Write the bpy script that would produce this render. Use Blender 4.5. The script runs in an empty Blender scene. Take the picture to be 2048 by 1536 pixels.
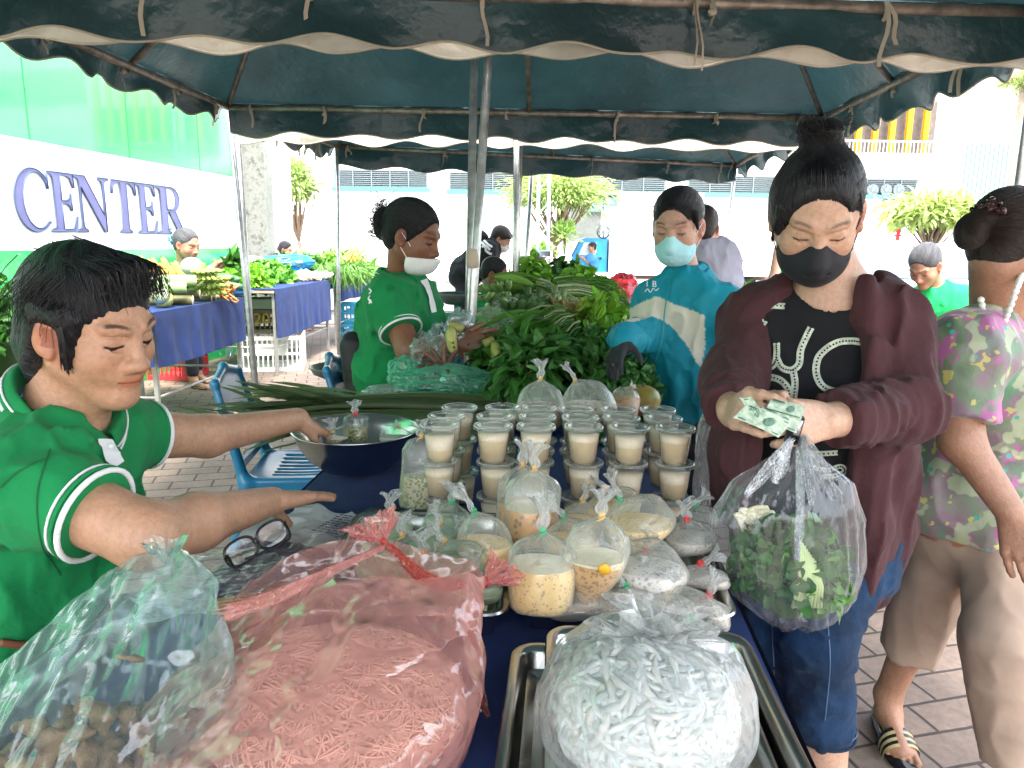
import bpy, math, random
import numpy as np
from mathutils import Matrix, Vector
try:
    import openvdb as vdb
except Exception:
    import pyopenvdb as vdb
R = math.radians
random.seed(7); RG = np.random.default_rng(7)
SC = bpy.context.scene
COL = SC.collection
# ------------------------------------------------------------------ camera
CAMH, FPX, PITCH, ROLL = 1.32, 1480.0, 10.8, 0.7
cam_d = bpy.data.cameras.new('camera'); cam = bpy.data.objects.new('camera', cam_d); COL.objects.link(cam)
cam_d.sensor_width = 36.0; cam_d.lens = 36.0*FPX/2048; cam_d.clip_start = .02; cam_d.clip_end = 500
CM = Matrix.Rotation(R(90-PITCH), 4, 'X') @ Matrix.Rotation(R(ROLL), 4, 'Z')
cam.matrix_world = Matrix.Translation((0, 0, CAMH)) @ CM
SC.camera = cam
# ------------------------------------------------------------------ sky, sun, exposure
SUN_EL, SUN_AZ = 62.0, 165.0      # azimuth of the sun, clockwise from +Y
w = bpy.data.worlds.new('World'); SC.world = w; w.use_nodes = True
nt = w.node_tree; bg = nt.nodes['Background']
sk = nt.nodes.new('ShaderNodeTexSky'); sk.sky_type = 'NISHITA'; sk.sun_disc = False
sk.sun_elevation = R(SUN_EL); sk.sun_rotation = R(SUN_AZ); sk.dust_density = 3.0; sk.air_density = 1.3; sk.ozone_density = 1.0
hs = nt.nodes.new('ShaderNodeHueSaturation'); hs.inputs['Saturation'].default_value = .5; nt.links.new(sk.outputs[0], hs.inputs['Color']); nt.links.new(hs.outputs[0], bg.inputs[0]); bg.inputs[1].default_value = 0.15
sl = bpy.data.lights.new('sun', 'SUN'); sun = bpy.data.objects.new('sun', sl); COL.objects.link(sun)
sl.energy = 1.5; sl.angle = R(14); sl.color = (1, .95, .88)
_sd = Vector((math.sin(R(SUN_AZ))*math.cos(R(SUN_EL)), math.cos(R(SUN_AZ))*math.cos(R(SUN_EL)), math.sin(R(SUN_EL))))
sun.rotation_euler = _sd.to_track_quat('Z', 'Y').to_euler()
SC.view_settings.view_transform = 'Standard'; SC.view_settings.look = 'None'
SC.view_settings.exposure = 2.92; SC.view_settings.gamma = 1
SC.render.engine = 'CYCLES'
cy = SC.cycles
cy.use_denoising = True
try: cy.denoiser = 'OPENIMAGEDENOISE'
except Exception: pass
cy.max_bounces = 10; cy.diffuse_bounces = 5; cy.glossy_bounces = 4; cy.transmission_bounces = 8
cy.transparent_max_bounces = 48; cy.caustics_reflective = False; cy.caustics_refractive = False
cy.sample_clamp_indirect = 6; cy.use_adaptive_sampling = True; cy.adaptive_threshold = 0.015

def ray(px, py):
    return (CM.to_3x3() @ Vector(((px-1024)/FPX, -(py-768)/FPX, -1.0)))
def P(px, py, y):                     # the point seen at (px, py) that lies y metres ahead
    d = ray(px, py); t = y/d.y
    return np.array((d.x*t, y, CAMH+d.z*t))
def PZ(px, py, z):                    # the point seen at (px, py) that lies at height z
    d = ray(px, py); t = (z-CAMH)/d.z
    return np.array((d.x*t, d.y*t, z))
def V3(*a): return np.array(a, float)
def nrm(v):
    v = np.asarray(v, float); return v/(np.linalg.norm(v)+1e-12)
# ------------------------------------------------------------------ noise in numpy
_T = RG.random((64, 64, 64)).astype(np.float32)
def vnoise(p):
    p = np.asarray(p, np.float32); i = np.floor(p).astype(np.int32); f = p-i; f = f*f*(3-2*f)
    x, y, z = [(i[..., k] & 63) for k in range(3)]; X, Y, Z = [((i[..., k]+1) & 63) for k in range(3)]
    a, b, c = f[..., 0], f[..., 1], f[..., 2]
    return ((_T[x, y, z]*(1-a)+_T[X, y, z]*a)*(1-b)+(_T[x, Y, z]*(1-a)+_T[X, Y, z]*a)*b)*(1-c) + \
           ((_T[x, y, Z]*(1-a)+_T[X, y, Z]*a)*(1-b)+(_T[x, Y, Z]*(1-a)+_T[X, Y, Z]*a)*b)*c
def fbm(p, o=3):
    s = 0; a = .5
    for k in range(o):
        s = s + a*(vnoise(p*(2.03**k)+17.3*k)*2-1); a *= .5
    return s
def ridge(p, o=2):                    # sharp creases
    s = 0; a = .6
    for k in range(o):
        s = s + a*(1-np.abs(vnoise(p*(2.1**k)+9.1*k)*2-1)*2); a *= .5
    return s
# ------------------------------------------------------------------ objects
def tag(o, label=None, cat=None, group=None, kind=None):
    if label: o['label'] = label
    if cat: o['category'] = cat
    if group: o['group'] = group
    if kind: o['kind'] = kind
    return o
def thing(name, label, cat, loc=(0, 0, 0), group=None):
    o = bpy.data.objects.new(name, None); COL.objects.link(o); o.location = Vector([float(x) for x in loc]); o.empty_display_size = .05
    return tag(o, label, cat, group)
def link(o, parent=None):
    COL.objects.link(o)
    if parent is not None:
        o.parent = parent
        q = parent; l = Vector((0, 0, 0))
        while q is not None:
            l = l+q.location; q = q.parent
        o.matrix_parent_inverse = Matrix.Translation(-l) if parent.parent is None else Matrix.Identity(4)
    return o
def kids(o): return [c for c in bpy.data.objects if c.parent == o]
def dup(root, kidmap, move, label=None, rz=0, scale=None):
    """copy of a thing with its parts; kidmap = recursive list of (child, [grandchildren])"""
    r = root.copy(); COL.objects.link(r); r.location = Vector(root.location)+Vector([float(x) for x in move])
    if rz: r.rotation_euler[2] = rz
    if scale: r.scale = scale
    if label: r['label'] = label
    def rec(src, dst):
        for c, g in src:
            d = c.copy(); COL.objects.link(d); d.parent = dst; rec(g, d)
    rec(kidmap, r); return r
def mesh(name, V, F4=None, F3=None, smooth=True, col=None, ng=None, flow=None):
    """V (n,3); F4 (m,4), F3 (k,3) index arrays; col (n,3) vertex colours; ng = list of n-gons"""
    me = bpy.data.meshes.new(name); V = np.asarray(V, np.float32).reshape(-1, 3)
    loops = []; starts = []; tot = 0
    for F, n in ((F4, 4), (F3, 3)):
        if F is not None and len(F):
            F = np.asarray(F, np.int32).reshape(-1, n); loops.append(F.ravel()); starts.append(tot+np.arange(len(F), dtype=np.int32)*n); tot += F.size
    for g in (ng or []):
        loops.append(np.array(g, np.int32)); starts.append(np.array([tot], np.int32)); tot += len(g)
    loops = np.concatenate(loops); starts = np.concatenate(starts)
    me.vertices.add(len(V)); me.vertices.foreach_set('co', V.ravel())
    me.loops.add(len(loops)); me.loops.foreach_set('vertex_index', loops)
    me.polygons.add(len(starts)); me.polygons.foreach_set('loop_start', starts)
    me.update(calc_edges=True); me.validate()
    me.polygons.foreach_set('use_smooth', np.full(len(me.polygons), smooth))
    if col is not None and len(me.vertices) == len(V):
        a = me.color_attributes.new('Col', 'FLOAT_COLOR', 'POINT')
        a.data.foreach_set('color', np.concatenate([np.asarray(col, np.float32), np.ones((len(V), 1), np.float32)], 1).ravel())
    if flow is not None and len(me.vertices) == len(V):
        a = me.attributes.new('flow', 'FLOAT_VECTOR', 'POINT'); a.data.foreach_set('vector', np.asarray(flow, np.float32).ravel())
    return me
def put(name, me, mat, parent=None):
    o = bpy.data.objects.new(name, me)
    if mat is not None: me.materials.append(mat)
    return link(o, parent)
def frame(d, up=(0, 0, 1)):
    d = nrm(d); u = np.asarray(up, float)
    if abs(d@nrm(u)) > .97: u = np.array((0, 1, 0.)) if abs(d[1]) < .9 else np.array((1., 0, 0))
    x = nrm(np.cross(d, u)); y = np.cross(x, d); return x, y, d      # side, up, along
class MB:
    """collects boxes, tubes, turned shapes and sheets into one mesh"""
    def __init__(s): s.v = []; s.q = []; s.t = []; s.g = []; s.c = []; s.n = 0
    def add(s, V, q=None, t=None, g=None, c=None):
        V = np.asarray(V, float).reshape(-1, 3)
        if q is not None and len(q): s.q.append(np.asarray(q, int).reshape(-1, 4)+s.n)
        if t is not None and len(t): s.t.append(np.asarray(t, int).reshape(-1, 3)+s.n)
        for f in (g or []): s.g.append([i+s.n for i in f])
        s.v.append(V); cc = np.ones((len(V), 3))*(1 if c is None else np.asarray(c, float)); s.c.append(cc); s.n += len(V); return s
    def box(s, c, h, rot=None, bev=0, c_=None):
        """centre c, half sizes h, rot 3x3"""
        c = np.asarray(c, float); h = np.asarray(h, float)
        if bev:
            b = min(bev, min(h)*.9); pts = []
            for sx in (-1, 1):
                for sy in (-1, 1):
                    for sz in (-1, 1):
                        for k in range(3):
                            p = h-b; p = p.copy(); p[k] += b; pts.append(p*np.array((sx, sy, sz)))
            V = np.array(pts)
            import itertools
            idx = lambda x, y, z, k: ((x*2+y)*2+z)*3+k
            q = []; t = []
            for k, (a, b2) in enumerate(((1, 2), (0, 2), (0, 1))):
                for sg in (0, 1):
                    f = []
                    for (u, w_) in ((0, 0), (1, 0), (1, 1), (0, 1)):
                        xyz = [0, 0, 0]; xyz[k] = sg; xyz[a] = u; xyz[b2] = w_; f.append(idx(*xyz, k))
                    if (sg == 0) ^ (k == 1): f = f[::-1]
                    q.append(f)
            for (a, b2) in ((0, 1), (0, 2), (1, 2)):
                k = 3-a-b2
                for u in (0, 1):
                    for w_ in (0, 1):
                        e = [0, 0, 0]; e[a] = u; e[b2] = w_; e0 = e.copy(); e1 = e.copy(); e0[k] = 0; e1[k] = 1
                        q.append([idx(*e0, a), idx(*e0, b2), idx(*e1, b2), idx(*e1, a)])
            for x in (0, 1):
                for y in (0, 1):
                    for z in (0, 1): t.append([idx(x, y, z, 0), idx(x, y, z, 1), idx(x, y, z, 2)])
        else:
            V = np.array([(x, y, z) for x in (-1, 1) for y in (-1, 1) for z in (-1, 1)])*h
            q = [(0, 1, 3, 2), (4, 6, 7, 5), (0, 4, 5, 1), (2, 3, 7, 6), (0, 2, 6, 4), (1, 5, 7, 3)]; t = None
        if rot is not None: V = V @ np.asarray(rot).T
        return s.add(V+c, q, t, c=c_)
    def tube(s, pts, r, n=8, cap=True, c=None, sq=None):
        pts = np.asarray(pts, float); m = len(pts); r = np.ones(m)*np.asarray(r, float)
        T = np.gradient(pts, axis=0); V = []
        x, y, _ = frame(T[0]); up = y
        for i in range(m):
            d = nrm(T[i]); x = nrm(np.cross(d, up)); up = np.cross(x, d)
            a = np.arange(n)/n*2*np.pi
            V.append(pts[i]+r[i]*(np.outer(np.cos(a), x)*(1 if sq is None else sq)+np.outer(np.sin(a), up)))
        V = np.concatenate(V); q = []
        for i in range(m-1):
            for k in range(n): q.append((i*n+k, i*n+(k+1) % n, (i+1)*n+(k+1) % n, (i+1)*n+k))
        g = [list(range(n))[::-1], [(m-1)*n+k for k in range(n)]] if cap else None
        return s.add(V, q, g=g, c=c)
    def lathe(s, prof, n=24, M=None, c=None, cen=(0, 0, 0), sx=1, sy=1):
        prof = np.asarray(prof, float); m = len(prof); a = np.arange(n)/n*2*np.pi
        V = np.stack([np.outer(prof[:, 0], np.cos(a))*sx, np.outer(prof[:, 0], np.sin(a))*sy, np.repeat(prof[:, 1:2], n, 1)], -1).reshape(-1, 3)
        q = [(i*n+k, i*n+(k+1) % n, (i+1)*n+(k+1) % n, (i+1)*n+k) for i in range(m-1) for k in range(n)]
        if M is not None: V = V @ np.asarray(M).T
        return s.add(V+np.asarray(cen, float), q, c=c)
    def ell(s, c, r, rot=None, n=14, c_=None, noise=0, fr=20):
        th = np.linspace(0, np.pi, n//2+1); pr = np.stack([np.sin(th)+1e-4, -np.cos(th)], 1)
        a = np.arange(n)/n*2*np.pi; m = len(pr)
        V = np.stack([np.outer(pr[:, 0], np.cos(a)), np.outer(pr[:, 0], np.sin(a)), np.repeat(pr[:, 1:2], n, 1)], -1).reshape(-1, 3)
        q = [(i*n+k, i*n+(k+1) % n, (i+1)*n+(k+1) % n, (i+1)*n+k) for i in range(m-1) for k in range(n)]
        V = V*np.asarray(r, float)
        if rot is not None: V = V @ np.asarray(rot).T
        V = V+np.asarray(c, float)
        if noise: V = V+(V-np.asarray(c, float))*fbm(V*fr)[:, None]*noise
        return s.add(V, q, c=c_)
    def sheet(s, G, c=None, closed=False):
        """G (a,b,3) grid of points"""
        G = np.asarray(G, float); a, b = G.shape[:2]; I = np.arange(a*b).reshape(a, b)
        q = np.stack([I[:-1, :-1], I[1:, :-1], I[1:, 1:], I[:-1, 1:]], -1).reshape(-1, 4)
        if closed: q = np.concatenate([q, np.stack([I[:-1, -1], I[1:, -1], I[1:, 0], I[:-1, 0]], -1)])
        return s.add(G.reshape(-1, 3), q, c=None if c is None else (np.asarray(c).reshape(-1, 3) if np.ndim(c) > 1 else c))
    def prism(s, poly, z0, z1, M=None, o=(0, 0, 0), c=None):
        """outline poly (n,2) between z0 and z1, then M and offset"""
        p = np.asarray(poly, float); n = len(p)
        V = np.concatenate([np.c_[p, np.full(n, z0)], np.c_[p, np.full(n, z1)]])
        if M is not None: V = V @ np.asarray(M).T
        q = [(k, (k+1) % n, n+(k+1) % n, n+k) for k in range(n)]
        return s.add(V+np.asarray(o, float), q, g=[list(range(n))[::-1], [n+k for k in range(n)]], c=c)
    def leaves(s, cen, d, nr, L, W, bend=.3, seg=4, col=None, cup=.25, shape=None, twist=None):
        """many leaves at once: base cen (n,3), direction d, normal nr, length L (n), width W (n)"""
        n = len(cen); cen = np.asarray(cen, float); d = d/np.linalg.norm(d, axis=1, keepdims=True)
        side = np.cross(d, nr); side /= np.linalg.norm(side, axis=1, keepdims=True)+1e-9; nr = np.cross(side, d)
        L = np.ones(n)*L; W = np.ones(n)*W; bend = np.ones(n)*bend
        t = np.linspace(0, 1, seg+1); wd = np.sin(np.pi*np.clip(t*.9+.08, 0, 1))**.8 if shape is None else np.interp(t, np.linspace(0, 1, len(shape)), shape)
        V = np.zeros((n, seg+1, 3, 3))
        for i, ti in enumerate(t):
            a = bend*ti
            pos = cen+d*(L*ti*np.cos(a*.5))[:, None]-nr*(L*ti*np.sin(a*.8))[:, None]
            for j, u in enumerate((-1, 0, 1)):
                V[:, i, j] = pos+side*(W*.5*wd[i]*u)[:, None]+nr*((W*cup*wd[i])*abs(u))[:, None]
        I = np.arange(n*(seg+1)*3).reshape(n, seg+1, 3)
        q = np.stack([I[:, :-1, :-1], I[:, 1:, :-1], I[:, 1:, 1:], I[:, :-1, 1:]], -1).reshape(-1, 4)
        c = None
        if col is not None:
            c = np.repeat(np.asarray(col)[:, None, :], (seg+1)*3, 1).reshape(n, seg+1, 3, 3).copy(); c[:, :, 1] *= 1.25; c = c.reshape(-1, 3)
        return s.add(V.reshape(-1, 3), q, c=c)
    def build(s, name, mat, parent=None, smooth=True, colored=True):
        V = np.concatenate(s.v); q = np.concatenate(s.q) if s.q else None; t = np.concatenate(s.t) if s.t else None
        me = mesh(name, V, q, t, smooth, np.concatenate(s.c) if colored else None, s.g)
        return put(name, me, mat, parent)
def bez(pts, n=12):                    # smooth curve through the points (Catmull-Rom)
    p = np.asarray(pts, float); p = np.vstack([2*p[0]-p[1], p, 2*p[-1]-p[-2]]); out = []
    for i in range(1, len(p)-2):
        t = np.linspace(0, 1, n, endpoint=False)[:, None]
        out.append(.5*((2*p[i])+(-p[i-1]+p[i+1])*t+(2*p[i-1]-5*p[i]+4*p[i+1]-p[i+2])*t**2+(-p[i-1]+3*p[i]-3*p[i+1]+p[i+2])*t**3))
    out.append(p[-2][None]); return np.vstack(out)
def rotm(ax, deg):
    return np.array(Matrix.Rotation(R(deg), 3, Vector([float(x) for x in ax])))
def smart(o, deg=35):                  # crisp edges on otherwise smooth meshes
    me = o.data; me.set_sharp_from_angle(angle=R(deg)); return o
# ------------------------------------------------------------------ signed-distance sculpting
class Sdf:
    def __init__(s): s.ops = []; s.disp = []
    def cap(s, a, b, ra, rb=None, k=.02, m='+'): s.ops.append(('cap', np.asarray(a, float), np.asarray(b, float), ra, ra if rb is None else rb, k, m)); return s
    def chain(s, pts, rs, k=.02, m='+'):
        for i in range(len(pts)-1): s.cap(pts[i], pts[i+1], rs[i], rs[i+1], k, m)
        return s
    def ell(s, c, r, rot=None, k=.02, m='+'): s.ops.append(('ell', np.asarray(c, float), np.asarray(r, float)*np.ones(3), np.eye(3) if rot is None else np.asarray(rot, float), 0, k, m)); return s
    def box(s, c, h, rot=None, rad=.01, k=.02, m='+'): s.ops.append(('box', np.asarray(c, float), np.asarray(h, float), np.eye(3) if rot is None else np.asarray(rot, float), rad, k, m)); return s
    def noise(s, f): s.disp.append(f); return s
    @staticmethod
    def _d(op, X):
        if op[0] == 'cap':
            a, b, ra, rb = op[1:5]; ab = b-a; L = ab@ab+1e-12
            t = np.clip(((X-a)@ab.astype(np.float32))/L, 0, 1)
            return np.linalg.norm(X-a-t[..., None]*ab, axis=-1)-(ra+(rb-ra)*t)
        if op[0] == 'ell':
            q = (X-op[1])@op[3].astype(np.float32); r = op[2]
            k0 = np.linalg.norm(q/r, axis=-1); k1 = np.linalg.norm(q/(r*r), axis=-1)+1e-9
            return k0*(k0-1)/k1
        q = np.abs((X-op[1])@op[3].astype(np.float32))-(op[2]-op[4])
        return np.linalg.norm(np.maximum(q, 0), axis=-1)+np.minimum(q.max(-1), 0)-op[4]
    @staticmethod
    def _bb(op):
        if op[0] == 'cap': r = max(op[3], op[4]); return np.minimum(op[1], op[2])-r, np.maximum(op[1], op[2])+r
        e = np.abs(op[3])@op[2] if op[0] == 'box' else np.full(3, max(op[2])); return op[1]-e, op[1]+e
    def bounds(s, pad=.02):
        bb = [s._bb(o) for o in s.ops if o[-1] == '+']
        return np.min([b[0] for b in bb], 0)-pad, np.max([b[1] for b in bb], 0)+pad
    def grid(s, lo, hi, vx):
        lo = np.asarray(lo, float); n = np.ceil((np.asarray(hi)-lo)/vx).astype(int)+1
        D = np.full(n, 1.0, np.float32)
        for op in s.ops:
            k = op[-2]; a, b = s._bb(op); pad = k+3*vx
            i0 = np.clip(np.floor((a-pad-lo)/vx).astype(int), 0, n); i1 = np.clip(np.ceil((b+pad-lo)/vx).astype(int)+1, 0, n)
            if np.any(i1 <= i0): continue
            ax = [(lo[j]+vx*np.arange(i0[j], i1[j])).astype(np.float32) for j in range(3)]
            X = np.stack(np.meshgrid(*ax, indexing='ij'), -1); d = s._d(op, X).astype(np.float32)
            sl_ = tuple(slice(i0[j], i1[j]) for j in range(3)); D0 = D[sl_]
            if op[-1] == '+':
                h = np.maximum(k-np.abs(D0-d), 0)/max(k, 1e-6); D[sl_] = np.minimum(D0, d)-h*h*k*.25
            else:
                d = -d; h = np.maximum(k-np.abs(D0-d), 0)/max(k, 1e-6); D[sl_] = np.maximum(D0, d)+h*h*k*.25
        if s.disp:
            I = np.argwhere(np.abs(D) < .03+3*vx)
            X = (lo+I*vx).astype(np.float32); add = 0
            for f in s.disp: add = add+f(X)
            D[tuple(I.T)] += add
        return D, lo
    def verts(s, lo=None, hi=None, vx=.004):
        if lo is None: lo, hi = s.bounds(.02)
        D, lo = s.grid(lo, hi, vx); bgv = 3.0
        A = np.clip(D/vx, -bgv, bgv).astype(np.float32)
        A[0], A[-1], A[:, 0], A[:, -1], A[:, :, 0], A[:, :, -1] = [np.maximum(x, .5) for x in (A[0], A[-1], A[:, 0], A[:, -1], A[:, :, 0], A[:, :, -1])]
        g = vdb.FloatGrid(bgv); g.copyFromArray(np.ascontiguousarray(A)); pts, quads = g.convertToQuads(0.0)
        return np.asarray(pts, float)*vx+lo, np.asarray(quads, np.int64)
    def solid(s, vx=.004, fine=(), pad=.02):
        """base mesh at vx, with boxes (lo, hi, vx) meshed finer"""
        lo, hi = s.bounds(pad); V, Q = s.verts(lo, hi, vx); Vs = []; Qs = []; n = 0
        fine = [(np.asarray(a, float), np.asarray(b, float), v) for a, b, v in fine]
        C = V[Q].mean(1); keep = np.ones(len(Q), bool)
        for a, b, v in fine: keep &= ~np.all((C > a+vx*.9) & (C < b-vx*.9), 1)
        Vs.append(V); Qs.append(Q[keep]); n = len(V)
        for a, b, v in fine:
            W, q = s.verts(a-3*v, b+3*v, v); C = W[q].mean(1); q = q[np.all((C > a) & (C < b), 1)]
            Vs.append(W); Qs.append(q+n); n += len(W)
        V = np.concatenate(Vs); Q = np.concatenate(Qs); used = np.unique(Q); mp = np.full(len(V), -1); mp[used] = np.arange(len(used))
        return V[used], mp[Q]
def sculpt(name, sd, mat, parent=None, vx=.004, fine=(), color=None, flow=None, smooth_it=1):
    V, Q = sd.solid(vx, fine)
    c = None if color is None else (color(V) if callable(color) else np.ones((len(V), 3))*np.asarray(color))
    return put(name, mesh(name, V, Q, None, True, c, None, None if flow is None else flow(V)), mat, parent)
# ------------------------------------------------------------------ materials
class NT:
    def __init__(s, name):
        s.m = bpy.data.materials.new(name); s.m.use_nodes = True; s.t = s.m.node_tree; s.n = s.t.nodes; s.b = s.n['Principled BSDF']; s.out = s.n['Material Output']
        s.tc = None
    def new(s, typ, **kw):
        x = s.n.new(typ)
        for k, v in kw.items():
            if k in x.inputs: x.inputs[k].default_value = v
            else: setattr(x, k, v)
        return x
    def l(s, a, b): s.t.links.new(a, b)
    def coord(s, kind='Object'):
        s.tc = s.tc or s.new('ShaderNodeTexCoord'); return s.tc.outputs[kind]
    def noise(s, scale, detail=4, rough=.55, vec=None, stretch=None):
        x = s.new('ShaderNodeTexNoise', Scale=scale, Detail=detail, Roughness=rough); v = vec or s.coord()
        if stretch is not None:
            mp = s.new('ShaderNodeMapping'); mp.inputs['Scale'].default_value = stretch; s.l(v, mp.inputs[0]); v = mp.outputs[0]
        s.l(v, x.inputs['Vector']); return x.outputs['Fac']
    def ramp(s, fac, stops):
        x = s.new('ShaderNodeValToRGB'); e = x.color_ramp.elements
        while len(e) < len(stops): e.new(.5)
        for k, (p, c) in enumerate(stops): e[k].position = p; e[k].color = (*c, 1) if len(c) == 3 else c
        s.l(fac, x.inputs[0]); return x.outputs[0]
    def mixc(s, fac, a, b, mode='MIX'):
        x = s.new('ShaderNodeMix', data_type='RGBA', blend_type=mode)
        for sock, val in ((x.inputs[0], fac), (x.inputs[6], a), (x.inputs[7], b)):
            if hasattr(val, 'links'): s.l(val, sock)
            else: sock.default_value = val if not isinstance(val, (tuple, list)) else (*val[:3], 1)
        return x.outputs[2]
    def math(s, op, a, b=0.0):
        x = s.new('ShaderNodeMath', operation=op)
        for sock, val in ((x.inputs[0], a), (x.inputs[1], b)):
            if hasattr(val, 'links'): s.l(val, sock)
            else: sock.default_value = val
        return x.outputs[0]
    def bump(s, h, strength=.3, dist=.01, to=None):
        x = s.new('ShaderNodeBump', Strength=strength, Distance=dist); s.l(h, x.inputs['Height'])
        s.l(x.outputs[0], (to or s.b).inputs['Normal']); return x
def shade(c, k): return tuple(min(1, x*k) for x in c)
def mat(name, c, rough=.6, metal=0, var=.25, vs=8, bump=.0, bs=60, bd=.004, attr=False, spec=.5, sss=0, sheen=0, stretch=None, coat=0, trans=0, c2=None, ior=1.45, transl=0):
    N = NT(name); b = N.b
    f = N.noise(vs, 5, .6, stretch=stretch)
    cc = N.ramp(f, [(.3, shade(c, 1-var)), (.7, shade(c, 1+var) if c2 is None else c2)])
    if attr:
        a = N.new('ShaderNodeAttribute', attribute_name='Col'); cc = N.mixc(1.0, cc, a.outputs['Color'], 'MULTIPLY')
    N.l(cc, b.inputs['Base Color'])
    b.inputs['Roughness'].default_value = rough; b.inputs['Metallic'].default_value = metal; b.inputs['Specular IOR Level'].default_value = spec; b.inputs['IOR'].default_value = ior
    if sss:
        b.inputs['Subsurface Weight'].default_value = sss; b.inputs['Subsurface Radius'].default_value = (1, .35, .2); b.inputs['Subsurface Scale'].default_value = .012
    if sheen: b.inputs['Sheen Weight'].default_value = sheen
    if coat: b.inputs['Coat Weight'].default_value = coat
    if trans: b.inputs['Transmission Weight'].default_value = trans
    if bump: N.bump(N.noise(bs, 4, .6, stretch=stretch), bump, bd)
    if transl:
        t = N.new('ShaderNodeBsdfTranslucent'); N.l(cc, t.inputs[0]); mx = N.new('ShaderNodeMixShader'); mx.inputs[0].default_value = transl
        N.l(b.outputs[0], mx.inputs[1]); N.l(t.outputs[0], mx.inputs[2]); N.l(mx.outputs[0], N.out.inputs[0])
    return N.m
def film(name, tint=(.9, .95, .93), milk=.12, rough=.12, bump=.5, bs=18, bd=.006, refl=1.0, stretch=None, milkc=None, sharp=True):
    """thin plastic film: mostly see-through, a little milky, glossy on its creases"""
    N = NT(name); n = N.n; n.remove(N.b)
    h = N.noise(bs, 3, .55, stretch=stretch)
    if sharp:
        a = N.math('ABSOLUTE', N.math('SUBTRACT', h, .5)); h2 = N.noise(bs*3.1, 2, .5, stretch=stretch); h = N.math('ADD', N.math('MULTIPLY', a, 2.2), N.math('MULTIPLY', h2, .35))
    bp = N.new('ShaderNodeBump', Strength=bump, Distance=bd); N.l(h, bp.inputs['Height'])
    tr = N.new('ShaderNodeBsdfTransparent'); tr.inputs[0].default_value = (*tint, 1)
    mc = milkc or tint
    df = N.new('ShaderNodeBsdfDiffuse'); df.inputs[0].default_value = (*mc, 1); N.l(bp.outputs[0], df.inputs['Normal'])
    tl = N.new('ShaderNodeBsdfTranslucent'); tl.inputs[0].default_value = (*mc, 1)
    m0 = N.new('ShaderNodeMixShader'); m0.inputs[0].default_value = .45; N.l(df.outputs[0], m0.inputs[1]); N.l(tl.outputs[0], m0.inputs[2])
    m1 = N.new('ShaderNodeMixShader'); N.l(tr.outputs[0], m1.inputs[1]); N.l(m0.outputs[0], m1.inputs[2])
    lw = N.new('ShaderNodeLayerWeight', Blend=.25); N.l(bp.outputs[0], lw.inputs['Normal'])
    mf = N.math('ADD', N.math('MULTIPLY', lw.outputs['Facing'], milk*2.2), milk*.38); N.l(mf, m1.inputs[0])
    gl = N.new('ShaderNodeBsdfGlossy'); gl.inputs['Roughness'].default_value = rough; N.l(bp.outputs[0], gl.inputs['Normal'])
    fr = N.new('ShaderNodeFresnel', IOR=1.5); N.l(bp.outputs[0], fr.inputs['Normal']); gm = N.new('ShaderNodeNewGeometry'); N.l(N.math('SUBTRACT', 1.5, N.math('MULTIPLY', gm.outputs['Backfacing'], .8333)), fr.inputs['IOR'])
    m2 = N.new('ShaderNodeMixShader'); N.l(N.math('MINIMUM', N.math('MULTIPLY', fr.outputs[0], refl*1.2), .55), m2.inputs[0]); N.l(m1.outputs[0], m2.inputs[1]); N.l(gl.outputs[0], m2.inputs[2])
    N.l(m2.outputs[0], N.out.inputs[0]); return N.m
def cloth(name, c, weave=900, rough=.85, var=.12, attr=False, wrinkle=.25, ws=14, sheen=.04):
    N = NT(name); b = N.b
    cc = N.ramp(N.noise(9, 5), [(.3, shade(c, 1-var)), (.7, shade(c, 1+var))])
    if attr:
        a = N.new('ShaderNodeAttribute', attribute_name='Col'); cc = N.mixc(1.0, cc, a.outputs['Color'], 'MULTIPLY')
    N.l(cc, b.inputs['Base Color']); b.inputs['Roughness'].default_value = rough; b.inputs['Sheen Weight'].default_value = sheen; b.inputs['Specular IOR Level'].default_value = .25
    h = N.math('ADD', N.math('MULTIPLY', N.noise(ws, 4, .5), 1.0), N.math('MULTIPLY', N.noise(weave, 1), .05)); N.bump(h, wrinkle, .02)
    return N.m
# ================================================================== SETTING
def wire(N, v, scale): pass
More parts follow.
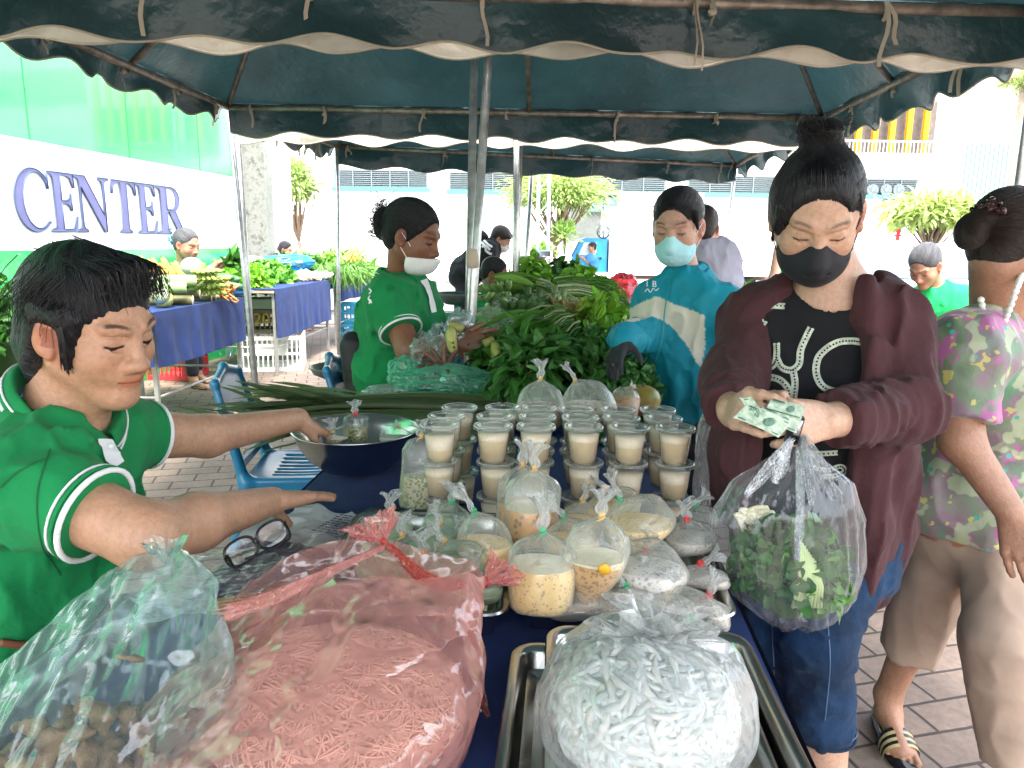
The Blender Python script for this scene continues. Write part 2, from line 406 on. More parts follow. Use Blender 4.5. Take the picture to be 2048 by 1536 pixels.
# ---- ground of clay pavers, with the far road
def paver_mat():
    N = NT('pavers'); b = N.b
    mp = N.new('ShaderNodeMapping'); mp.inputs['Rotation'].default_value = (0, 0, R(-14)); N.l(N.coord('Object'), mp.inputs[0])
    br = N.new('ShaderNodeTexBrick', Scale=1.0); br.offset = .5; br.squash = 1
    br.inputs['Brick Width'].default_value = .215; br.inputs['Row Height'].default_value = .125; br.inputs['Mortar Size'].default_value = .006; br.inputs['Mortar Smooth'].default_value = .3; br.inputs['Bias'].default_value = 0
    br.inputs['Color1'].default_value = (.235, .180, .145, 1); br.inputs['Color2'].default_value = (.185, .145, .12, 1); br.inputs['Mortar'].default_value = (.045, .035, .03, 1)
    wv = N.noise(3, 2); wx = N.new('ShaderNodeVectorMath', operation='ADD'); ns = N.new('ShaderNodeTexNoise', Scale=6.0); N.l(mp.outputs[0], ns.inputs['Vector'])
    sc_ = N.new('ShaderNodeVectorMath', operation='SCALE'); sc_.inputs['Scale'].default_value = .012; N.l(ns.outputs['Color'], sc_.inputs[0]); N.l(mp.outputs[0], wx.inputs[0]); N.l(sc_.outputs[0], wx.inputs[1])
    N.l(wx.outputs[0], br.inputs['Vector'])
    big = N.ramp(N.noise(1.3, 6, .65), [(.35, (.62, .6, .6)), (.65, (1.15, 1.1, 1.05))])
    fine = N.ramp(N.noise(40, 4, .7), [(.3, (.75, .75, .75)), (.7, (1.15, 1.15, 1.15))])
    c = N.mixc(1, N.mixc(1, br.outputs['Color'], big, 'MULTIPLY'), fine, 'MULTIPLY')
    N.l(c, b.inputs['Base Color']); b.inputs['Roughness'].default_value = .75
    h = N.math('ADD', N.math('MULTIPLY', N.math('SUBTRACT', 1.0, br.outputs['Fac']), 1.0), N.math('MULTIPLY', N.noise(60, 4, .6), .25)); N.bump(h, .6, .006)
    return N.m
g = MB().sheet(np.array([[[x, y, 0] for y in (-20, 13.2)] for x in (-30, 30)])).build('paving', paver_mat()); tag(g, kind='structure')
g = MB().sheet(np.array([[[x, y, -.004] for y in (-60, 160)] for x in (-150, 150)])).build('ground', mat('concrete_ground', (.42, .4, .38), .9, bump=.3, vs=1.5)); tag(g, kind='structure')
rd = MB().box((0, 18.6, .004), (60, 4.4, .004)).build('road', mat('asphalt', (.16, .16, .16), .85, bump=.3, bs=90)); tag(rd, kind='structure')
pk = MB().box((0, 13.4, .06), (60, .2, .07), bev=.01).box((0, 23.4, .07), (60, .3, .08), bev=.01).build('kerb', mat('kerb_stone', (.5, .5, .48), .8)); tag(pk, kind='structure')

def rect(x0, y0, x1, y1, Y):
    a = P(x0, y0, Y); b = P(x1, y1, Y); return min(a[0], b[0]), max(a[0], b[0]), min(a[2], b[2]), max(a[2], b[2])
M_white = mat('white_render', (.8, .8, .78), .85, var=.06, vs=.6, bump=.1)
M_grey = mat('grey_metal_paint', (.13, .16, .17), .5, var=.1)
M_teal = mat('teal_trim', (.06, .26, .27), .6, var=.1)
M_glass = mat('window_glass', (.1, .2, .3), .08, var=.1, spec=.8)
M_steel = mat('galvanised_tube', (.5, .51, .5), .3, .6, var=.3, vs=25, bump=.1, bs=120)
M_steel_old = mat('worn_tube', (.3, .27, .23), .5, .6, var=.5, vs=18, bump=.2, bs=90)
# ---- far building
YB = 27.0
bd = thing('building', 'long white two-storey building with louvred openings across the road', 'building', (8, YB, 0))
m = MB(); x0, x1, _, zt = rect(500, -250, 2500, 400, YB)
m.box(((x0+x1)/2, YB+3, 6), ((x1-x0)/2, 2.98, 6)); m.build('wall', M_white, bd, smooth=False)
for (a, b_, c_, d_) in ((670, 338, 855, 376), (900, 343, 1328, 385), (1376, 350, 1546, 388), (1731, 357, 1831, 391)):
    X0, X1, Z0, Z1 = rect(a, b_, c_, d_, YB)
    f = MB().box(((X0+X1)/2, YB-.01, (Z0+Z1)/2), ((X1-X0)/2, .02, (Z1-Z0)/2)).build('louvre_window', mat('louvre_back', (.5, .52, .52), .7), bd, smooth=False)
    s = MB(); n = 9
    for k in range(n): s.box(((X0+X1)/2, YB-.08, Z0+(k+.5)/n*(Z1-Z0)), ((X1-X0)/2, .045, .012), rot=rotm((1, 0, 0), 30))
    for k in range(int((X1-X0)/.8)+2): s.box((X0+(X1-X0)*k/(int((X1-X0)/.8)+1), YB-.13, (Z0+Z1)/2), (.02, .012, (Z1-Z0)/2))
    s.build('louvre', M_grey, f, smooth=False)
    MB().box(((X0+X1)/2, YB-.12, Z0-.07), ((X1-X0)/2+.1, .14, .06)).build('sill', M_teal, bd, smooth=False)
# horizontal grooves of the lower wall
m = MB()
for py in (432, 458, 470, 640): 
    X0, X1, Z0, Z1 = rect(560, py, 1080, py+1, YB); m.box(((X0+X1)/2, YB-.01, Z0), ((X1-X0)/2, .02, .012))
m.build('wall_groove', mat('groove', (.45, .45, .45), .8), bd, smooth=False)
# entrance recess: a dark slab with the alcove's shade put into its colour
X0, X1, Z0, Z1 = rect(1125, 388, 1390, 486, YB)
MB().box(((X0+X1)/2, YB-.03, (Z0+Z1)/2), ((X1-X0)/2, .05, (Z1-Z0)/2)).build('entrance_shade_slab', mat('recess_shade_grey', (.10, .11, .10), .8), bd, smooth=False)
X0, X1, Z0, Z1 = rect(1232, 388, 1390, 415, YB)
MB().box(((X0+X1)/2, YB-.6, (Z0+Z1)/2), ((X1-X0)/2, .6, (Z1-Z0)/2)).build('canopy', mat('canopy_grey', (.36, .36, .33), .8), bd, smooth=False)
for a in (1178, 1207):
    X0, X1, Z0, Z1 = rect(a, 397, a+26, 423, YB)
    f = MB().box(((X0+X1)/2, YB-.12, (Z0+Z1)/2), ((X1-X0)/2+.04, .04, (Z1-Z0)/2+.04)).build('window', M_grey, bd, smooth=False)
    MB().box(((X0+X1)/2, YB-.17, (Z0+Z1)/2), ((X1-X0)/2, .02, (Z1-Z0)/2)).build('pane', mat('blue_pane', (.12, .3, .5), .1), f, smooth=False)
# first-floor parking deck with yellow columns and rails
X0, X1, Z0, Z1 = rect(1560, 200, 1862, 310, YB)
dk = MB().box(((X0+X1)/2, YB-.03, (Z0+Z1)/2), ((X1-X0)/2, .05, (Z1-Z0)/2)).build('deck_shade_slab', mat('deck_shade', (.12, .10, .09), .9), bd, smooth=False)  # solid dark slab, the shade inside the deck put into its colour
M_yel = mat('yellow_paint', (.62, .30, .0), .6, var=.05)
for px in (1588, 1632, 1677, 1712, 1745, 1778, 1811, 1844):
    a = P(px, 130, YB); b_ = P(px-3, 312, YB); MB().box(((a[0]+b_[0])/2, YB-.4, (a[2]+b_[2])/2), (.085, .09, (a[2]-b_[2])/2), bev=.01).build('yellow_column', M_yel, bd, smooth=False)
def railing(x0p, y0p, x1p, y1p, Y, par, step=.13):
    X0, X1, Z0, Z1 = rect(x0p, y0p, x1p, y1p, Y); m = MB()
    m.box(((X0+X1)/2, Y, Z1), ((X1-X0)/2, .03, .03)).box(((X0+X1)/2, Y, Z0), ((X1-X0)/2, .03, .03))
    for k in range(int((X1-X0)/step)+1): m.box((X0+k*step, Y, (Z0+Z1)/2), (.016, .016, (Z1-Z0)/2))
    return m.build('railing', mat('rail_white', (.4, .42, .43), .5), par, smooth=False)
railing(1570, 280, 1862, 309, YB-.62, bd); railing(1905, 168, 2140, 187, YB-.62, bd)
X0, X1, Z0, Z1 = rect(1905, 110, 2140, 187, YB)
MB().box(((X0+X1)/2, YB-.03, (Z0+Z1)/2), ((X1-X0)/2, .05, (Z1-Z0)/2)).build('upper_shade_slab', mat('deck_shade2', (.4, .33, .3), .9), bd, smooth=False)  # slab toned for the shade behind the upper railing
X0, X1, Z0, Z1 = rect(1925, 282, 2140, 420, YB); m = MB()
for k in range(26): m.box((X0+(k+.5)/26*(X1-X0), YB-.05, (Z0+Z1)/2), ((X1-X0)/70, .03, (Z1-Z0)/2))
m.build('shutter_panel', mat('pale_teal_panel', (.25, .5, .53), .6, var=.05), bd, smooth=False)
X0, X1, Z0, Z1 = rect(1765, 400, 1818, 448, YB)
MB().box(((X0+X1)/2, YB-.05, (Z0+Z1)/2), ((X1-X0)/2, .05, (Z1-Z0)/2)).build('poster_panel', mat('faded_brick_panel', (.55, .35, .28), .8, vs=6), bd, smooth=False)
for px in (1745, 1772, 1797):
    c = P(px, 380, YB-.2); m = MB(); m.tube([c+(0, .03, 0), c-(0, .03, 0)], .2, 20); m.tube([c+(0, .0, 0), c-(0, .05, 0)], .06, 12)
    for k in range(6): a = k*math.pi/6; m.box(c-(0, .04, 0), (.19, .006, .008), rot=rotm((0, 1, 0), k*30))
    m.build('extractor_fan', M_grey, bd, smooth=False)
# ---- left sign wall
YR, YL = 9.0, 5.4
wa = P(480, 400, YR); wb = P(0, 400, YL); wdir = nrm(np.array((wa[0]-wb[0], wa[1]-wb[1], 0))); wn = np.array((wdir[1], -wdir[0], 0))
w0 = np.array((wa[0], wa[1], 0.0))
def PW(px, py):
    d = np.array(ray(px, py)); o = np.array((0, 0, CAMH)); t = ((w0-o)@wn)/(d@wn); return o+d*t
wL = w0-wdir*9.5
zb, zt_ = PW(478, 496)[2], PW(478, 357)[2]
def wslab(z0, z1, th, matl, name, par, s0=0, s1=9.5):
    a = w0-wdir*s1; b_ = w0-wdir*s0; c = (a+b_)/2+wn*(th/2); Rm = np.stack([wdir, wn, (0, 0, 1)], 1)
    return MB().box((c[0], c[1], (z0+z1)/2), ((s1-s0)/2, th/2, (z1-z0)/2), rot=Rm).build(name, matl, par, smooth=False)
def signmat(name, c): return mat(name, c, .16, var=.06, vs=.8, bump=.04, bs=.9, bd=.05, spec=.7, coat=.6)
sg = thing('sign_wall', 'long glossy green and white sign board reading CENTER', 'sign', tuple(w0-wdir*4.7))
wslab(0, 3.6, -.12, mat('board_back', (.3, .3, .3), .8), 'board', sg)
wslab(zt_, 3.6, .02, signmat('sign_green', (.015, .42, .11)), 'upper_band', sg)
wslab(zb, zt_, .02, signmat('sign_white', (.78, .78, .8)), 'white_band', sg)
wslab(.0, zb, .02, signmat('sign_green2', (.02, .45, .11)), 'lower_band', sg)
m = MB(); Rm = np.stack([wdir, wn, (0, 0, 1)], 1)
for s_ in (.9, 2.1, 3.3, 4.5, 5.7): c = w0-wdir*s_+wn*.021; m.box((c[0], c[1], (zt_+3.6)/2), (.004, .002, (3.6-zt_)/2), rot=Rm)
m.build('panel_joint', mat('joint_green', (.01, .25, .07), .5), sg, smooth=False)
def arc(cx, cy, rx, ry, a0, a1, n=18): return [(cx+rx*math.cos(R(a)), cy+ry*math.sin(R(a))) for a in np.linspace(a0, a1, n)]
LET = {
 'C': (.72, arc(.40, .5, .38, .515, 42, 318, 34)+[(.70, .13), (.66, .16)]+arc(.45, .5, .27, .46, 310, 50, 30)+[(.655, .80), (.665, .70), (.69, .70), (.685, .97), (.66, .97)]),
 'E': (.62, [(0, 0), (.57, 0), (.61, .27), (.575, .27), (.49, .06), (.45, .04), (.27, .04), (.27, .48), (.38, .48), (.44, .44), (.46, .36), (.49, .36), (.49, .66), (.46, .66), (.44, .57), (.38, .53), (.27, .53), (.27, .955), (.42, .955), (.49, .92), (.54, .76), (.575, .76), (.56, 1), (0, 1), (0, .97), (.08, .95), (.11, .9), (.11, .1), (.08, .05), (0, .03)]),
 'N': (.74, [(0, 0), (.22, 0), (.22, .03), (.15, .06), (.13, .12), (.13, .80), (.58, 0), (.63, 0), (.63, .88), (.65, .94), (.74, .97), (.74, 1), (.50, 1), (.50, .97), (.57, .94), (.59, .88), (.59, .32), (.22, 1), (0, 1), (0, .97), (.07, .94), (.09, .9), (.09, .12), (.07, .06), (0, .03)]),
 'T': (.62, [(.15, 0), (.47, 0), (.47, .03), (.41, .06), (.39, .1), (.39, .955), (.48, .95), (.55, .9), (.59, .74), (.62, .74), (.61, 1), (.01, 1), (0, .74), (.03, .74), (.07, .9), (.14, .95), (.23, .955), (.23, .1), (.21, .06), (.15, .03)]),
 'R': (.72, [(0, 0), (.36, 0), (.36, .03), (.29, .06), (.27, .1), (.27, .46), (.33, .46), (.56, 0), (.75, 0), (.75, .03), (.70, .06), (.66, .12), (.49, .48)]+arc(.40, .735, .21, .262, -62, 90, 14)+[(0, 1), (0, .97), (.08, .94), (.11, .9), (.11, .1), (.08, .05), (0, .03)]),
}
xs = [(22, 97), (94, 150), (147, 215), (219, 268), (268, 309), (308, 362)]
M_let = mat('letter_violet', (.11, .11, .26), .3, var=.2, vs=2); M_edge = mat('letter_edge', (.06, .09, .16), .5)
zlo = PW(60, 461)[2]; zhi = PW(60, 338)[2]
def sdist(px): return float((PW(px, 430)-w0)@wdir)
for k, ch in enumerate('CENTER'):
    wd_, poly = LET[ch]; s0, s1 = sdist(xs[k][0]), sdist(xs[k][1]); a = np.array(poly); ov = .02 if ch == 'C' else 0
    pts = np.c_[s0+a[:, 0]/wd_*(s1-s0), zlo+(a[:, 1]*(1+0))*(zhi-zlo)]
    from mathutils.geometry import tessellate_polygon
    tri = tessellate_polygon([[Vector((p[0], p[1], 0)) for p in pts]])
    V = np.array([w0*(1, 1, 0)+wdir*p[0]+wn*.032+np.array((0, 0, p[1])) for p in pts])
    o = put('letter', mesh('letter', V, None, np.array(tri), False), M_let, sg)
    m = MB(); m.tube(np.vstack([V, V[:1]]), .006, 5, False); 
    if ch == 'R':
        hp = np.array([(.27, .52), (.36, .52)]+arc(.38, .735, .1, .215, -80, 80, 10)+[(.27, .955)]); hp = np.c_[s0+hp[:, 0]/wd_*(s1-s0), zlo+hp[:, 1]*(zhi-zlo)]
        H = np.array([w0*(1, 1, 0)+wdir*p[0]+wn*.037+np.array((0, 0, p[1])) for p in hp]); tr = tessellate_polygon([[Vector((p[0], p[1], 0)) for p in hp]])
        put('letter_counter', mesh('c', H, None, np.array(tr), False), bpy.data.materials['sign_white'], o); m.tube(np.vstack([H, H[:1]]), .006, 5, False)
    m.build('letter_edge', M_edge, o)
# ---- stone columns beside the sign
def granite(name, c1, c2, sc):
    N = NT(name); N.l(N.ramp(N.noise(sc, 8, .75), [(.38, c1), (.5, c2), (.62, shade(c1, .7))]), N.b.inputs['Base Color']); N.b.inputs['Roughness'].default_value = .35; return N.m
c0 = P(487, 400, 9.4); c1 = P(531, 400, 9.4)
m = MB().box(((c0[0]+c1[0])/2, 9.4+.15, 1.75), ((c1[0]-c0[0])/2, .15, 1.75), bev=.01); tag(m.build('stone_column', granite('granite_green', (.10, .115, .085), (.20, .20, .18), 9), smooth=False), 'grey green mottled stone column at the right end of the sign', 'column')
c0 = P(531, 400, 11.2); c1 = P(566, 400, 11.2)
m = MB().box(((c0[0]+c1[0])/2, 11.2+.2, 1.6), ((c1[0]-c0[0])/2+.02, .2, 1.6), bev=.01); tag(m.build('tiled_pillar', granite('pink_tile', (.34, .19, .19), (.5, .42, .42), 14), smooth=False), 'pale pink patterned pillar right of the grey column', 'pillar')
# ---- lamp post, hydrant, bollard
def lattice_post(px, y0p, y1p, Y):
    a = P(px, y0p, Y); X, z1 = a[0], a[2]; m = MB()
    for dx in (-.09, .09): m.tube([(X+dx, Y, 0), (X+dx, Y, z1)], .03, 8)
    k = 0; z = .2
    while z < z1: m.tube([(X-.09, Y, z), (X+.09, Y, min(z+.2, z1))], .012, 5); z += .4
    m.box((X, Y, .6), (.14, .14, .6), bev=.01); return m
tag(lattice_post(1092, 150, 500, 13).build('utility_post', mat('blue_grey_steel', (.32, .45, .52), .5)), 'pale blue grey steel utility post in front of the leafy street tree', 'post')
h = P(1795, 476, 20); m = MB(); m.lathe([(.05, 0), (.055, .025), (.045, .03), (.045, .2), (.055, .21), (.045, .25), (.015, .28), (.015, .30), (0, .30)], 16, cen=(h[0], h[1], h[2]-.06))
m.tube([(h[0]-.09, h[1], h[2]+.06), (h[0]+.09, h[1], h[2]+.06)], .028, 10); tag(m.build('fire_hydrant', mat('hydrant_red', (.6, .02, .03), .4)), 'small red fire hydrant at the kerb left of the frangipani tree', 'hydrant')
h = P(1873, 478, 20); tag(MB().box((h[0], 20, h[2]+.13), (.07, .05, .2), bev=.02).box((h[0], 20, h[2]+.36), (.1, .07, .03), bev=.01).build('kerb_marker', mat('marker_dark', (.1, .12, .12), .6)), 'small dark marker box on the kerb right of the frangipani trunk', 'marker')
rz = P(1790, 487, 21)
tag(MB().box((rz[0]+3, 22, (h[2]-.2)/2), (9, 2.2, (h[2]-.2)/2), bev=.03).build('raised_verge', M_white), kind='structure')  # white stands for the glare on the verge, put into its colour
# ---- trees
def tree(name, label, base, height, crown_c, crown_r, n, leafL, leafW, col, seed, group=None, trunk_r=.08, clumps=22, star=False):
    rg = np.random.default_rng(seed); t = thing(name, label, 'tree', base, group)
    base = np.array(base, float); cc = np.array(crown_c, float); cr = np.array(crown_r, float); m = MB(); fork = base+(cc-base)*.55
    m.tube(bez([base, base+(fork-base)*.5+rg.normal(0, .06, 3), fork], 6), np.linspace(trunk_r, trunk_r*.7, 13), 9)
    cl = []
    for k in range(clumps):
        d = nrm(rg.normal(0, 1, 3)); d[2] = abs(d[2])*.9-.25 if not star else abs(d[2])*.8; p = cc+d*cr*(.45+.5*rg.random()); cl.append(p)
        mid = (fork+p)/2+rg.normal(0, .1, 3)*cr; m.tube(bez([fork, mid, p], 5), np.linspace(trunk_r*.5, trunk_r*.1, 11), 6)
    m.build('trunk', mat(name+'_bark', (.2, .14, .09), .9, bump=.4), t)
    cl = np.array(cl); idx = rg.integers(0, clumps, n); pos = cl[idx]+rg.normal(0, 1, (n, 3))*cr*.19
    out = pos-cl[idx] if star else pos-cc; d = out+rg.normal(0, .35, (n, 3))*cr.mean(); nr = rg.normal(0, 1, (n, 3)); nr[:, 2] = abs(nr[:, 2])+1.2
    c = np.array(col)*(.6+.7*rg.random((n, 1)))*(1+.25*(rg.random((clumps, 1))[idx]-.5))
    MB().leaves(pos, d, nr, leafL*(.7+.6*rg.random(n)), leafW*(.7+.6*rg.random(n)), .5, 3, c).build('crown', LEAFM, t)
    return t
LEAFM = mat('tree_leaf', (1, 1, 1), .55, var=.1, attr=True, transl=.45)
a = P(600, 440, 15); tree('street_tree', 'young light green tree behind the pink pillar at left', (a[0], 15, 0), 3, P(590, 372, 15)+(0, 0, 0), (.48, .5, .62), 1200, .14, .05, (.32, .44, .14), 3, clumps=20, trunk_r=.05)
a = P(1105, 470, 16); tree('street_tree', 'feathery light green street tree behind the utility post', (a[0], 16, 0), 4, P(1120, 392, 16), (1.15, .8, .62), 3400, .14, .045, (.34, .46, .14), 5, clumps=34, trunk_r=.06)
a = P(1862, 475, 20); tree('frangipani_tree', 'round frangipani tree with long pale green leaves at right by the kerb', (a[0], 20, 0), 3, P(1868, 425, 20)-(0, 0, .1), (1.12, .85, .6), 2300, .30, .08, (.42, .52, .17), 9, clumps=44, star=True, trunk_r=.07)
def palm(label, top, Y, n, L, seed, trunk=True):
    rg = np.random.default_rng(seed); t = thing('palm_tree', label, 'palm', (top[0], Y, 0)); top = np.array(top, float)
    MB().tube([(top[0], Y, 0), tuple(top)], .09, 8).build('trunk', mat('palm_bark', (.25, .2, .15), .9, bump=.4), t); m = MB()
    for k in range(n):
        a = rg.random()*6.28; e = .2+rg.random()*1.0; d = np.array((math.cos(a)*math.cos(e), math.sin(a)*math.cos(e), math.sin(e))); s = np.linspace(0, 1, 9)
        pts = top+np.outer(s, d)*L; pts[:, 2] -= (s**2)*L*.5; m.tube(pts, .012, 4, c=(.2, .3, .08)); pp = np.repeat(pts[1:], 6, 0)+rg.normal(0, .02, (48, 3)); dd = np.repeat(np.gradient(pts, axis=0)[1:], 6, 0)*4+rg.normal(0, .6, (48, 3))
        m.leaves(pp, dd, rg.normal(0, 1, (48, 3)), .4*L*.6, .035, .4, 2, np.array((.3, .36, .12))*(.7+.6*rg.random((48, 1))))
    m.build('frond', LEAFM, t)
palm('palm showing its yellowish fronds above the upper railing at the right edge', P(2046, 175, 22), 22, 16, .9, 4)
palm('short palm at the right edge behind the frangipani tree', P(1990, 425, 21), 21, 12, .6, 6)
for k, (px, py, cc) in enumerate(((1130, 462, (.25, .4, .1)), (1085, 500, (.25, .4, .1)))):
    c = P(px, py, 15.5); n = 160; rg = np.random.default_rng(k); pos = c+rg.normal(0, .09, (n, 3)); z = MB().leaves(pos, pos-c+(0, 0, .1), rg.normal(0, 1, (n, 3)), .12, .05, .4, 3, np.array(cc)*(.6+.8*rg.random((n, 1))))
    z.tube([(c[0], c[1], 0), (c[0], c[1], c[2])], .03, 6, c=(.1, .07, .05)); tag(z.build('shrub', LEAFM), ['small green shrub by the entrance right of the street tree', 'small low shrub at the foot of the utility post'][k], 'shrub')
# ---- tents
def fabric(name, inner, outer):
    N = NT(name); b = N.b; g_ = N.new('ShaderNodeNewGeometry')
    st = N.ramp(N.noise(2.2, 6, .6), [(.35, (.65, .65, .65)), (.7, (1.2, 1.2, 1.2))])
    c = N.mixc(1, N.mixc(g_.outputs['Backfacing'], outer, inner), st, 'MULTIPLY'); N.l(c, b.inputs['Base Color'])
    b.inputs['Roughness'].default_value = .34; b.inputs['Specular IOR Level'].default_value = .6
    h = N.math('ADD', N.math('MULTIPLY', N.math('ABSOLUTE', N.math('SUBTRACT', N.noise(3.5, 3, .5), .5)), 2.0), N.math('MULTIPLY', N.math('ABSOLUTE', N.math('SUBTRACT', N.noise(14, 3, .6), .5)), .5)); N.bump(h, .32, .05)
    t = N.new('ShaderNodeBsdfTranslucent'); N.l(c, t.inputs[0]); mx = N.new('ShaderNodeMixShader'); mx.inputs[0].default_value = .12
    N.l(b.outputs[0], mx.inputs[1]); N.l(t.outputs[0], mx.inputs[2]); N.l(mx.outputs[0], N.out.inputs[0]); return N.m
GRN = (.022, .055, .064)
M_tent = fabric('tent_fabric', (.03, .075, .083), GRN); M_valc = M_valg = fabric('valance_fabric', (.024, .062, .070), (.6, .57, .49))
M_cream = cloth('cream_ribbon', (.5, .46, .38), wrinkle=.3)
def valance(par, a, b, out, h, matl, tilt=0, nsc=None, seed=0, phase=0, name='valance', sc=.030):
    a = np.array(a, float); b = np.array(b, float); L = np.linalg.norm(b-a); nsc = nsc or max(3, round(L/.42)); n = int(L/.025); rows = 9
    s = np.linspace(0, 1, n); G = np.zeros((rows, n, 3)); sd = seed*7.7
    bot = h-sc*(.5+.5*np.cos(2*np.pi*(s*nsc+phase)+.5*np.sin(s*9+sd)))*(.7+.6*vnoise(np.c_[s*L*1.3, s*0+sd, s*0]))
    for i in range(rows):
        f = i/(rows-1); base = a+np.outer(s, b-a); wv = .035*f*np.sin(2*np.pi*(s*nsc*.5+phase*.5)+sd)+.02*f*(vnoise(np.c_[s*L*4+sd, s*0+f*2, s*0])-.5)+.012*fbm(np.c_[s*L*11, s*0+f*3, s*0+sd])
        G[i] = base+np.outer(wv+tilt*f, out)+np.c_[s*0, s*0, -bot*f-.004*np.sin(s*40)]
    o = MB().sheet(G).build(name, matl, par)
    if np.array(o.data.polygons[len(o.data.polygons)//2].normal)@np.asarray(out) < 0: o.data.flip_normals()
    e = G[-1]; MB().tube(e, .0045, 5, c=(.75, .72, .62)).build('hem', M_cream, o); return o
def strap(par, top, L, kind=0, seed=0, w_=.013):
    rg = np.random.default_rng(seed+100); p = np.array(top, float); m = MB()
    for q in range(2 if kind != 2 else 1):
        ang = rg.normal(0, .16)+(0 if q == 0 else .25*rg.choice((-1, 1))); s = np.linspace(0, 1, 7); ln = L*(1 if q == 0 else .7*rg.random()+.3)
        c = p+np.c_[np.sin(ang)*s*ln+.006*np.sin(s*7+seed), -.02-.01*np.sin(s*5), .03*(1-s)-s*ln*math.cos(ang)]
        side = np.array((math.cos(.5*seed)*.8+.2, .3, 0)); side = nrm(side)*w_*.5
        m.sheet(np.stack([c-side, c+side], 1)).sheet(np.stack([c-side-(0, .002, 0), c+side-(0, .002, 0)], 1)[::-1])
    m.lathe([(.02, -.008), (.026, 0), (.02, .008)], 8, M=rotm((0, 1, 0), 90), cen=p+(0, 0, -.002))
    if kind == 1: m.ell(p+(0, -.025, -.02), (.016, .01, .012), n=8)
    return m.build('tie_strap', M_cream, par)
def roofpatch(par, quad, seed, sag=.06):
    a, b, c, d = [np.array(q, float) for q in quad]; n = 40; u = np.linspace(0, 1, n)[:, None, None]; v = np.linspace(0, 1, n)[None, :, None]
    G = a*(1-u)*(1-v)+b*u*(1-v)+c*u*v+d*(1-u)*v; nr = nrm(np.cross(b-a+c-d, d-a+c-b)); nr = nr if nr[2] > 0 else -nr
    s_ = 4*(u*(1-u)*v*(1-v)*4)[..., 0]; G = G-nr*(sag*s_)[..., None]*.6+nr*((ridge(G*1.5+seed)*.045+ridge(G*4+seed, 2)*.010+fbm(G*5+seed)*.012)*np.minimum(1, s_*2))[..., None]
    o = MB().sheet(G).build('roof', M_tent, par); me = o.data
    if me.polygons[0].normal[2] < 0: me.flip_normals()
    return o
def tent(label, FL, FR, BR, BL, rise=.75, inset=.45, tr=.019):
    t = thing('canopy_tent', label, 'tent', tuple((FL+FR+BR+BL)/4*(1, 1, 0)), 'dark green market tents in a row')
    A = FL+(BL-FL)*.5+(FR-FL)*inset*.5+(0, 0, rise); B = FR+(BR-FR)*.5-(FR-FL)*inset*.5+(0, 0, rise); up = np.array((0, 0, .022))
    for q in ((FL+up, FR+up, B+up, A+up), (BR+up, BL+up, A+up, B+up)): roofpatch(t, q, len(bpy.data.objects))
    for q in ((FL+up, A+up, BL+up), (BR+up, B+up, FR+up)): roofpatch(t, (q[0], q[1], q[1], q[2]), len(bpy.data.objects), .04)
    def bar(a, b, r=tr, nm='roof_bar'): MB().tube([a, (np.array(a)+b)/2+(0, 0, -.004), b], r, 10).build(nm, M_steel_old, t)
    for a, b in ((FL, FR), (FR, BR), (BR, BL), (BL, FL), (A, B)): bar(a, b)
    for a, b in ((FL, A), (BL, A), (FR, B), (BR, B), ((FL+BL)/2, A), ((FR+BR)/2, B), ((BL+BR)/2, (A+B)/2)): bar(a, b, tr*.8, 'rafter')
    return t
def pole(par, pa, pb, Y, r=.02, Yb=None):
    a = P(*pa, Y); b = P(*pb, Yb or Y); k = (0-a[2])/(b[2]-a[2]); g_ = a+(b-a)*k
    o = MB().tube([a, a+(g_-a)*.5, g_], r, 12).build('pole', M_steel, par); MB().tube([g_, g_+(0, 0, .01)], r*2.2, 12).build('foot_plate', M_steel_old, o); return o
ZE = 2.1
bBL, bBR, bFL, bFR = PZ(455, 214, ZE), PZ(1645, 236, ZE), PZ(-109, -25, ZE), PZ(2040, 42, ZE)
tB = tent('middle green canopy tent over the vegetable table, its straps hanging from the bars', bFL, bFR, bBR, bBL)
sdr = nrm(bFL-bBL); sdl = nrm(bFR-bBR)
aBL, aBR = bFL+sdr*.10, bFR+sdl*.10
tA = tent('nearest green canopy tent overhead, only its far valance showing at the top', aBL+(0, -3.6, 0)+(0.0, 0, 0), aBR+(0, -3.6, 0), aBR, aBL)
cBL, cBR = PZ(675, 293, ZE), PZ(1472, 331, ZE); cFL, cFR = bBL-sdr*.16, bBR-sdl*.16
cFL = cFL*(1, 1, 0)+(.0, 0, ZE); cFR = cFR*(1, 1, 0)+(0, 0, ZE)
tC = tent('farthest green canopy tent, small at the back in front of the white building', cFL, cFR, cBR, cBL, rise=.6)
ax = nrm(bFR-bFL); ay = nrm(np.cross((0, 0, 1), ax))
dn = np.array((0, 0, .03))
valance(tA, aBL+dn, aBR+dn, ay, .20, M_valg, 0, seed=1, nsc=9)
valance(tB, bFL+dn+ay*(-.03), bFR+dn+ay*(-.03), -ay, .212, M_valc, .02, seed=2, phase=.4, nsc=9)
valance(tB, bFL+dn, bBL+dn, nrm(bFL-bFR), .14, M_valg, .03, seed=3, nsc=7, sc=.04)
valance(tB, bFR+dn, bBR+dn, nrm(bFR-bFL), .20, M_valg, .04, seed=4, nsc=7, sc=.04)
valance(tB, bBL+dn, bBR+dn, ay, .20, M_valg, 0, seed=5, nsc=9)
valance(tC, cFL+dn, cFR+dn, -ay, .225, M_valc, .02, seed=6, phase=.5, nsc=9)
valance(tC, cBL+dn, cBR+dn, ay, .21, M_valg, 0, seed=7, nsc=8)
valance(tC, cFL+dn, cBL+dn, -ax, .16, M_valg, .03, seed=8, nsc=7, sc=.05)
valance(tC, cFR+dn, cBR+dn, ax, .16, M_valg, .03, seed=9, nsc=7, sc=.05)
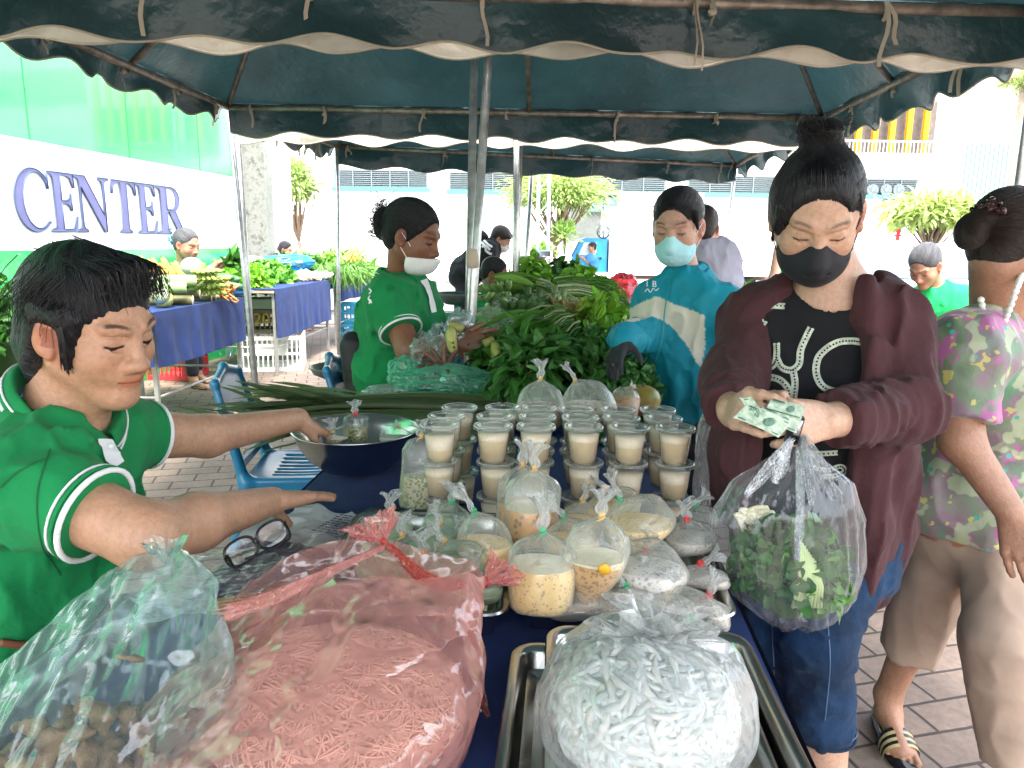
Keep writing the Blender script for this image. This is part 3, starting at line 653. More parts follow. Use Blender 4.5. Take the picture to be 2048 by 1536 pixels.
for x_ in (aBL, aBR): 
    valance(tA, x_+dn, x_+(0, -3.6, 0)+dn, ax*(-1 if x_ is aBL else 1), .18, M_valg, .02, seed=11)
# poles
pole(tA, (985, -20), (946, 600), 2.72, .0155); pole(tB, (950, 60), (938, 600), 2.86, .0150)
pole(tB, (457, 212), (487, 520), 4.75, .019); pole(tC, (473, 238), (492, 520), 4.95, .019)
pole(tB, (1034, 100), (1031, 555), 4.9, .019); pole(tC, (1043, 110), (1034, 560), 5.05, .019)
pole(tB, (1645, 236), (1640, 560), 4.75, .019)
pole(tC, (674, 293), (676, 510), float(cBL[1]), .019); pole(tC, (1471, 331), (1447, 545), float(cBR[1]), .019); pole(tC, (1066, 290), (1053, 520), float(cBL[1]+cBR[1])/2, .019)
for c_, t_ in ((aBL+(0, -3.6, 0), tA), (aBR+(0, -3.6, 0), tA), (aBR+(.02, 0, 0), tA), (aBL+(-.02, 0, 0), tA)):
    MB().tube([c_, c_*(1, 1, 0)], .02, 10).build('pole', M_steel, t_)
# tie straps: (px, py of the bar, length, kind)
def onbar(par, A, B, px, L, kind, seed):
    f = np.linspace(0, 1, 400)[:, None]; pts = A+(B-A)*f; M_ = np.array(CM.to_3x3()); q = (pts-(0, 0, CAMH))@M_; u = 1024+FPX*q[:, 0]/-q[:, 2]
    u[q[:, 2] > -.05] = 1e9; k = int(np.argmin(abs(u-px))); strap(par, pts[k]+(0, -.0, -.018), L, kind, seed)
for k, (px, L, kd) in enumerate(((298, .14, 2), (625, .15, 2), (967, .14, 2), (1391, .2, 0), (1424, .06, 1), (1768, .17, 0))): onbar(tA, aBL, aBR, px, L, kd, k)
for k, (px, L, kd) in enumerate(((503, .10, 2), (651, .10, 1), (847, .11, 0), (1012, .03, 2), (1236, .15, 0), (1433, .05, 1), (1597, .12, 0))): onbar(tB, bBL, bBR, px, L, kd, k+10)
for k, (px, L, kd) in enumerate(((95, .07, 2), (250, .13, 1), (357, .1, 2), (432, .12, 0))): onbar(tB, bFL, bBL, px, L, kd, k+20)
for k, (px, L, kd) in enumerate(((1700, .15, 0), (1785, .05, 1), (1918, .16, 0), (1650, .12, 2))): onbar(tB, bFR, bBR, px, L, kd, k+30)
for k, (px, L, kd) in enumerate(((697, .12, 0), (890, .12, 1), (1184, .16, 0), (1335, .16, 1), (1441, .16, 0), (1462, .14, 2), (672, .14, 2))): onbar(tC, cBL, cBR, px, L, kd, k+40)
for k, px in enumerate((598, 640)): onbar(tC, cFL, cBL, px, .15, 0, k+50)
tp = P(946, 517, 2.72); o = MB().lathe([(.018, -.035), (.023, -.03), (.024, .0), (.022, .032), (.018, .035)], 14, cen=tp).build('binding_tape', mat('tan_tape', (.4, .33, .25), .7, bump=.4), tA)
# printed cream letters on the far tent's front valance
def text3(s, size, loc, xdir, updir, matl, parent, name, ext=.001, bold=0, sx=1.0):
    c = bpy.data.curves.new(name, 'FONT'); c.body = s; c.size = size; c.extrude = ext; c.offset = bold; c.align_x = 'CENTER'; c.align_y = 'CENTER'; c.resolution_u = 3
    o = bpy.data.objects.new('t', c); COL.objects.link(o); dg = bpy.context.evaluated_depsgraph_get(); me = bpy.data.meshes.new_from_object(o.evaluated_get(dg)); bpy.data.objects.remove(o)
    x = nrm(xdir); u = nrm(np.asarray(updir, float)-x*(np.asarray(updir, float)@x)); z = np.cross(x, u); Mx = np.stack([x*sx, u, z], 1)
    n = len(me.vertices); V = np.zeros(n*3); me.vertices.foreach_get('co', V); V = V.reshape(-1, 3)@Mx.T+np.asarray(loc, float); me.vertices.foreach_set('co', V.ravel()); me.update(); me.materials.clear()
    return put(name, me, matl, parent)
M_ink = mat('dark_ink', (.03, .05, .05), .7)
# ================================================================== NEAR TABLE AND WHAT IS ON IT
TZ = .745
M_blue = cloth('blue_tablecloth', (.010, .030, .125), wrinkle=.35, ws=9, var=.25)
M_legm = mat('table_leg_steel', (.35, .35, .34), .45, .7, var=.2)
M_board = mat('table_board', (.35, .28, .2), .7)
def table(label, cs, z, drop, name='market_table', leg_in=.06, group=None, drops=(1, 1, 1, 1), clabel=None, seed=0, sagx=0, braces=True, legs=True, cmat=None):
    """cs = four corners (x, y) going round; tablecloth hangs by drop over each side with drops[i]"""
    cs = np.array(cs, float); c = cs.mean(0); t = thing(name, label, 'table', (c[0], c[1], 0), group)
    V = [np.r_[p, z-.03] for p in cs]; MB().prism(cs, z-.035, z-.012).build('table_top', M_board, t, smooth=False)
    if legs:
        ft = []
        for p in cs:
            q = p+nrm(c-p)*leg_in; ft.append(q); MB().box((q[0], q[1], (z-.036)/2), (.015, .015, (z-.036)/2), bev=.003).build('leg', M_legm, t, smooth=False)
        if braces:
            for i in range(4):
                a, b = ft[i], ft[(i+1) % 4]; MB().tube([np.r_[a, .28], np.r_[b, .28]], .011, 6).build('brace', M_legm, t)
    cl = tag(bpy.data.objects.new('x', None), None); bpy.data.objects.remove(cl)
    m = MB(); n = 36; rg = np.random.default_rng(seed)
    u = np.linspace(0, 1, n); G = np.array([[cs[0]*(1-a)*(1-b)+cs[1]*a*(1-b)+cs[2]*a*b+cs[3]*(1-a)*b for b in u] for a in u]); Z = z+.001+.0015*fbm(np.dstack([G*12, G[..., :1]*0]))+.0
    m.sheet(np.dstack([G, Z]))
    for i in range(4):
        if not drops[i]: continue
        a, b = cs[i], cs[(i+1) % 4]; e = b-a; L = np.linalg.norm(e); o = nrm(np.array((e[1], -e[0]))); o = o if (o@((a+b)/2-c)) > 0 else -o
        k = max(12, int(L/.02)); s = np.linspace(0, 1, k); D = drop*drops[i]; rows = 12; H = np.zeros((rows, k, 3))
        for r_ in range(rows):
            f = r_/(rows-1); wv = (.007*np.sin(s*L*31+i*2+seed+3*vnoise(np.c_[s*L*3, s*0, s*0]))+.03*fbm(np.c_[s*L*7, s*0+i+seed, s*0+f*.6]))*f+.006+.012*np.sqrt(f)
            H[r_, :, :2] = a+np.outer(s, e)+np.outer(wv, o); H[r_, :, 2] = z+.001-D*f*(1+.05*fbm(np.c_[s*3, s*0+seed, s*0]))-0
        m.sheet(H)
    o = m.build('tablecloth', cmat or M_blue); tag(o, clabel or 'blue tablecloth', 'tablecloth', 'blue tablecloths'); return t
tE = [(-.57, .3), (.305, .3), (.46, 2.2), (-.45, 2.2)]
table('near market table carrying the cups, dessert bags and noodle bags', tE, TZ, .42, clabel='dark blue tablecloth under the cups and noodle bags on the nearest table', seed=1)
# ---- films and foods
F_clear = film('clear_film', (.95, .97, .96), .10, .10, .55, 30, .004, stretch=(1, 1, .35))
F_green = film('greenish_film', (.9, .97, .92), .24, .10, .8, 50, .004, stretch=(1, 1, .35))
F_tied = film('tied_bag_film', (.97, .97, .95), .32, .12, .7, 60, .003, milkc=(.86, .88, .82))
F_pink = film('pink_film', (1, .80, .77), .50, .12, 1.0, 6, .045, milkc=(1, .50, .45), refl=1.6)
F_red = film('red_gathered_film', (.95, .3, .28), .5, .2, .8, 60, .004, milkc=(.9, .12, .10))
F_aqua = film('aqua_film', (.88, .96, .95), .20, .09, 1.0, 6, .04, stretch=(1.6, .5, .7), refl=1.4, milkc=(.7, .88, .86))
F_jade = film('jade_film', (.5, .9, .72), .7, .2, .7, 16, .010, milkc=(.16, .62, .40))
F_white = film('white_film', (.97, .97, .97), .30, .12, 1.0, 13, .014, milkc=(.92, .95, .93))
F_lime = film('lime_film', (.8, .95, .7), .5, .3, .4, 14, .006, milkc=(.6, .85, .5))
F_cup = film('cup_plastic', (.96, .97, .96), .09, .06, .15, 40, .002, refl=1.3, sharp=False)
M_metal = mat('stainless', (.52, .52, .5), .22, 1, var=.12, vs=6, bump=.05, bs=30)
M_knot = film('knot_film', (.93, .94, .93), .45, .2, .9, 90, .003)
def food(name, c1, c2, dots=None, sc=120, dsize=.35, rough=.35):
    N = NT(name); c = N.ramp(N.noise(14, 4, .6), [(.3, c1), (.7, c2)])
    if dots:
        v = N.new('ShaderNodeTexVoronoi', Scale=sc); N.l(N.coord(), v.inputs['Vector']); f = N.math('LESS_THAN', v.outputs['Distance'], dsize)
        gate = N.math('GREATER_THAN', N.noise(22, 2), .44); c = N.mixc(N.math('MULTIPLY', f, gate), c, dots)
    N.l(c, N.b.inputs['Base Color']); N.b.inputs['Roughness'].default_value = rough; N.b.inputs['Subsurface Weight'].default_value = .15; N.b.inputs['Subsurface Radius'].default_value = (.8, .6, .4); N.b.inputs['Subsurface Scale'].default_value = .01
    return N.m
L_milk = food('milky_drink', (.66, .50, .30), (.74, .58, .36)); L_foam = food('drink_foam', (.76, .62, .45), (.82, .70, .53), (.66, .5, .34), 300, .3)
L_tap = food('tapioca_pudding', (.62, .34, .10), (.74, .44, .16), (.38, .18, .05), 150, .42); L_cream = food('cream_layer', (.78, .66, .44), (.84, .74, .52))
L_yel = food('yellow_coconut_pudding', (.78, .50, .17), (.86, .62, .28), (.5, .33, .16), 150, .3); L_pearl = food('white_pearl_pudding', (.62, .56, .52), (.7, .64, .6), (.35, .3, .28), 120, .34)
L_brown = food('brown_bean_pudding', (.48, .22, .06), (.66, .36, .12), (.25, .12, .05), 100, .4); L_pale = food('pale_syrup', (.52, .52, .38), (.6, .6, .46)); L_grn = food('green_syrup', (.38, .47, .28), (.46, .54, .34))
L_herb = food('minced_herbs', (.3, .27, .12), (.48, .42, .25), (.1, .16, .04), 160, .5, .6)
L_rice = food('grey_rice', (.48, .44, .4), (.6, .55, .5), (.32, .28, .25), 200, .4)
# ---- lidded cups
def cup_parts(lev, foamh):
    t = thing('drink_cup', 'x', 'cup', (0, 0, 0), 'lidded cups of milky drink in stacks')
    pr = [(.0001, .002), (.0235, .002), (.0245, 0), (.0262, .01), (.0275, .02), (.0278, .0205), (.0292, .035), (.0295, .0355), (.031, .052), (.0328, .066), (.0345, .068), (.0345, .070)]
    MB().lathe(pr, 36).build('cup_body', F_cup, t); r = lambda z: .0245+(.0328-.0245)*z/.066-.0012
    MB().lathe([(.0001, .003), (r(.003), .003), (r(lev-foamh), lev-foamh)], 32).build('drink', L_milk, t)
    d = MB().lathe([(r(lev-foamh), lev-foamh), (r(lev), lev), (.0001, lev+.0005)], 32).build('foam', L_foam, t)
    l = MB().lathe([(.0001, .0675), (.026, .0675), (.0285, .069), (.0295, .0735), (.031, .0745), (.036, .0742), (.0385, .073), (.0395, .0705), (.039, .0665), (.0365, .0655), (.0352, .066)], 40)
    a = np.arange(0, 12)/12*6.283
    l.build('lid', F_cup, t); MB().lathe([(.0372, .0742), (.0385, .0738), (.0392, .0722)], 40).build('lid_rim', film('lid_edge', (.9, .95, .94), .5, .12, .1, 40, .001, milkc=(.8, .88, .86), sharp=False), t)
    return t
protos = [cup_parts(.054, .02), cup_parts(.050, .026), cup_parts(.057, .012)]
lidpos = [[(881, 837), (987, 845), (1075, 850), (1168, 852), (1260, 856), (1350, 857)], [(893, 819), (992, 825), (1074, 829), (1161, 829), (1243, 835), (1328, 835)], [(919, 802), (1003, 808), (1078, 808), (1155, 813), (1237, 814), (1317, 814)]]
PITCHC = .0728; ztop = TZ+.002+3*PITCHC
rown = ['front', 'middle', 'back']; coln = ['first', 'second', 'third', 'fourth', 'fifth', 'sixth']; tiern = ['bottom', 'middle', 'top']; first = {}
rgc = np.random.default_rng(4)
for ri, row in enumerate(lidpos):
    prev = None
    for ci, (px, py) in enumerate(row):
        p = PZ(px, py, ztop); p = np.array((p[0]*1.0, 0, 0))+np.array((0, 1.425+.081*ri+(.0 if ci < 2 else 0), 0)); 
        d = ray(px, py); p[0] = d.x/d.y*(p[1])
        for ti in range(3):
            if ti == 0 and ri > 0 and ci > 0: continue
            k = int(rgc.integers(0, 3)); pr = protos[k]; j = rgc.normal(0, .0012, 2); loc = (p[0]+j[0]*(3-ti), p[1]+j[1], TZ+.002+ti*PITCHC)
            lab = f'lidded cup of milky drink, {tiern[ti]} tier, {coln[ci]} stack from left, {rown[ri]} row'
            if k not in first: first[k] = 1; pr.location = loc; pr['label'] = lab; pr.rotation_euler[2] = rgc.random()*6; 
            else: dup(pr, [(c, []) for c in kids(pr)], np.array(loc)-np.array(pr.location), lab, rz=rgc.random()*6)
# ---- trays
def tray(label, x0, x1, y0, y1, z0, h, rz=0, th=.0, name='steel_tray'):
    t = []; w_, l_ = (x1-x0)/2, (y1-y0)/2; c = np.array(((x0+x1)/2, (y0+y1)/2)); prof = [(-.035, .0), (-.022, .004), (-.014, h-.006), (-.008, h), (0, h), (.002, h-.003)]
    def ring(off, z):
        pts = []; rr = .035
        for cx, cy, a0 in ((1, 1, 0), (-1, 1, 90), (-1, -1, 180), (1, -1, 270)):
            for a in np.linspace(a0, a0+90, 7): pts.append((cx*(w_-rr)+(rr+off)*math.cos(R(a)), cy*(l_-rr)+(rr+off)*math.sin(R(a)), z))
        return np.array(pts)
    G = np.array([ring(o, z) for o, z in prof]); M_ = rotm((0, 0, 1), rz); G = G@M_.T+np.r_[c, z0]
    m = MB(); m.sheet(G.transpose(1, 0, 2), closed=False); m.add(np.concatenate([G[:, -1], G[:, 0]]), [(k, k+1, len(prof)+k+1, len(prof)+k) for k in range(len(prof)-1)])
    m.add(G[0], g=[list(range(len(G[0])))]); o = m.build(name, M_metal); o.data.set_sharp_from_angle(angle=R(50)); tag(o, label, 'tray', 'stainless steel trays'); return o
lf = PZ(745, 1004, .795); tray('left steel tray holding the pale green dessert bags', lf[0]-.02, -.0, .98, 1.385, TZ+.002, .05)
tray('right steel tray holding the cream and red tied dessert bags', .02, .345, .99, 1.385, TZ+.002, .05, -4)
tray('steel tray under the big bag of white noodles', .04, .315, .45, .955, TZ+.012, .035, -3)
tray('dark empty steel tray edge poking out left of the white noodle bag', -.012, .285, .43, .93, TZ+.003, .03, -4)
# ---- tied bags
def bagring(t, n, R0, fl, seed, sharp=.12, npl=13):
    a = np.arange(n)/n*2*np.pi; pl = np.clip((t-.55)/.45, 0, 1)
    rr = 1+sharp*pl*(np.cos(a*npl+seed)+.5*np.cos(a*(npl*2+1)+seed*2))+.035*np.cos(2*a+seed)*(1-pl)+.02*np.sin(3*a+seed+5*t)+.01*np.cos(5*a+9*t)
    return np.stack([np.cos(a)*rr, np.sin(a)*rr*fl], 1)*R0
def tbag(label, base, tie, Rb, fill=.5, liquid=L_yel, cream=None, filmm=None, tiecol=(.75, .5, .2), knot=(0, 0, 1), kl=.05, seed=1, prof=None, fl=.8, yaw=0, group='tied plastic bags of dessert', name='dessert_bag', cat='bag', tieh=.006, chunk=None):
    base = np.array(base, float); tie = np.array(tie, float); ax_ = tie-base; H = np.linalg.norm(ax_); n = 48; rows = 26
    t = thing(name, label, cat, base, group); X, Y_, Z_ = frame(ax_, (math.sin(R(yaw)), -math.cos(R(yaw)), .01)); B = np.stack([X, Y_, Z_], 1)
    prof = prof or [(0, .55), (.05, .82), (.15, .97), (.3, 1.03), (.5, 1.0), (.65, .92), (.78, .74), (.88, .48), (.95, .2), (1, .055)]
    tt = np.r_[np.linspace(0, .6, 14), np.linspace(.63, 1, 14)]; pt = np.array(prof)
    def pt3(tv, k=1.0):
        r0 = np.interp(tv, pt[:, 0], pt[:, 1])*Rb*k; ring = bagring(tv, n, r0, fl, seed); q = np.c_[ring, np.full(n, tv*H)]
        q = q@B.T+base; c = base+Z_*tv*H; q[:, 2] = np.maximum(q[:, 2], TZ+.004 if base[2] < TZ+.2 and name == 'dessert_bag' else -9); return q
    G = np.array([pt3(v) for v in tt]); d = G-np.array([base+Z_*v*H for v in tt])[:, None]; G = G+d*(fbm(G*34+seed*3.1)[..., None]*.06+ridge(G*22+seed)[..., None]*.022)
    m = MB().sheet(G, closed=True); m.add(np.vstack([G[0], G[0].mean(0)[None]]), t=[(k, (k+1) % n, n) for k in range(n)]); m.build('bag_film', filmm or F_tied, t)
    tl = np.linspace(0.015, fill, 12); G2 = np.array([pt3(v, .955) for v in tl]); zc = (base+Z_*fill*H)[2]
    G2[-1, :, 2] = zc; G2[:, :, 2] = np.minimum(G2[:, :, 2], zc); 
    def part(Gs, nm, mt, captop, capbot):
        m = MB().sheet(Gs, closed=True)
        if captop: m.add(np.vstack([Gs[-1], Gs[-1].mean(0)[None]]), t=[(k, (k+1) % n, n) for k in range(n)])
        if capbot: m.add(np.vstack([Gs[0], Gs[0].mean(0)[None]]), t=[((k+1) % n, k, n) for k in range(n)])
        m.build(nm, mt, t)
    if cream is not None: part(G2[:-1], 'pudding', liquid, True, True); part(G2[-2:], 'cream_layer', cream, True, False)
    else: part(G2, 'pudding', liquid, True, True)
    m = MB().lathe([(.0035, -tieh), (.0055, -tieh*.7), (.0042, -tieh*.2), (.0058, tieh*.2), (.0045, tieh*.6), (.0035, tieh)], 12, M=B, cen=tie)
    m.tube(bez([tie, tie+Y_*.009+X*.004, tie+Y_*.012-X*.006-Z_*.006, tie-X*.009-Z_*.012], 5), .0011, 5); m.build('elastic_band', mat('band_%d' % int(tiecol[0]*100+tiecol[1]*10), tiecol, .5), t)
    kd = nrm(knot); K = np.stack(frame(kd), 1); s = np.linspace(0, 1, 12); G3 = []
    for v in s:
        a = np.arange(28)/28*6.283; r0 = .0035+.0045*abs(math.sin(v*5.5+.2))*(v < .55)+.013*max(0, v-.45)**1.2*2.2; rr = r0*(1+.35*np.cos(5*a+seed)+.3*np.cos(9*a+v*4+seed)*v)
        G3.append(np.stack([np.cos(a)*rr, np.sin(a)*rr*.55, v*kl+0*a+.004*v*np.sin(a*3+seed)], 1)@K.T+tie+np.array((.002*math.sin(v*6+seed), 0, 0)))
    MB().sheet(np.array(G3), closed=True).build('knot', M_knot, t)
    if chunk is not None: MB().ell(chunk, (.009, .004, .009), n=10, noise=.3, fr=200).build('yolk_piece', mat('yolk', (.8, .42, .02), .4), t)
    return t
GREENT, REDT, TANT = (.05, .35, .15), (.7, .04, .04), (.6, .38, .14)
zt = TZ+.012
def bg_(label, bpx, tpx, yb, yt, Rb, kn=(0, 0, 1), zb=None, **kw):
    b = P(*bpx, yb); t_ = P(*tpx, yt); 
    if b[2] < zt: b[2] = zt
    return tbag(label, b, t_, Rb*1.0, knot=kn, **kw)
cone = [(0, .08), (.08, .2), (.25, .52), (.42, .86), (.55, 1.0), (.7, 1.02), (.82, .88), (.9, .62), (.96, .28), (1, .06)]
tall = [(0, .7), (.05, .85), (.15, .93), (.35, .98), (.6, 1.0), (.75, .95), (.85, .75), (.93, .42), (1, .06)]
bg_('pointed bag of brown tapioca with a cream top and yolk, front centre', (1172, 1236), (1203, 1030), 1.015, 1.03, .047, (.05, -.1, 1), fill=.60, liquid=L_tap, cream=L_cream, tiecol=TANT, seed=3, prof=cone, fl=.75, kl=.04, chunk=P(1209, 1139, .975))
bg_('tall bag of yellow pudding leaning at the front, left of the tapioca', (1080, 1225), (1086, 1062), 1.0, 1.03, .050, (.0, 0, 1), fill=.60, liquid=L_yel, cream=L_cream, tiecol=GREENT, seed=5, prof=tall, kl=.055)
bg_('bag of brown bean pudding with cream top, rear centre against the cups', (1062, 1095), (1069, 936), 1.17, 1.2, .047, (.05, 0, 1), fill=.52, liquid=L_brown, cream=L_cream, tiecol=TANT, seed=8, prof=tall, kl=.042)
bg_('bag of brown bean pudding tucked behind its twin by the cups', (1040, 1080), (1046, 928), 1.22, 1.25, .044, (.08, 0, 1), fill=.5, liquid=L_brown, tiecol=TANT, seed=9, prof=tall, kl=.042)
bg_('bag of cream pudding with a green tie left of the brown bean bag', (985, 1150), (948, 1022), 1.1, 1.12, .044, (-.6, 0, .9), fill=.52, liquid=L_yel, tiecol=GREENT, seed=11, kl=.045)
bg_('green tied bag of pale syrup at the back left of the tray', (890, 1085), (905, 1003), 1.25, 1.27, .044, (0, 0, 1), fill=.52, liquid=L_grn, tiecol=GREENT, seed=12, filmm=F_green, kl=.035)
bg_('tan tied bag of pale syrup before the back green tied one', (872, 1130), (879, 1045), 1.15, 1.17, .047, (-.3, 0, 1), fill=.52, liquid=L_grn, tiecol=TANT, seed=13, filmm=F_green, kl=.035)
bg_('round pale syrup bag with upright white knot at the left of the tray', (808, 1150), (805, 1069), 1.13, 1.14, .045, (0, 0, 1), fill=.42, liquid=L_grn, tiecol=TANT, seed=14, filmm=F_green, kl=.036)
bg_('pale syrup bag in the far left corner of the left tray', (775, 1090), (782, 1020), 1.22, 1.25, .044, (0, 0, 1), fill=.52, liquid=L_grn, tiecol=TANT, seed=15, filmm=F_green, kl=.032)
bg_('large clear syrup bag behind the red tied ones in the left tray', (925, 1180), (889, 1082), 1.05, 1.08, .055, (-.6, 0, .8), fill=.5, liquid=L_grn, tiecol=TANT, seed=16, filmm=F_green, kl=.035)
bg_('red tied syrup bag at the front of the left tray', (945, 1205), (948, 1146), 1.01, 1.04, .043, (-.1, 0, 1), fill=.42, liquid=L_grn, tiecol=REDT, seed=17, filmm=F_green, kl=.034)
bg_('low red tied syrup bag half behind the pink bag', (850, 1170), (860, 1122), 1.04, 1.07, .044, (.5, 0, .8), fill=.52, liquid=L_grn, tiecol=REDT, seed=18, filmm=F_green, kl=.034)
bg_('green tied cream bag between the yellow pudding and the tapioca', (1150, 1120), (1127, 1033), 1.12, 1.14, .042, (-.7, 0, .8), fill=.5, liquid=L_yel, tiecol=GREENT, seed=19, kl=.035)
bg_('plump cream bag with a green tie at the right behind the tapioca', (1300, 1090), (1240, 998), 1.15, 1.17, .060, (-.4, 0, 1), fill=.5, liquid=L_yel, tiecol=GREENT, seed=20, kl=.05)
bg_('cream bag with a twisted tan tie before the cups, behind the plump one', (1235, 1040), (1210, 975), 1.24, 1.26, .05, (-.6, 0, .6), fill=.45, liquid=L_yel, tiecol=TANT, seed=21, kl=.035)
bg_('slumped bag of white pudding with dark pearls right of the tapioca', (1330, 1205), (1245, 1085), 1.04, 1.08, .060, (0, .5, .5), fill=.62, liquid=L_pearl, tiecol=TANT, seed=22, kl=.01, fl=.7)
bg_('small bag of grey pudding with a green tie at the right tray front', (1255, 1235), (1250, 1172), 1.0, 1.02, .046, (-.5, 0, .6), fill=.5, liquid=L_rice, tiecol=GREENT, seed=23, kl=.028)
bg_('pale syrup bag in the middle of the left tray behind the pink knot', (840, 1200), (850, 1105), 1.06, 1.08, .045, (-.2, 0, 1), fill=.52, liquid=L_grn, tiecol=TANT, seed=51, filmm=F_green, kl=.034)
bg_('pale syrup bag wedged between the tan tied and cream bags', (915, 1150), (918, 1068), 1.17, 1.19, .040, (.2, 0, 1), fill=.52, liquid=L_grn, tiecol=REDT, seed=52, filmm=F_green, kl=.030)
bg_('pale syrup bag leaning on the left rim of the left tray', (758, 1165), (765, 1090), 1.12, 1.14, .040, (-.3, 0, 1), fill=.5, liquid=L_grn, tiecol=TANT, seed=53, filmm=F_green, kl=.030)
bg_('pale pudding bag in the gap between the plump and slumped bags', (1300, 1165), (1290, 1098), 1.09, 1.11, .040, (.3, 0, 1), fill=.55, liquid=L_yel, tiecol=REDT, seed=55, kl=.030)
bg_('small cream bag between the brown bean bag and the plump one', (1160, 1085), (1165, 1000), 1.2, 1.22, .038, (.3, 0, 1), fill=.55, liquid=L_yel, tiecol=TANT, seed=56, kl=.030)
bg_('small grey pudding bag behind the green tied front one', (1300, 1215), (1298, 1155), 1.04, 1.06, .036, (.2, 0, 1), fill=.5, liquid=L_rice, tiecol=REDT, seed=57, kl=.028)
bg_('small white pudding bag with no liquid showing beside the corner rice bag', (1335, 1238), (1332, 1182), 1.0, 1.02, .040, (.2, 0, 1), fill=.5, liquid=L_pearl, tiecol=TANT, seed=54, kl=.028)
bg_('small brown speckled bag between the yellow pudding and tapioca bottoms', (1150, 1236), (1145, 1180), 1.0, 1.03, .04, (0, 1, .3), fill=.6, liquid=L_rice, tiecol=TANT, seed=24, kl=.01)
bg_('red tied rice dessert bag in the right front corner of the tray', (1392, 1238), (1416, 1190), 1.0, 1.02, .047, (.4, 0, 1), fill=.55, liquid=L_rice, tiecol=REDT, seed=25, kl=.036)
bg_('red tied rice dessert bag behind the right front corner one', (1400, 1180), (1400, 1128), 1.07, 1.09, .044, (.9, 0, .5), fill=.55, liquid=L_rice, tiecol=REDT, seed=26, kl=.036)
bg_('red tied rice dessert bag farthest back at the right tray edge', (1385, 1110), (1373, 1037), 1.17, 1.19, .044, (-.1, 0, 1), fill=.5, liquid=L_rice, tiecol=REDT, seed=27, kl=.032)
bg_('pale tied bag wedged right of the plump cream bag by the tray rim', (1400, 1060), (1390, 1010), 1.25, 1.27, .036, (.7, 0, .8), fill=.5, liquid=L_rice, tiecol=GREENT, seed=28, kl=.03)
bg_('upright bag of minced herbs and noodles left of the cups', (832, 1015), (843, 872), 1.42, 1.44, .036, (-.2, 0, 1), fill=.45, liquid=L_herb, tiecol=TANT, seed=29, kl=.03, fl=.6, prof=[(0, .9), (.1, 1), (.5, 1), (.8, 1.0), (.93, .7), (1, .06)])
bg_('tied bag of brown crumbs standing behind the cups, left of two', (1078, 860), (1081, 757), 1.72, 1.74, .055, (0, 0, 1), fill=.5, liquid=food('crumbs', (.4, .3, .2), (.6, .5, .4), (.3, .15, .06), 120, .5, .8), tiecol=TANT, seed=30, kl=.045, name='snack_bag', group='tied snack bags behind the cups')
bg_('tied bag of pale crumbs leaning behind the cups, right of two', (1195, 855), (1150, 759), 1.72, 1.74, .06, (-.6, 0, .9), fill=.5, liquid=food('pale_crumbs', (.5, .45, .38), (.7, .62, .5), (.35, .2, .1), 110, .4, .8), tiecol=TANT, seed=31, kl=.045, name='snack_bag', group='tied snack bags behind the cups')
bg_('clear bag of brown fruit behind the cups beside the green mango', (1240, 830), (1262, 775), 1.85, 1.9, .04, (.5, 0, .5), fill=.7, liquid=L_brown, tiecol=TANT, seed=32, kl=.01, name='fruit_bag', group=None)
c = P(1283, 800, 1.95); o = MB().ell(c, (.052, .044, .042), n=24, noise=.06, fr=12).build('mango', mat('mango_skin', (.22, .26, .04), .35, c2=(.36, .22, .05), vs=18)); MB().tube([c+(0, -.01, .04), c+(.003, -.012, .048)], .003, 6).build('stalk', mat('stalk_brown', (.15, .1, .05), .8), o); tag(o, 'green and orange mango behind the right end of the cups', 'mango')
# ---- steel bowl with bags
bc = P(712, 856, 1.80); BZ = TZ+.004; RB = .153; hb = bc[2]-BZ
o = MB().lathe([(.0001, .003), (.05, .003), (.085, .016), (.120, .045), (.142, .082), (RB, hb), (RB+.006, hb+.002), (RB+.006, hb-.002), (RB-.001, hb-.006), (.144, .078), (.122, .042), (.087, .013), (.05, 0), (.0001, 0)], 64, cen=(bc[0], bc[1], BZ)).build('mixing_bowl', M_metal); tag(o, 'wide stainless steel bowl of small bags under the seller\'s far hand', 'bowl')
def sbag(label, px, py, y, Rb, tpx, tpy, seed, liq=L_herb, kn=(0, 0, 1), kl=.03): 
    b = P(px, py, y); b[2] = max(b[2], BZ+.02); return tbag(label, b, P(tpx, tpy, y+.01), Rb, .5, liq, None, F_clear, REDT if seed == 41 else TANT, kn, kl, seed, [(0, .8), (.1, 1), (.6, 1.02), (.85, .95), (.95, .5), (1, .07)], .6, 0, 'small bags in the steel bowl', 'spice_bag')
sbag('upright bag of shredded herbs with red tie in the steel bowl', 712, 884, 1.83, .032, 711, 826, 41, kn=(-.1, 0, 1)); sbag('small tied bag by the seller\'s fingertips in the bowl', 680, 888, 1.76, .030, 664, 862, 42, liq=food('tan_shreds', (.4, .33, .2), (.55, .48, .3), (.3, .25, .1), 200, .5), kn=(-.1, 0, 1)); sbag('clear puffed bag lying at the right side of the bowl', 785, 892, 1.81, .038, 798, 853, 43, liq=L_pale, kn=(-.5, 0, .4), kl=.012)
c = P(775, 985, 1.47); o = MB().lathe([(.0001, .012), (.055, .012), (.058, .004), (.064, .004), (.064, 0), (.0001, 0)], 40, cen=(c[0], c[1], TZ+.003)).build('tub_cover', film('dark_clear_lid', (.75, .8, .9), .2, .08, .2, 20, .001)); tag(o, 'round clear plastic tub cover lying on the blue cloth left of the herb bag', 'tub')  # flat round lid of a container, not a whole tub
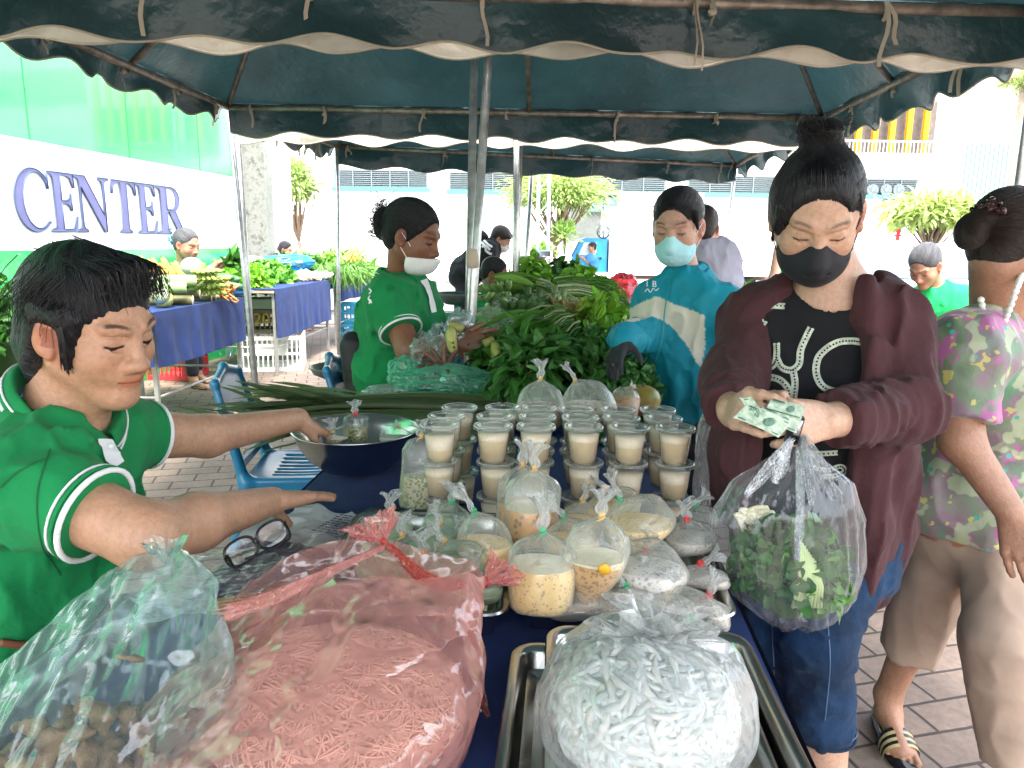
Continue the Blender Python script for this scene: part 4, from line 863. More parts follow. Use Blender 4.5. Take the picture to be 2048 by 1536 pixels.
# ---- big pink bag of rice vermicelli
def noodles(m, cen, rad, n, r, L, seed, zmin, col=(1, 1, 1), curl=1.0, top=None):
    rg = np.random.default_rng(seed); rad = np.array(rad, float)
    for k in range(n):
        d = nrm(rg.normal(0, 1, 3)*(1, 1, .8)+(0, -.25, .45)); d[2] = abs(d[2])
        p0 = cen+d*rad*(.86+.13*rg.random()); tdir = nrm(np.cross(d, rg.normal(0, 1, 3))); pts = [p0]; v = tdir; wv = rg.normal(0, 1)*curl; st = L/9
        for q in range(9):
            nn = nrm((pts[-1]-cen)/rad); v = nrm(v-nn*(v@nn)); sd_ = np.cross(nn, v); wv += rg.normal(0, .5)*curl; v = nrm(v+sd_*wv*.3); w2 = pts[-1]+v*st
            e = (w2-cen)/rad; s_ = np.linalg.norm(e); tgt = .9+.09*rg.random(); w2 = cen+e/s_*tgt*rad; w2[2] = max(w2[2], zmin); pts.append(w2)
        m.tube(bez(pts, 3), r*(.8+.4*rg.random()), 5, False, c=np.array(col)*(.85+.15*rg.random()))
    return m
pk_ = thing('noodle_bag', 'large open pink plastic bag full of thin rice noodles at the front', 'bag', (-.2, .83, TZ))
pc = np.array((-.205, .790, TZ+.038)); m = MB().ell(pc, (.152, .122, .067), n=40, noise=.08, fr=9, c_=(.8, .75, .7)); noodles(m, pc, (.160, .130, .074), 760, .0012, .30, 3, TZ+.004, (1, .96, .93), .6); m.build('thin_noodles', mat('rice_noodle', (.74, .62, .52), .35, var=.06, attr=True, sss=.2), pk_)
n = 150; rows = 64; th = np.linspace(0, 2*np.pi, n, endpoint=False); Gp = np.zeros((rows, n, 3))
for i in range(rows):
    f = i/(rows-1); z = .162*f; bul = .19*(1-.10*f+.06*math.sin(f*3.1)) if f < .8 else .195*(.95-.0*(f-.8))
    sl_ = max(0, (f-.45)/.55); rx, ry = bul*(1.05-.12*f), bul*.93*(1-.62*sl_**1.3); kx = np.cos(th)*rx; ky = np.sin(th)*ry
    front = np.clip(-np.sin(th), 0, 1); back = np.clip(np.sin(th), 0, 1)
    zz = z-.055*f*np.clip(-np.cos(th), 0, 1)**1.5-.02*f*np.abs(np.cos(th-.4))**4+.0*f*back
    Gp[i] = np.stack([-.245+kx+.05*f, .785+ky+.13*sl_**1.2, TZ+.003+zz], 1)
nn = Gp-np.array((-.245, .785, TZ+.08)); nn /= np.linalg.norm(nn, axis=-1, keepdims=True); ff = np.linspace(0, 1, rows)[:, None]
Gp += nn*((ridge(Gp*9+3, 3)*.009+fbm(Gp*4.2)*.03+ridge(Gp*np.array((24, 24, 8))+5, 2)*.0035)*(.35+.9*ff))[..., None]
Gp[..., 2] += (ff*fbm(np.c_[np.cos(th)*2, np.sin(th)*2, th*0+4.4])[None]*.02)
def pinch(G, idx, deep, wid):
    d = np.minimum(abs(np.arange(n)-idx), n-abs(np.arange(n)-idx)); w2 = np.exp(-(d/wid)**2)
    c = G[-1, idx].copy(); c[2] -= deep
    for i in range(rows):
        f = max(0, (i/(rows-1)-.72)/.28)**1.3; G[i] += (c-G[i])*(w2*f)[:, None]*.93
    return c
F_pk2 = film('pink_gathered_film', (1, .62, .6), .5, .14, 1.0, 50, .006, milkc=(1, .34, .32))
ka = pinch(Gp, int(n*.245), .012, 9); kb = pinch(Gp, int(n*.02), .02, 8)
m = MB().sheet(Gp, closed=True); m.build('bag_film', F_pink, pk_)
def fan(c, d, L, Rr, seed, par, mt, nm, n=40, spread=1.0, flat=.6, npl=11):
    K = np.stack(frame(d), 1); G = []
    for v in np.linspace(0, 1, 14):
        a = np.arange(n)/n*6.283; r0 = .004+Rr*v**1.1; rr = r0*(1+.3*np.cos(npl*a+seed)*min(1, v*2)+.15*np.cos(5*a+seed*2+v*3)); G.append(np.stack([np.cos(a)*rr, np.sin(a)*rr*flat, v*L*(1+.15*np.cos(3*a+seed))], 1)@K.T+c)
    return MB().sheet(np.array(G), closed=True).build(nm, mt, par)
fan(ka, (-.5, .5, .5), .035, .035, 3, pk_, F_pk2, 'gathered_handle'); fan(kb, (.6, .5, .25), .035, .028, 5, pk_, F_pk2, 'gathered_handle')
for c in (ka, kb): MB().ell(c, (.006, .006, .007), n=12, noise=.3, fr=90).build('knot', F_red, pk_)
# red band of gathered film running between the knots and along the rim
def band(pts, w_, seed, par, mt, nm, nr=9):
    c = bez(pts, 10); T = np.gradient(c, axis=0); G = []
    for i in range(len(c)):
        x, u, z = frame(T[i], (0, 0, 1)); f = i/(len(c)-1); ww = w_*(.35+.65*math.sin(math.pi*min(1, max(0, f)))); G.append([c[i]+u*(j-.5)*ww*2+x*.004*math.sin(j*22+seed)+x*.003*fbm(np.array([[f*8, j*6, seed]]))[0] for j in np.linspace(0, 1, nr)])
    return MB().sheet(np.array(G)).build(nm, mt, par)
band([ka, (ka+kb)/2+(0, -.02, -.02), kb], .008, 2, pk_, F_red, 'rim_fold'); band([Gp[-6, int(n*.47)], P(455, 1225, .78), P(570, 1185, .82), ka+(0, -.01, -.004)], .011, 4, pk_, film('pink_fold', (.95, .5, .48), .5, .16, .7, 25, .006, milkc=(1, .48, .44)), 'rim_fold')
band([kb, P(935, 1240, .86), P(950, 1340, .84), P(975, 1440, .82)], .014, 7, pk_, film('pink_tail', (.9, .5, .5), .4, .16, .7, 40, .004, milkc=(.8, .3, .3)), 'handle_tail')
# ---- bag of thick white noodles
wb_ = thing('noodle_bag', 'bulging clear bag of thick white noodles on a steel tray', 'bag', (.17, .75, TZ+.02)); wc = np.array((.150, .735, TZ+.07))
m = MB().ell(wc-(0, 0, .01), (.086, .082, .064), n=36, noise=.1, fr=14, c_=(.9, .88, .84)); noodles(m, wc, (.101, .096, .084), 230, .0048, .24, 5, TZ+.03, (1, 1, 1), 1.6); m.build('thick_noodles', mat('thick_noodle', (.52, .505, .465), .3, var=.04, attr=True, sss=.3, bump=.2, bs=50), wb_)
n = 120; G = []
for f in np.linspace(0, 1, 56):
    th = np.arange(n)/n*6.283; ph = f*math.pi*.5 if f < 1 else math.pi/2; r0 = .110*(.82+.18*math.sin(min(f*4, 1)*1.57))*max(0, 1-max(0, (f-.12)/.88)**2.6)**.62+.012; z = .145*(f**.9)*(1-.06*f); pl = max(0, (f-.6)/.4)
    rr = r0*(1+.10*pl*np.cos(9*th)+.05*pl*np.cos(17*th+1)); G.append(np.stack([wc[0]+np.cos(th)*rr+.012*pl, wc[1]+np.sin(th)*rr*.93+.02*f, np.full(n, TZ+.022+z)], 1))
G = np.array(G); nn = G-wc; nn /= np.linalg.norm(nn, axis=-1, keepdims=True); ff = np.linspace(0, 1, 56)[:, None]; G += nn*(ridge(G*13+8, 3)*.006+fbm(G*7)*.010)[..., None]*(.4+ff[..., None])
MB().sheet(G, closed=True).build('bag_film', F_white, wb_)
fan(G[-1].mean(0)-(0, 0, .012), (.15, .1, 1), .035, .045, 4, wb_, F_white, 'gathered_top', npl=9, flat=.8)
for q in range(4): fan(G[-1].mean(0)+np.array(((q-1.5)*.02, -.005, -.010)), ((q-1.5)*.8, -.5, .5), .04, .02, q, wb_, F_white, 'gathered_top', npl=7, flat=.4)
# ---- aqua bag with crackling
aq = thing('snack_bag', 'crumpled aqua plastic bag of fried pork crackling at the left corner', 'bag', (-.42, .72, TZ)); pa = P(336, 1112, .86); n = 110; G = []
bs_ = np.array((-.455, .66, TZ+.003))
for i, f in enumerate(np.linspace(0, 1, 60)):
    th = np.arange(n)/n*6.283; c = bs_+(pa-bs_)*f**1.15+np.array((-.0, 0, .0)); rx = .165*(1-f)**.62+.012; ry = .13*(1-f)**.8+.008
    rr = 1+.22*np.cos(3*th+.7)*f+.16*np.cos(5*th+2)*f; G.append(np.stack([c[0]+np.cos(th)*rx*rr, c[1]+np.sin(th)*ry*rr, np.full(n, c[2])+0*th], 1))
G = np.array(G); ax0 = bs_+(pa-bs_)*np.linspace(0, 1, 60)[:, None]; nn = G-ax0[:, None]; nn[..., 2] += .02; nn /= np.linalg.norm(nn, axis=-1, keepdims=True)
G += nn*(ridge(G*np.array((11, 11, 5))+2, 3)*.017+fbm(G*6+4)*.02)[..., None]; G[..., 2] = np.maximum(G[..., 2], TZ+.004); MB().sheet(G, closed=True).build('bag_film', F_aqua, aq)
fan(pa-(0, 0, .01), (-.1, 0, 1), .03, .02, 4, aq, F_aqua, 'gathered_top'); 
G = np.zeros((30, 20, 3)); 
for i in range(30):
    f = i/29; c = P(330-330*f, 1150+230*f, .84-.1*f); dn_ = P(345-300*f, 1230+190*f, .80-.08*f)
    for j in range(20): v = j/19; G[i, j] = c*(1-v)+dn_*v+np.array((0, -.015, .02))*math.sin(v*3.1)
G += (ridge(G*np.array((16, 16, 6))+9, 3)*.010)[..., None]*np.array((0, -.6, .6)); MB().sheet(G).build('bag_flap', F_aqua, aq)
rg = np.random.default_rng(12); S = Sdf()
for k in range(70):
    c = np.array((-.455+rg.normal(0, .055), .70+rg.normal(0, .04), TZ+.018+abs(rg.normal(0, .03)))); S.ell(c, (.009+.014*rg.random(), .008+.008*rg.random(), .005+.006*rg.random()), rotm(rg.normal(0, 1, 3), rg.random()*180), .004)
S.noise(lambda X: fbm(X*70, 2)*.007+ridge(X*90, 1)*.003)
def crc(V): t_ = np.clip(fbm(V*38)+.5, 0, 1)[:, None]; return np.array((.12, .045, .02))*(1-t_)+np.array((.40, .22, .10))*t_
c_ = Sdf; V, Q = S.solid(.0032); put('crackling', mesh('crackling', V, Q, None, True, crc(V)), mat('crackling', (1, .95, .9), .45, attr=True, var=.3, vs=80, bump=.8, bs=200), aq)
# ---- eyeglasses
eg = thing('eyeglasses', 'black framed eyeglasses lying folded open before the seller', 'glasses', P(515, 1090, 1.12)); M_blk = mat('black_plastic', (.01, .01, .012), .25, var=.1)
cl_, cr_ = P(482, 1103, 1.06), P(545, 1068, 1.10)
def lens(c, rx, ry, xd, yd):
    a = np.linspace(0, 6.283, 33); sq = lambda t: np.sign(np.cos(t))*abs(np.cos(t))**.75; sq2 = lambda t: np.sign(np.sin(t))*abs(np.sin(t))**.75
    return np.array([c+xd*rx*sq(t)+yd*ry*sq2(t) for t in a])
xd = nrm(cr_-cl_); yd = nrm(np.cross(xd, (0, 1, .3))*-1); yd = nrm(np.array((-.25, .2, .95))-xd*(np.array((-.25, .2, .95))@xd))
for c in (cl_, cr_): MB().tube(lens(c, .025, .019, xd, yd), .0023, 6, False).build('rim', M_blk, eg); MB().add(lens(c, .025, .019, xd, yd)[:-1], g=[list(range(32))]).build('lens', F_cup, eg)
MB().tube(bez([cl_+xd*.025, (cl_+cr_)/2+yd*.006, cr_-xd*.025], 5), .0026, 6).build('bridge', M_blk, eg)
MB().tube(bez([cl_-xd*.026, P(455, 1112, 1.03), P(470, 1140, 1.0)], 5), .0022, 6).build('temple', M_blk, eg); MB().tube(bez([cr_+xd*.026+yd*.008, P(578, 1078, 1.09), P(520, 1108, 1.04), P(490, 1118, 1.03)], 5), .0022, 6).build('temple', M_blk, eg)
# ---- papers, plastic sheets and skewer packs between the seller and the trays
def rag(label, cx, cy, w_, h_, z, seed, mt, name, cat, amp=.012, rot=0, fr=16, nn_=46):
    u = np.linspace(-1, 1, nn_); X, Y_ = np.meshgrid(u, u, indexing='ij'); G = np.dstack([X*w_*(1+.1*np.sin(Y_*4+seed)), Y_*h_*(1+.12*np.cos(X*3+seed)), X*0]); c_, s_ = math.cos(R(rot)), math.sin(R(rot))
    G = G@np.array([[c_, s_, 0], [-s_, c_, 0], [0, 0, 1]]); G += (cx, cy, z+amp); G[..., 2] += ridge(G*fr+seed, 3)*amp*.8+fbm(G*fr*.4+seed)*amp; G[..., 2] = np.maximum(G[..., 2], TZ+.004)
    o = MB().sheet(G).build(name, mt); tag(o, label, cat); return o
M_paper = mat('newsprint', (.66, .66, .66), .8, var=.1)
pp = P(655, 985, 1.38); o = rag('crumpled printed paper sheet under the seller\'s near hand', pp[0], 1.36, .13, .10, TZ+.008, 3, M_paper, 'printed_paper', 'paper', .014, -20)
txt = MB(); rg = np.random.default_rng(3)
for ln in range(9):
    for wd_ in range(8):
        x = -.045+wd_*.0125+rg.normal(0, .001); y = .05-ln*.011; 
        for st in range(3):
            c_, s_ = math.cos(R(-20)), math.sin(R(-20)); X = x+st*.0033; q = np.array((o.data.vertices[0].co.x*0+pp[0]+.04+X*c_-y*s_, 1.345+X*s_+y*c_, TZ+.036)); txt.box(q, (.0011, .0022+.001*rg.random(), .0003), rotm((0, 0, 1), -20+rg.normal(0, 18)))
txt.build('print', mat('print_blue_black', (.08, .08, .2), .8), o, smooth=False)
rag('wrinkled clear plastic sheeting left of the left tray', -.36, 1.2, .11, .15, TZ+.01, 5, F_clear, 'plastic_sheet', 'plastic sheet', .02, 20); rag('milky plastic wrapping under the eyeglasses', -.46, 1.14, .13, .10, TZ+.006, 7, F_white, 'plastic_sheet', 'plastic sheet', .014, -10)
rag('pale blue crumpled plastic scrap at the foot of the aqua bag', -.50, 1.02, .05, .05, TZ+.02, 9, film('pale_blue', (.8, .88, .95), .6, .3, .5, 30, .005, milkc=(.75, .84, .9)), 'plastic_scrap', 'plastic scrap', .016, 30)
m = MB(); rg = np.random.default_rng(6)
for k in range(26): a = P(405+rg.random()*45, 1095+rg.random()*35, 1.02+.04*rg.random()); a[2] = TZ+.012+.014*rg.random(); m.tube([a, a+np.array((.09, .035+.01*rg.normal(), .004))], .0017, 5, c=(.8+.2*rg.random(), .75, .6))
tag(m.build('bamboo_skewers', mat('bamboo', (.62, .5, .32), .6, attr=True)), 'bundle of thin pale bamboo skewers beside the eyeglasses', 'skewers')
# ================================================================== VEGETABLE STALL AND THE STALLS ON THE LEFT
VEG = mat('vegetable_leaf', (1.45, 1.35, 1.5), .45, var=.12, attr=True, transl=.22, vs=30, spec=.4)
VEGS = mat('vegetable_skin', (1, 1, 1), .42, var=.12, attr=True, vs=40, spec=.4)
t2 = [(-.28, 2.26), (.52, 2.26), (.86, 5.5), (.06, 5.5)]
table('long vegetable table heaped with greens and bananas', t2, TZ, .5, clabel='dark blue tablecloth under the heaped vegetables', seed=4)
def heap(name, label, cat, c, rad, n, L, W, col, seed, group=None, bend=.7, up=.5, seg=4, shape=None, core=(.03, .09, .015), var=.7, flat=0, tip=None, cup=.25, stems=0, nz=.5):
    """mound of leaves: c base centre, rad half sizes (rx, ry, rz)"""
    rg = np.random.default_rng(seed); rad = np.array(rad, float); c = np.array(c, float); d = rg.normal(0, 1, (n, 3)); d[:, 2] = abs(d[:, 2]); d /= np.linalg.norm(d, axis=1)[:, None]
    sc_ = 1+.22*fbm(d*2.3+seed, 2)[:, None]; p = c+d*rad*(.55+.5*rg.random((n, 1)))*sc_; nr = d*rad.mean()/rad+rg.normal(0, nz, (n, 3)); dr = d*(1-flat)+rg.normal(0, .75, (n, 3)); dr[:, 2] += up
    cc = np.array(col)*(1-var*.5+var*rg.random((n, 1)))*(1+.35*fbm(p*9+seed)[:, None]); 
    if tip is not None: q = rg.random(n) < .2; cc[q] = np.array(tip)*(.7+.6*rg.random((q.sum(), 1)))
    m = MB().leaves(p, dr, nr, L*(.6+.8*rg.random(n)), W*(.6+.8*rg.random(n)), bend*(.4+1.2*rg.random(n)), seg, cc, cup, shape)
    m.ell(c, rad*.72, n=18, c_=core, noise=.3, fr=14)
    for k in range(stems):
        a = rg.random()*6.28; e = c+rad*np.array((math.cos(a), math.sin(a), .2+.5*rg.random())); m.tube(bez([c+rad*(0, 0, .2), (c+e)/2+rg.normal(0, .02, 3), e], 4), .0025, 5, False, c=np.array(col)*1.3)
    o = m.build(name, VEG); tag(o, label, cat, group); return o
def spray(name, label, cat, root, dirs, n, L, W, col, seed, group=None, spread=.5, bend=.6, stem=(.35, .5, .15), seg=5, stemL=.1, rs=.004, shape=None, lw=.3, sc2=None):
    """leaves that radiate on stalks from a tied root"""
    rg = np.random.default_rng(seed); root = np.array(root, float); d0 = nrm(dirs); m = MB(); P0 = []; D = []; N_ = []; CC = []
    for k in range(n):
        d = nrm(d0+rg.normal(0, spread, 3)*(1, 1, .7)); l = stemL*(.6+.7*rg.random()); e = root+d*l+(0, 0, -.1*l); m.tube([root+rg.normal(0, .008, 3), (root+e)/2+(0, 0, .006), e], [rs, rs*.8, rs*.5], 5, False, c=np.array(stem)*(.7+.5*rg.random()))
        P0.append(e); D.append(d); N_.append(np.array((0, 0, 1.))+rg.normal(0, .5, 3)); CC.append(np.array(col)*(.55+.8*rg.random()))
    m.leaves(np.array(P0), np.array(D), np.array(N_), L*(.7+.6*rg.random(n)), W*(.7+.6*rg.random(n)), bend*(.5+rg.random(n)), seg, np.array(CC), lw, shape)
    o = m.build(name, VEG); tag(o, label, cat, group); return o
G_DK, G_MD, G_LT, G_YL = (.028, .095, .016), (.05, .16, .025), (.12, .28, .03), (.26, .40, .05)
frill = [.3, .75, 1, .95, 1.05, .9, .5]
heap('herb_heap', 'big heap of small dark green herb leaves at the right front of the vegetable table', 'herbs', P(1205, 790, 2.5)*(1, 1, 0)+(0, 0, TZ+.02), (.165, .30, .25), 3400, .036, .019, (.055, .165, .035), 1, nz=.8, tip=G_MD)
heap('herb_heap', 'lower slope of dark herb leaves spilling behind the cups on the right', 'herbs', P(1235, 815, 2.2)*(1, 1, 0)+(0, 0, TZ), (.13, .13, .12), 1300, .034, .018, (.05, .15, .035), 2, nz=.8)
for k, (px, py, y, dr, lab) in enumerate(((1075, 742, 2.32, (-.9, -.3, .55), 'bunch of broad dark green leaves fanning left behind the cups'), (1080, 735, 2.36, (.1, -.5, .9), 'bunch of broad leaves pointing up beside the herb heap'), (1010, 735, 2.5, (-.5, .1, .8), 'upright dark leafy bunch by the standing seller\'s hands'), (1050, 760, 2.25, (-.2, -.9, .2), 'drooping dark leafy bunch right of the jade bag'))):
    spray('greens_bunch', lab, 'greens', P(px, py, y), dr, 120, .060, .036, (.045, .15, .025), 10+k, 'bunches of dark leafy greens', .6, 1.0, stemL=.08, shape=[.35, .9, 1, .85, .55, .15])
heap('leaf_mound', 'tangle of curly green vine tips behind the broad leaf bunches', 'greens', P(1090, 760, 2.6)*(1, 1, 0)+(0, 0, TZ+.06), (.13, .13, .17), 900, .05, .022, (.05, .17, .02), 21, tip=G_LT, nz=.9, stems=30)
heap('leaf_mound', 'dark leafy bedding under the broad leaf bunches beside the jade bag', 'greens', P(1000, 800, 2.45)*(1, 1, 0)+(0, 0, TZ), (.16, .18, .12), 500, .08, .03, G_DK, 22, nz=.8)
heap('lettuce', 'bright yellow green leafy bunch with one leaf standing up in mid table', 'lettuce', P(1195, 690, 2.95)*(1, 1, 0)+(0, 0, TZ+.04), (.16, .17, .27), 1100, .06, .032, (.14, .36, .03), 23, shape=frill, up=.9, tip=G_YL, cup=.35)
spray('lettuce', 'single pale leaf cluster standing up from the yellow green bunch', 'lettuce', P(1192, 640, 2.85), (.25, 0, 1), 12, .085, .028, (.26, .5, .05), 24, spread=.16, bend=.4, stemL=.01)
# long leafy bundles lying down: root end and leaf end
def bundle(name, label, a, b, n, r, col, seed, leafW=.03, leafy=.6, group=None, rootc=(.5, .45, .3), th=.0035, cat='greens', fan_=1.6):
    rg = np.random.default_rng(seed); a = np.array(a, float); b = np.array(b, float); d = b-a; L = np.linalg.norm(d); X, Y_, Z_ = frame(d); m = MB(); P0 = []; D = []; N_ = []; CC = []
    for k in range(n):
        o = rg.normal(0, 1, 2)*r*.5; p = a+X*o[0]+Y_*abs(o[1]); q = a+d*(1-leafy*.8)+X*o[0]*fan_+Y_*abs(o[1])*1.2; m.tube([p, (p+q)/2+(0, 0, .01), q], [th*1.5, th, th], 5, False, c=(np.array(col)*1.6*.4+np.array(rootc)*.6 if k % 3 == 0 else np.array(col)*(.8+.5*rg.random())))
        P0.append(q); D.append(nrm(d)+rg.normal(0, .16, 3)); N_.append(Y_+rg.normal(0, .5, 3)); CC.append(np.array(col)*(.55+.8*rg.random()))
    m.leaves(np.array(P0), np.array(D), np.array(N_), L*leafy*(.8+.4*rg.random(n)), leafW*(.7+.6*rg.random(n)), .3+.4*rg.random(n), 5, np.array(CC), .3)
    if rootc is not None: m.ell(a+Z_*.02, (r*.8, r*.8, r*.8), n=12, c_=np.array(col), noise=.3)
    o = m.build(name, VEG); tag(o, label, cat, group); return o
bundle('greens_bundle', 'long leaf bundle lying across the middle of the vegetable table', P(1135, 650, 2.85), P(1030, 700, 2.7), 60, .055, (.07, .2, .025), 31, .04, .75, 'long bundles of leafy greens')
bundle('greens_bundle', 'second long leaf bundle just below the brown root tangle', P(1150, 662, 2.9), P(1060, 725, 2.62), 50, .05, (.05, .16, .02), 32, .036, .75, 'long bundles of leafy greens')
bundle('greens_bundle', 'pale leaf bundle lying over the bananas toward the far lettuce', P(1110, 600, 3.9), P(1010, 572, 4.0), 40, .06, (.12, .24, .04), 33, .05, .8, 'long bundles of leafy greens')
bundle('greens_bundle', 'long leaf bundle drooping over the right edge of the vegetable table', P(1140, 640, 3.3), P(1240, 650, 3.3), 60, .06, (.045, .14, .02), 34, .03, .8, 'long bundles of leafy greens')
for k, (ax_, ay, bx, by, y) in enumerate(((1112, 590, 1235, 600, 3.9), (1118, 600, 1245, 622, 3.7), (1110, 582, 1225, 588, 4.1))):
    bundle('spring_onion_bundle', ['spring onion bundle in the middle of three with pale root ends', 'nearest spring onion bundle of three, behind the yellow green bunch', 'farthest spring onion bundle of three, under the frilly lettuce'][k], P(ax_, ay, y), P(bx, by, y+.1), 110, .05, (.10, .23, .04), 41+k, .007, .6, 'bundles of spring onions', (.75, .72, .55), .003, 'spring onions')
m = MB(); rg = np.random.default_rng(5); c = P(1130, 640, 2.95)
for k in range(150):
    d = nrm(rg.normal(0, 1, 3)+(.2, -.3, .3)); m.tube(bez([c+rg.normal(0, .03, 3), c+d*.05+rg.normal(0, .015, 3), c+d*.08+rg.normal(0, .02, 3)], 3), .0014, 4, False, c=np.array((.42, .24, .08))*(.5+.9*rg.random()))
tag(m.build('root_tangle', VEGS), 'tangle of thin brown roots in the middle of the vegetable table', 'roots')
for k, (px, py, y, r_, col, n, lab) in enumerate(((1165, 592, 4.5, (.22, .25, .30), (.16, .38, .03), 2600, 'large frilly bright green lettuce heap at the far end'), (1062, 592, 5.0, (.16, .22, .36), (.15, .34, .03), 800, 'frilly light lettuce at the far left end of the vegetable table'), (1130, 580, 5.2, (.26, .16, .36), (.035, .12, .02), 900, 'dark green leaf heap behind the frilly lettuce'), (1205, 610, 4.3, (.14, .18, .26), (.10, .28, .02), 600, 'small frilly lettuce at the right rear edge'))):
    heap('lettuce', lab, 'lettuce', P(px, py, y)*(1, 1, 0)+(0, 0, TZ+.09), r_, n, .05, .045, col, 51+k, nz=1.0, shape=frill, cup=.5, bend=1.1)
heap('leaf_bedding', 'long dark leaves bedding the middle of the vegetable table', 'greens', (.38, 3.3, TZ), (.33, .75, .11), 900, .12, .028, (.045, .14, .02), 61, nz=.9)
heap('leaf_bedding', 'mixed green bedding at the far half of the vegetable table', 'greens', (.42, 4.4, TZ), (.33, .7, .2), 900, .10, .03, (.07, .2, .025), 62, nz=.9)
# ---- bananas
def banana(m, a, d, up, L, r, col, seed=0):
    rg = np.random.default_rng(seed); d = nrm(d); up = nrm(up); s = np.linspace(0, 1, 10); pts = np.array([a+d*L*t+up*L*.28*(t*t)*(1)-up*0 for t in s]); rr = r*np.interp(s, [0, .08, .2, .5, .85, .95, 1], [.3, .38, .85, 1, .8, .35, .22]); m.tube(pts, rr, 6, c=np.array(col)*(.85+.3*rg.random())); m.tube([pts[-1], pts[-1]+nrm(pts[-1]-pts[-2])*.006], r*.2, 5, c=(.05, .04, .02))
def hand_of_bananas(name, label, c, axis, out, n, L, r, col, seed, group, rows=2, fan_=60, up=(0, 0, 1), matl=None):
    m = MB(); c = np.array(c, float); axis = nrm(axis); out = nrm(out); side = nrm(np.cross(axis, out)); rg = np.random.default_rng(seed)
    for rw in range(rows):
        for k in range(n):
            a = R((k/(n-1)-.5)*fan_); dd = out*math.cos(a)+side*math.sin(a)-axis*.15+axis*rw*.25; banana(m, c+axis*rw*r*1.7+side*(k-(n-1)/2)*r*.9, dd, axis*.9+np.array(up)*.5, L*(.85+.25*rg.random()), r, col, seed*50+k+rw*9)
    m.tube([c-out*.02-axis*.01, c+axis*(rows*r*1.8)], r*.9, 7, c=np.array(col)*.7); tag(m.build(name, VEGS), label, 'bananas', group)
BG = 'bunches of green bananas on the vegetable table'
for k, (px, py, y, out, col, lab) in enumerate(((985, 612, 3.25, (.5, -.6, -.2), (.24, .38, .12), 'pale green curled banana hand at the left of the pile'), (1000, 590, 3.35, (-.3, -.7, -.1), (.26, .40, .13), 'pale green banana hand on top at the left of the pile'), (1055, 602, 3.3, (0, -.6, -.7), (.10, .19, .07), 'dark green banana hand with fingers hanging, left of two'), (1080, 607, 3.25, (.25, -.6, -.7), (.11, .20, .07), 'dark green banana hand with fingers hanging, right of two'), (1110, 600, 3.3, (-.1, -.6, -.5), (.2, .3, .12), 'paler green banana hand left of the spring onions'), (1128, 606, 3.2, (.3, -.6, -.5), (.22, .33, .13), 'paler green banana hand touching the spring onion roots'), (1035, 630, 3.1, (.2, -.9, 0), (.10, .2, .06), 'low dark banana hand under the hanging ones'))):
    hand_of_bananas('banana_bunch', lab, P(px, py, y), (0, .35, .9), out, 5, .115, .018, col, k+1, BG)
# ---- plastic bags on the stall
def crumple(name, label, c, r, mt, seed, cat='plastic bag', fr=9, amp=.3, n=56, group=None, spikes=0):
    th = np.linspace(.001, np.pi-.001, n//2); a = np.arange(n)/n*2*np.pi; D = np.stack([np.outer(np.sin(th), np.cos(a)), np.outer(np.sin(th), np.sin(a)), np.repeat(np.cos(th)[:, None], n, 1)], -1)
    s_ = 1+amp*ridge(D*2.1+seed, 3)[..., None]*.8+amp*fbm(D*1.5+seed*2)[..., None]+(.05*ridge(D*6+seed, 2))[..., None]; G = np.asarray(c)+D*np.asarray(r)*s_; G[..., 2] = np.maximum(G[..., 2], TZ+.003)
    o = MB().sheet(G, closed=True).build(name, mt); tag(o, label, cat, group); return o
crumple('plastic_bag', 'crumpled lime green plastic bag behind the standing seller\'s hands', P(985, 642, 3.0)-(0, 0, .02), (.12, .12, .06), F_lime, 1); crumple('plastic_bag', 'white crumpled bag just below the lime green bag', P(1015, 660, 2.85)-(0, 0, .02), (.10, .08, .035), F_white, 2); crumple('plastic_bag', 'small white bag corner between the bananas and long leaves', P(1052, 652, 2.8), (.05, .05, .03), F_white, 3, amp=.5)
crumple('plastic_bag', 'clear knotted bag standing at the seller\'s elbow', P(856, 705, 2.5)-(0, 0, .01), (.05, .05, .06), F_aqua, 4, amp=.6); crumple('plastic_bag', 'clear aqua bag beside the dark leafy bunch', P(893, 692, 2.5), (.05, .04, .055), F_aqua, 5, amp=.6); crumple('plastic_bag', 'flat pale bag lying on the stalks at the seller\'s waist', P(785, 783, 2.3), (.09, .06, .018), F_white, 6)
crumple('plastic_bag', 'white plastic film draped before the far left lettuce', P(1055, 572, 4.6), (.12, .1, .05), F_white, 8, amp=.5); crumple('plastic_bag', 'white bag bits wrapped round the pale banana hand', P(1012, 612, 3.15), (.04, .04, .03), F_white, 9, amp=.5); crumple('plastic_bag', 'thin clear bag held at the standing seller\'s fingers', P(918, 645, 2.6), (.035, .03, .035), F_aqua, 10, amp=.6)
jb = crumple('plastic_bag', 'long jade green plastic bag holding a banana blossom', P(905, 765, 2.3), (.155, .07, .045), F_jade, 11, fr=8, amp=.35, n=80); crumple('plastic_bag', 'jade green bag handle loop at the left of the long jade bag', P(808, 748, 2.32), (.045, .04, .045), F_jade, 12, amp=.4)
m = MB(); c = P(890, 742, 2.34)
for k in range(16): a = k*.6; d = nrm(np.array((math.cos(a)*.5-.2, -.3+.3*math.sin(a), .5*math.sin(a*1.7)))); m.tube(bez([c, c+d*.05, c+d*.10+(0, 0, -.01)], 4), [.01]*4+[.007]*4+[.002], 6, c=np.array((.12, .05, .03))*(.6+.8*(k % 3)/2))
m.ell(c+(.02, -.02, .0), (.035, .022, .02), n=16, c_=(.6, .48, .25)); m.ell(c+(.052, -.03, -.002), (.02, .018, .017), n=14, c_=(.5, .22, .14)); tag(m.build('banana_blossom', VEGS), 'peeled banana blossom resting in the jade bag', 'blossom')
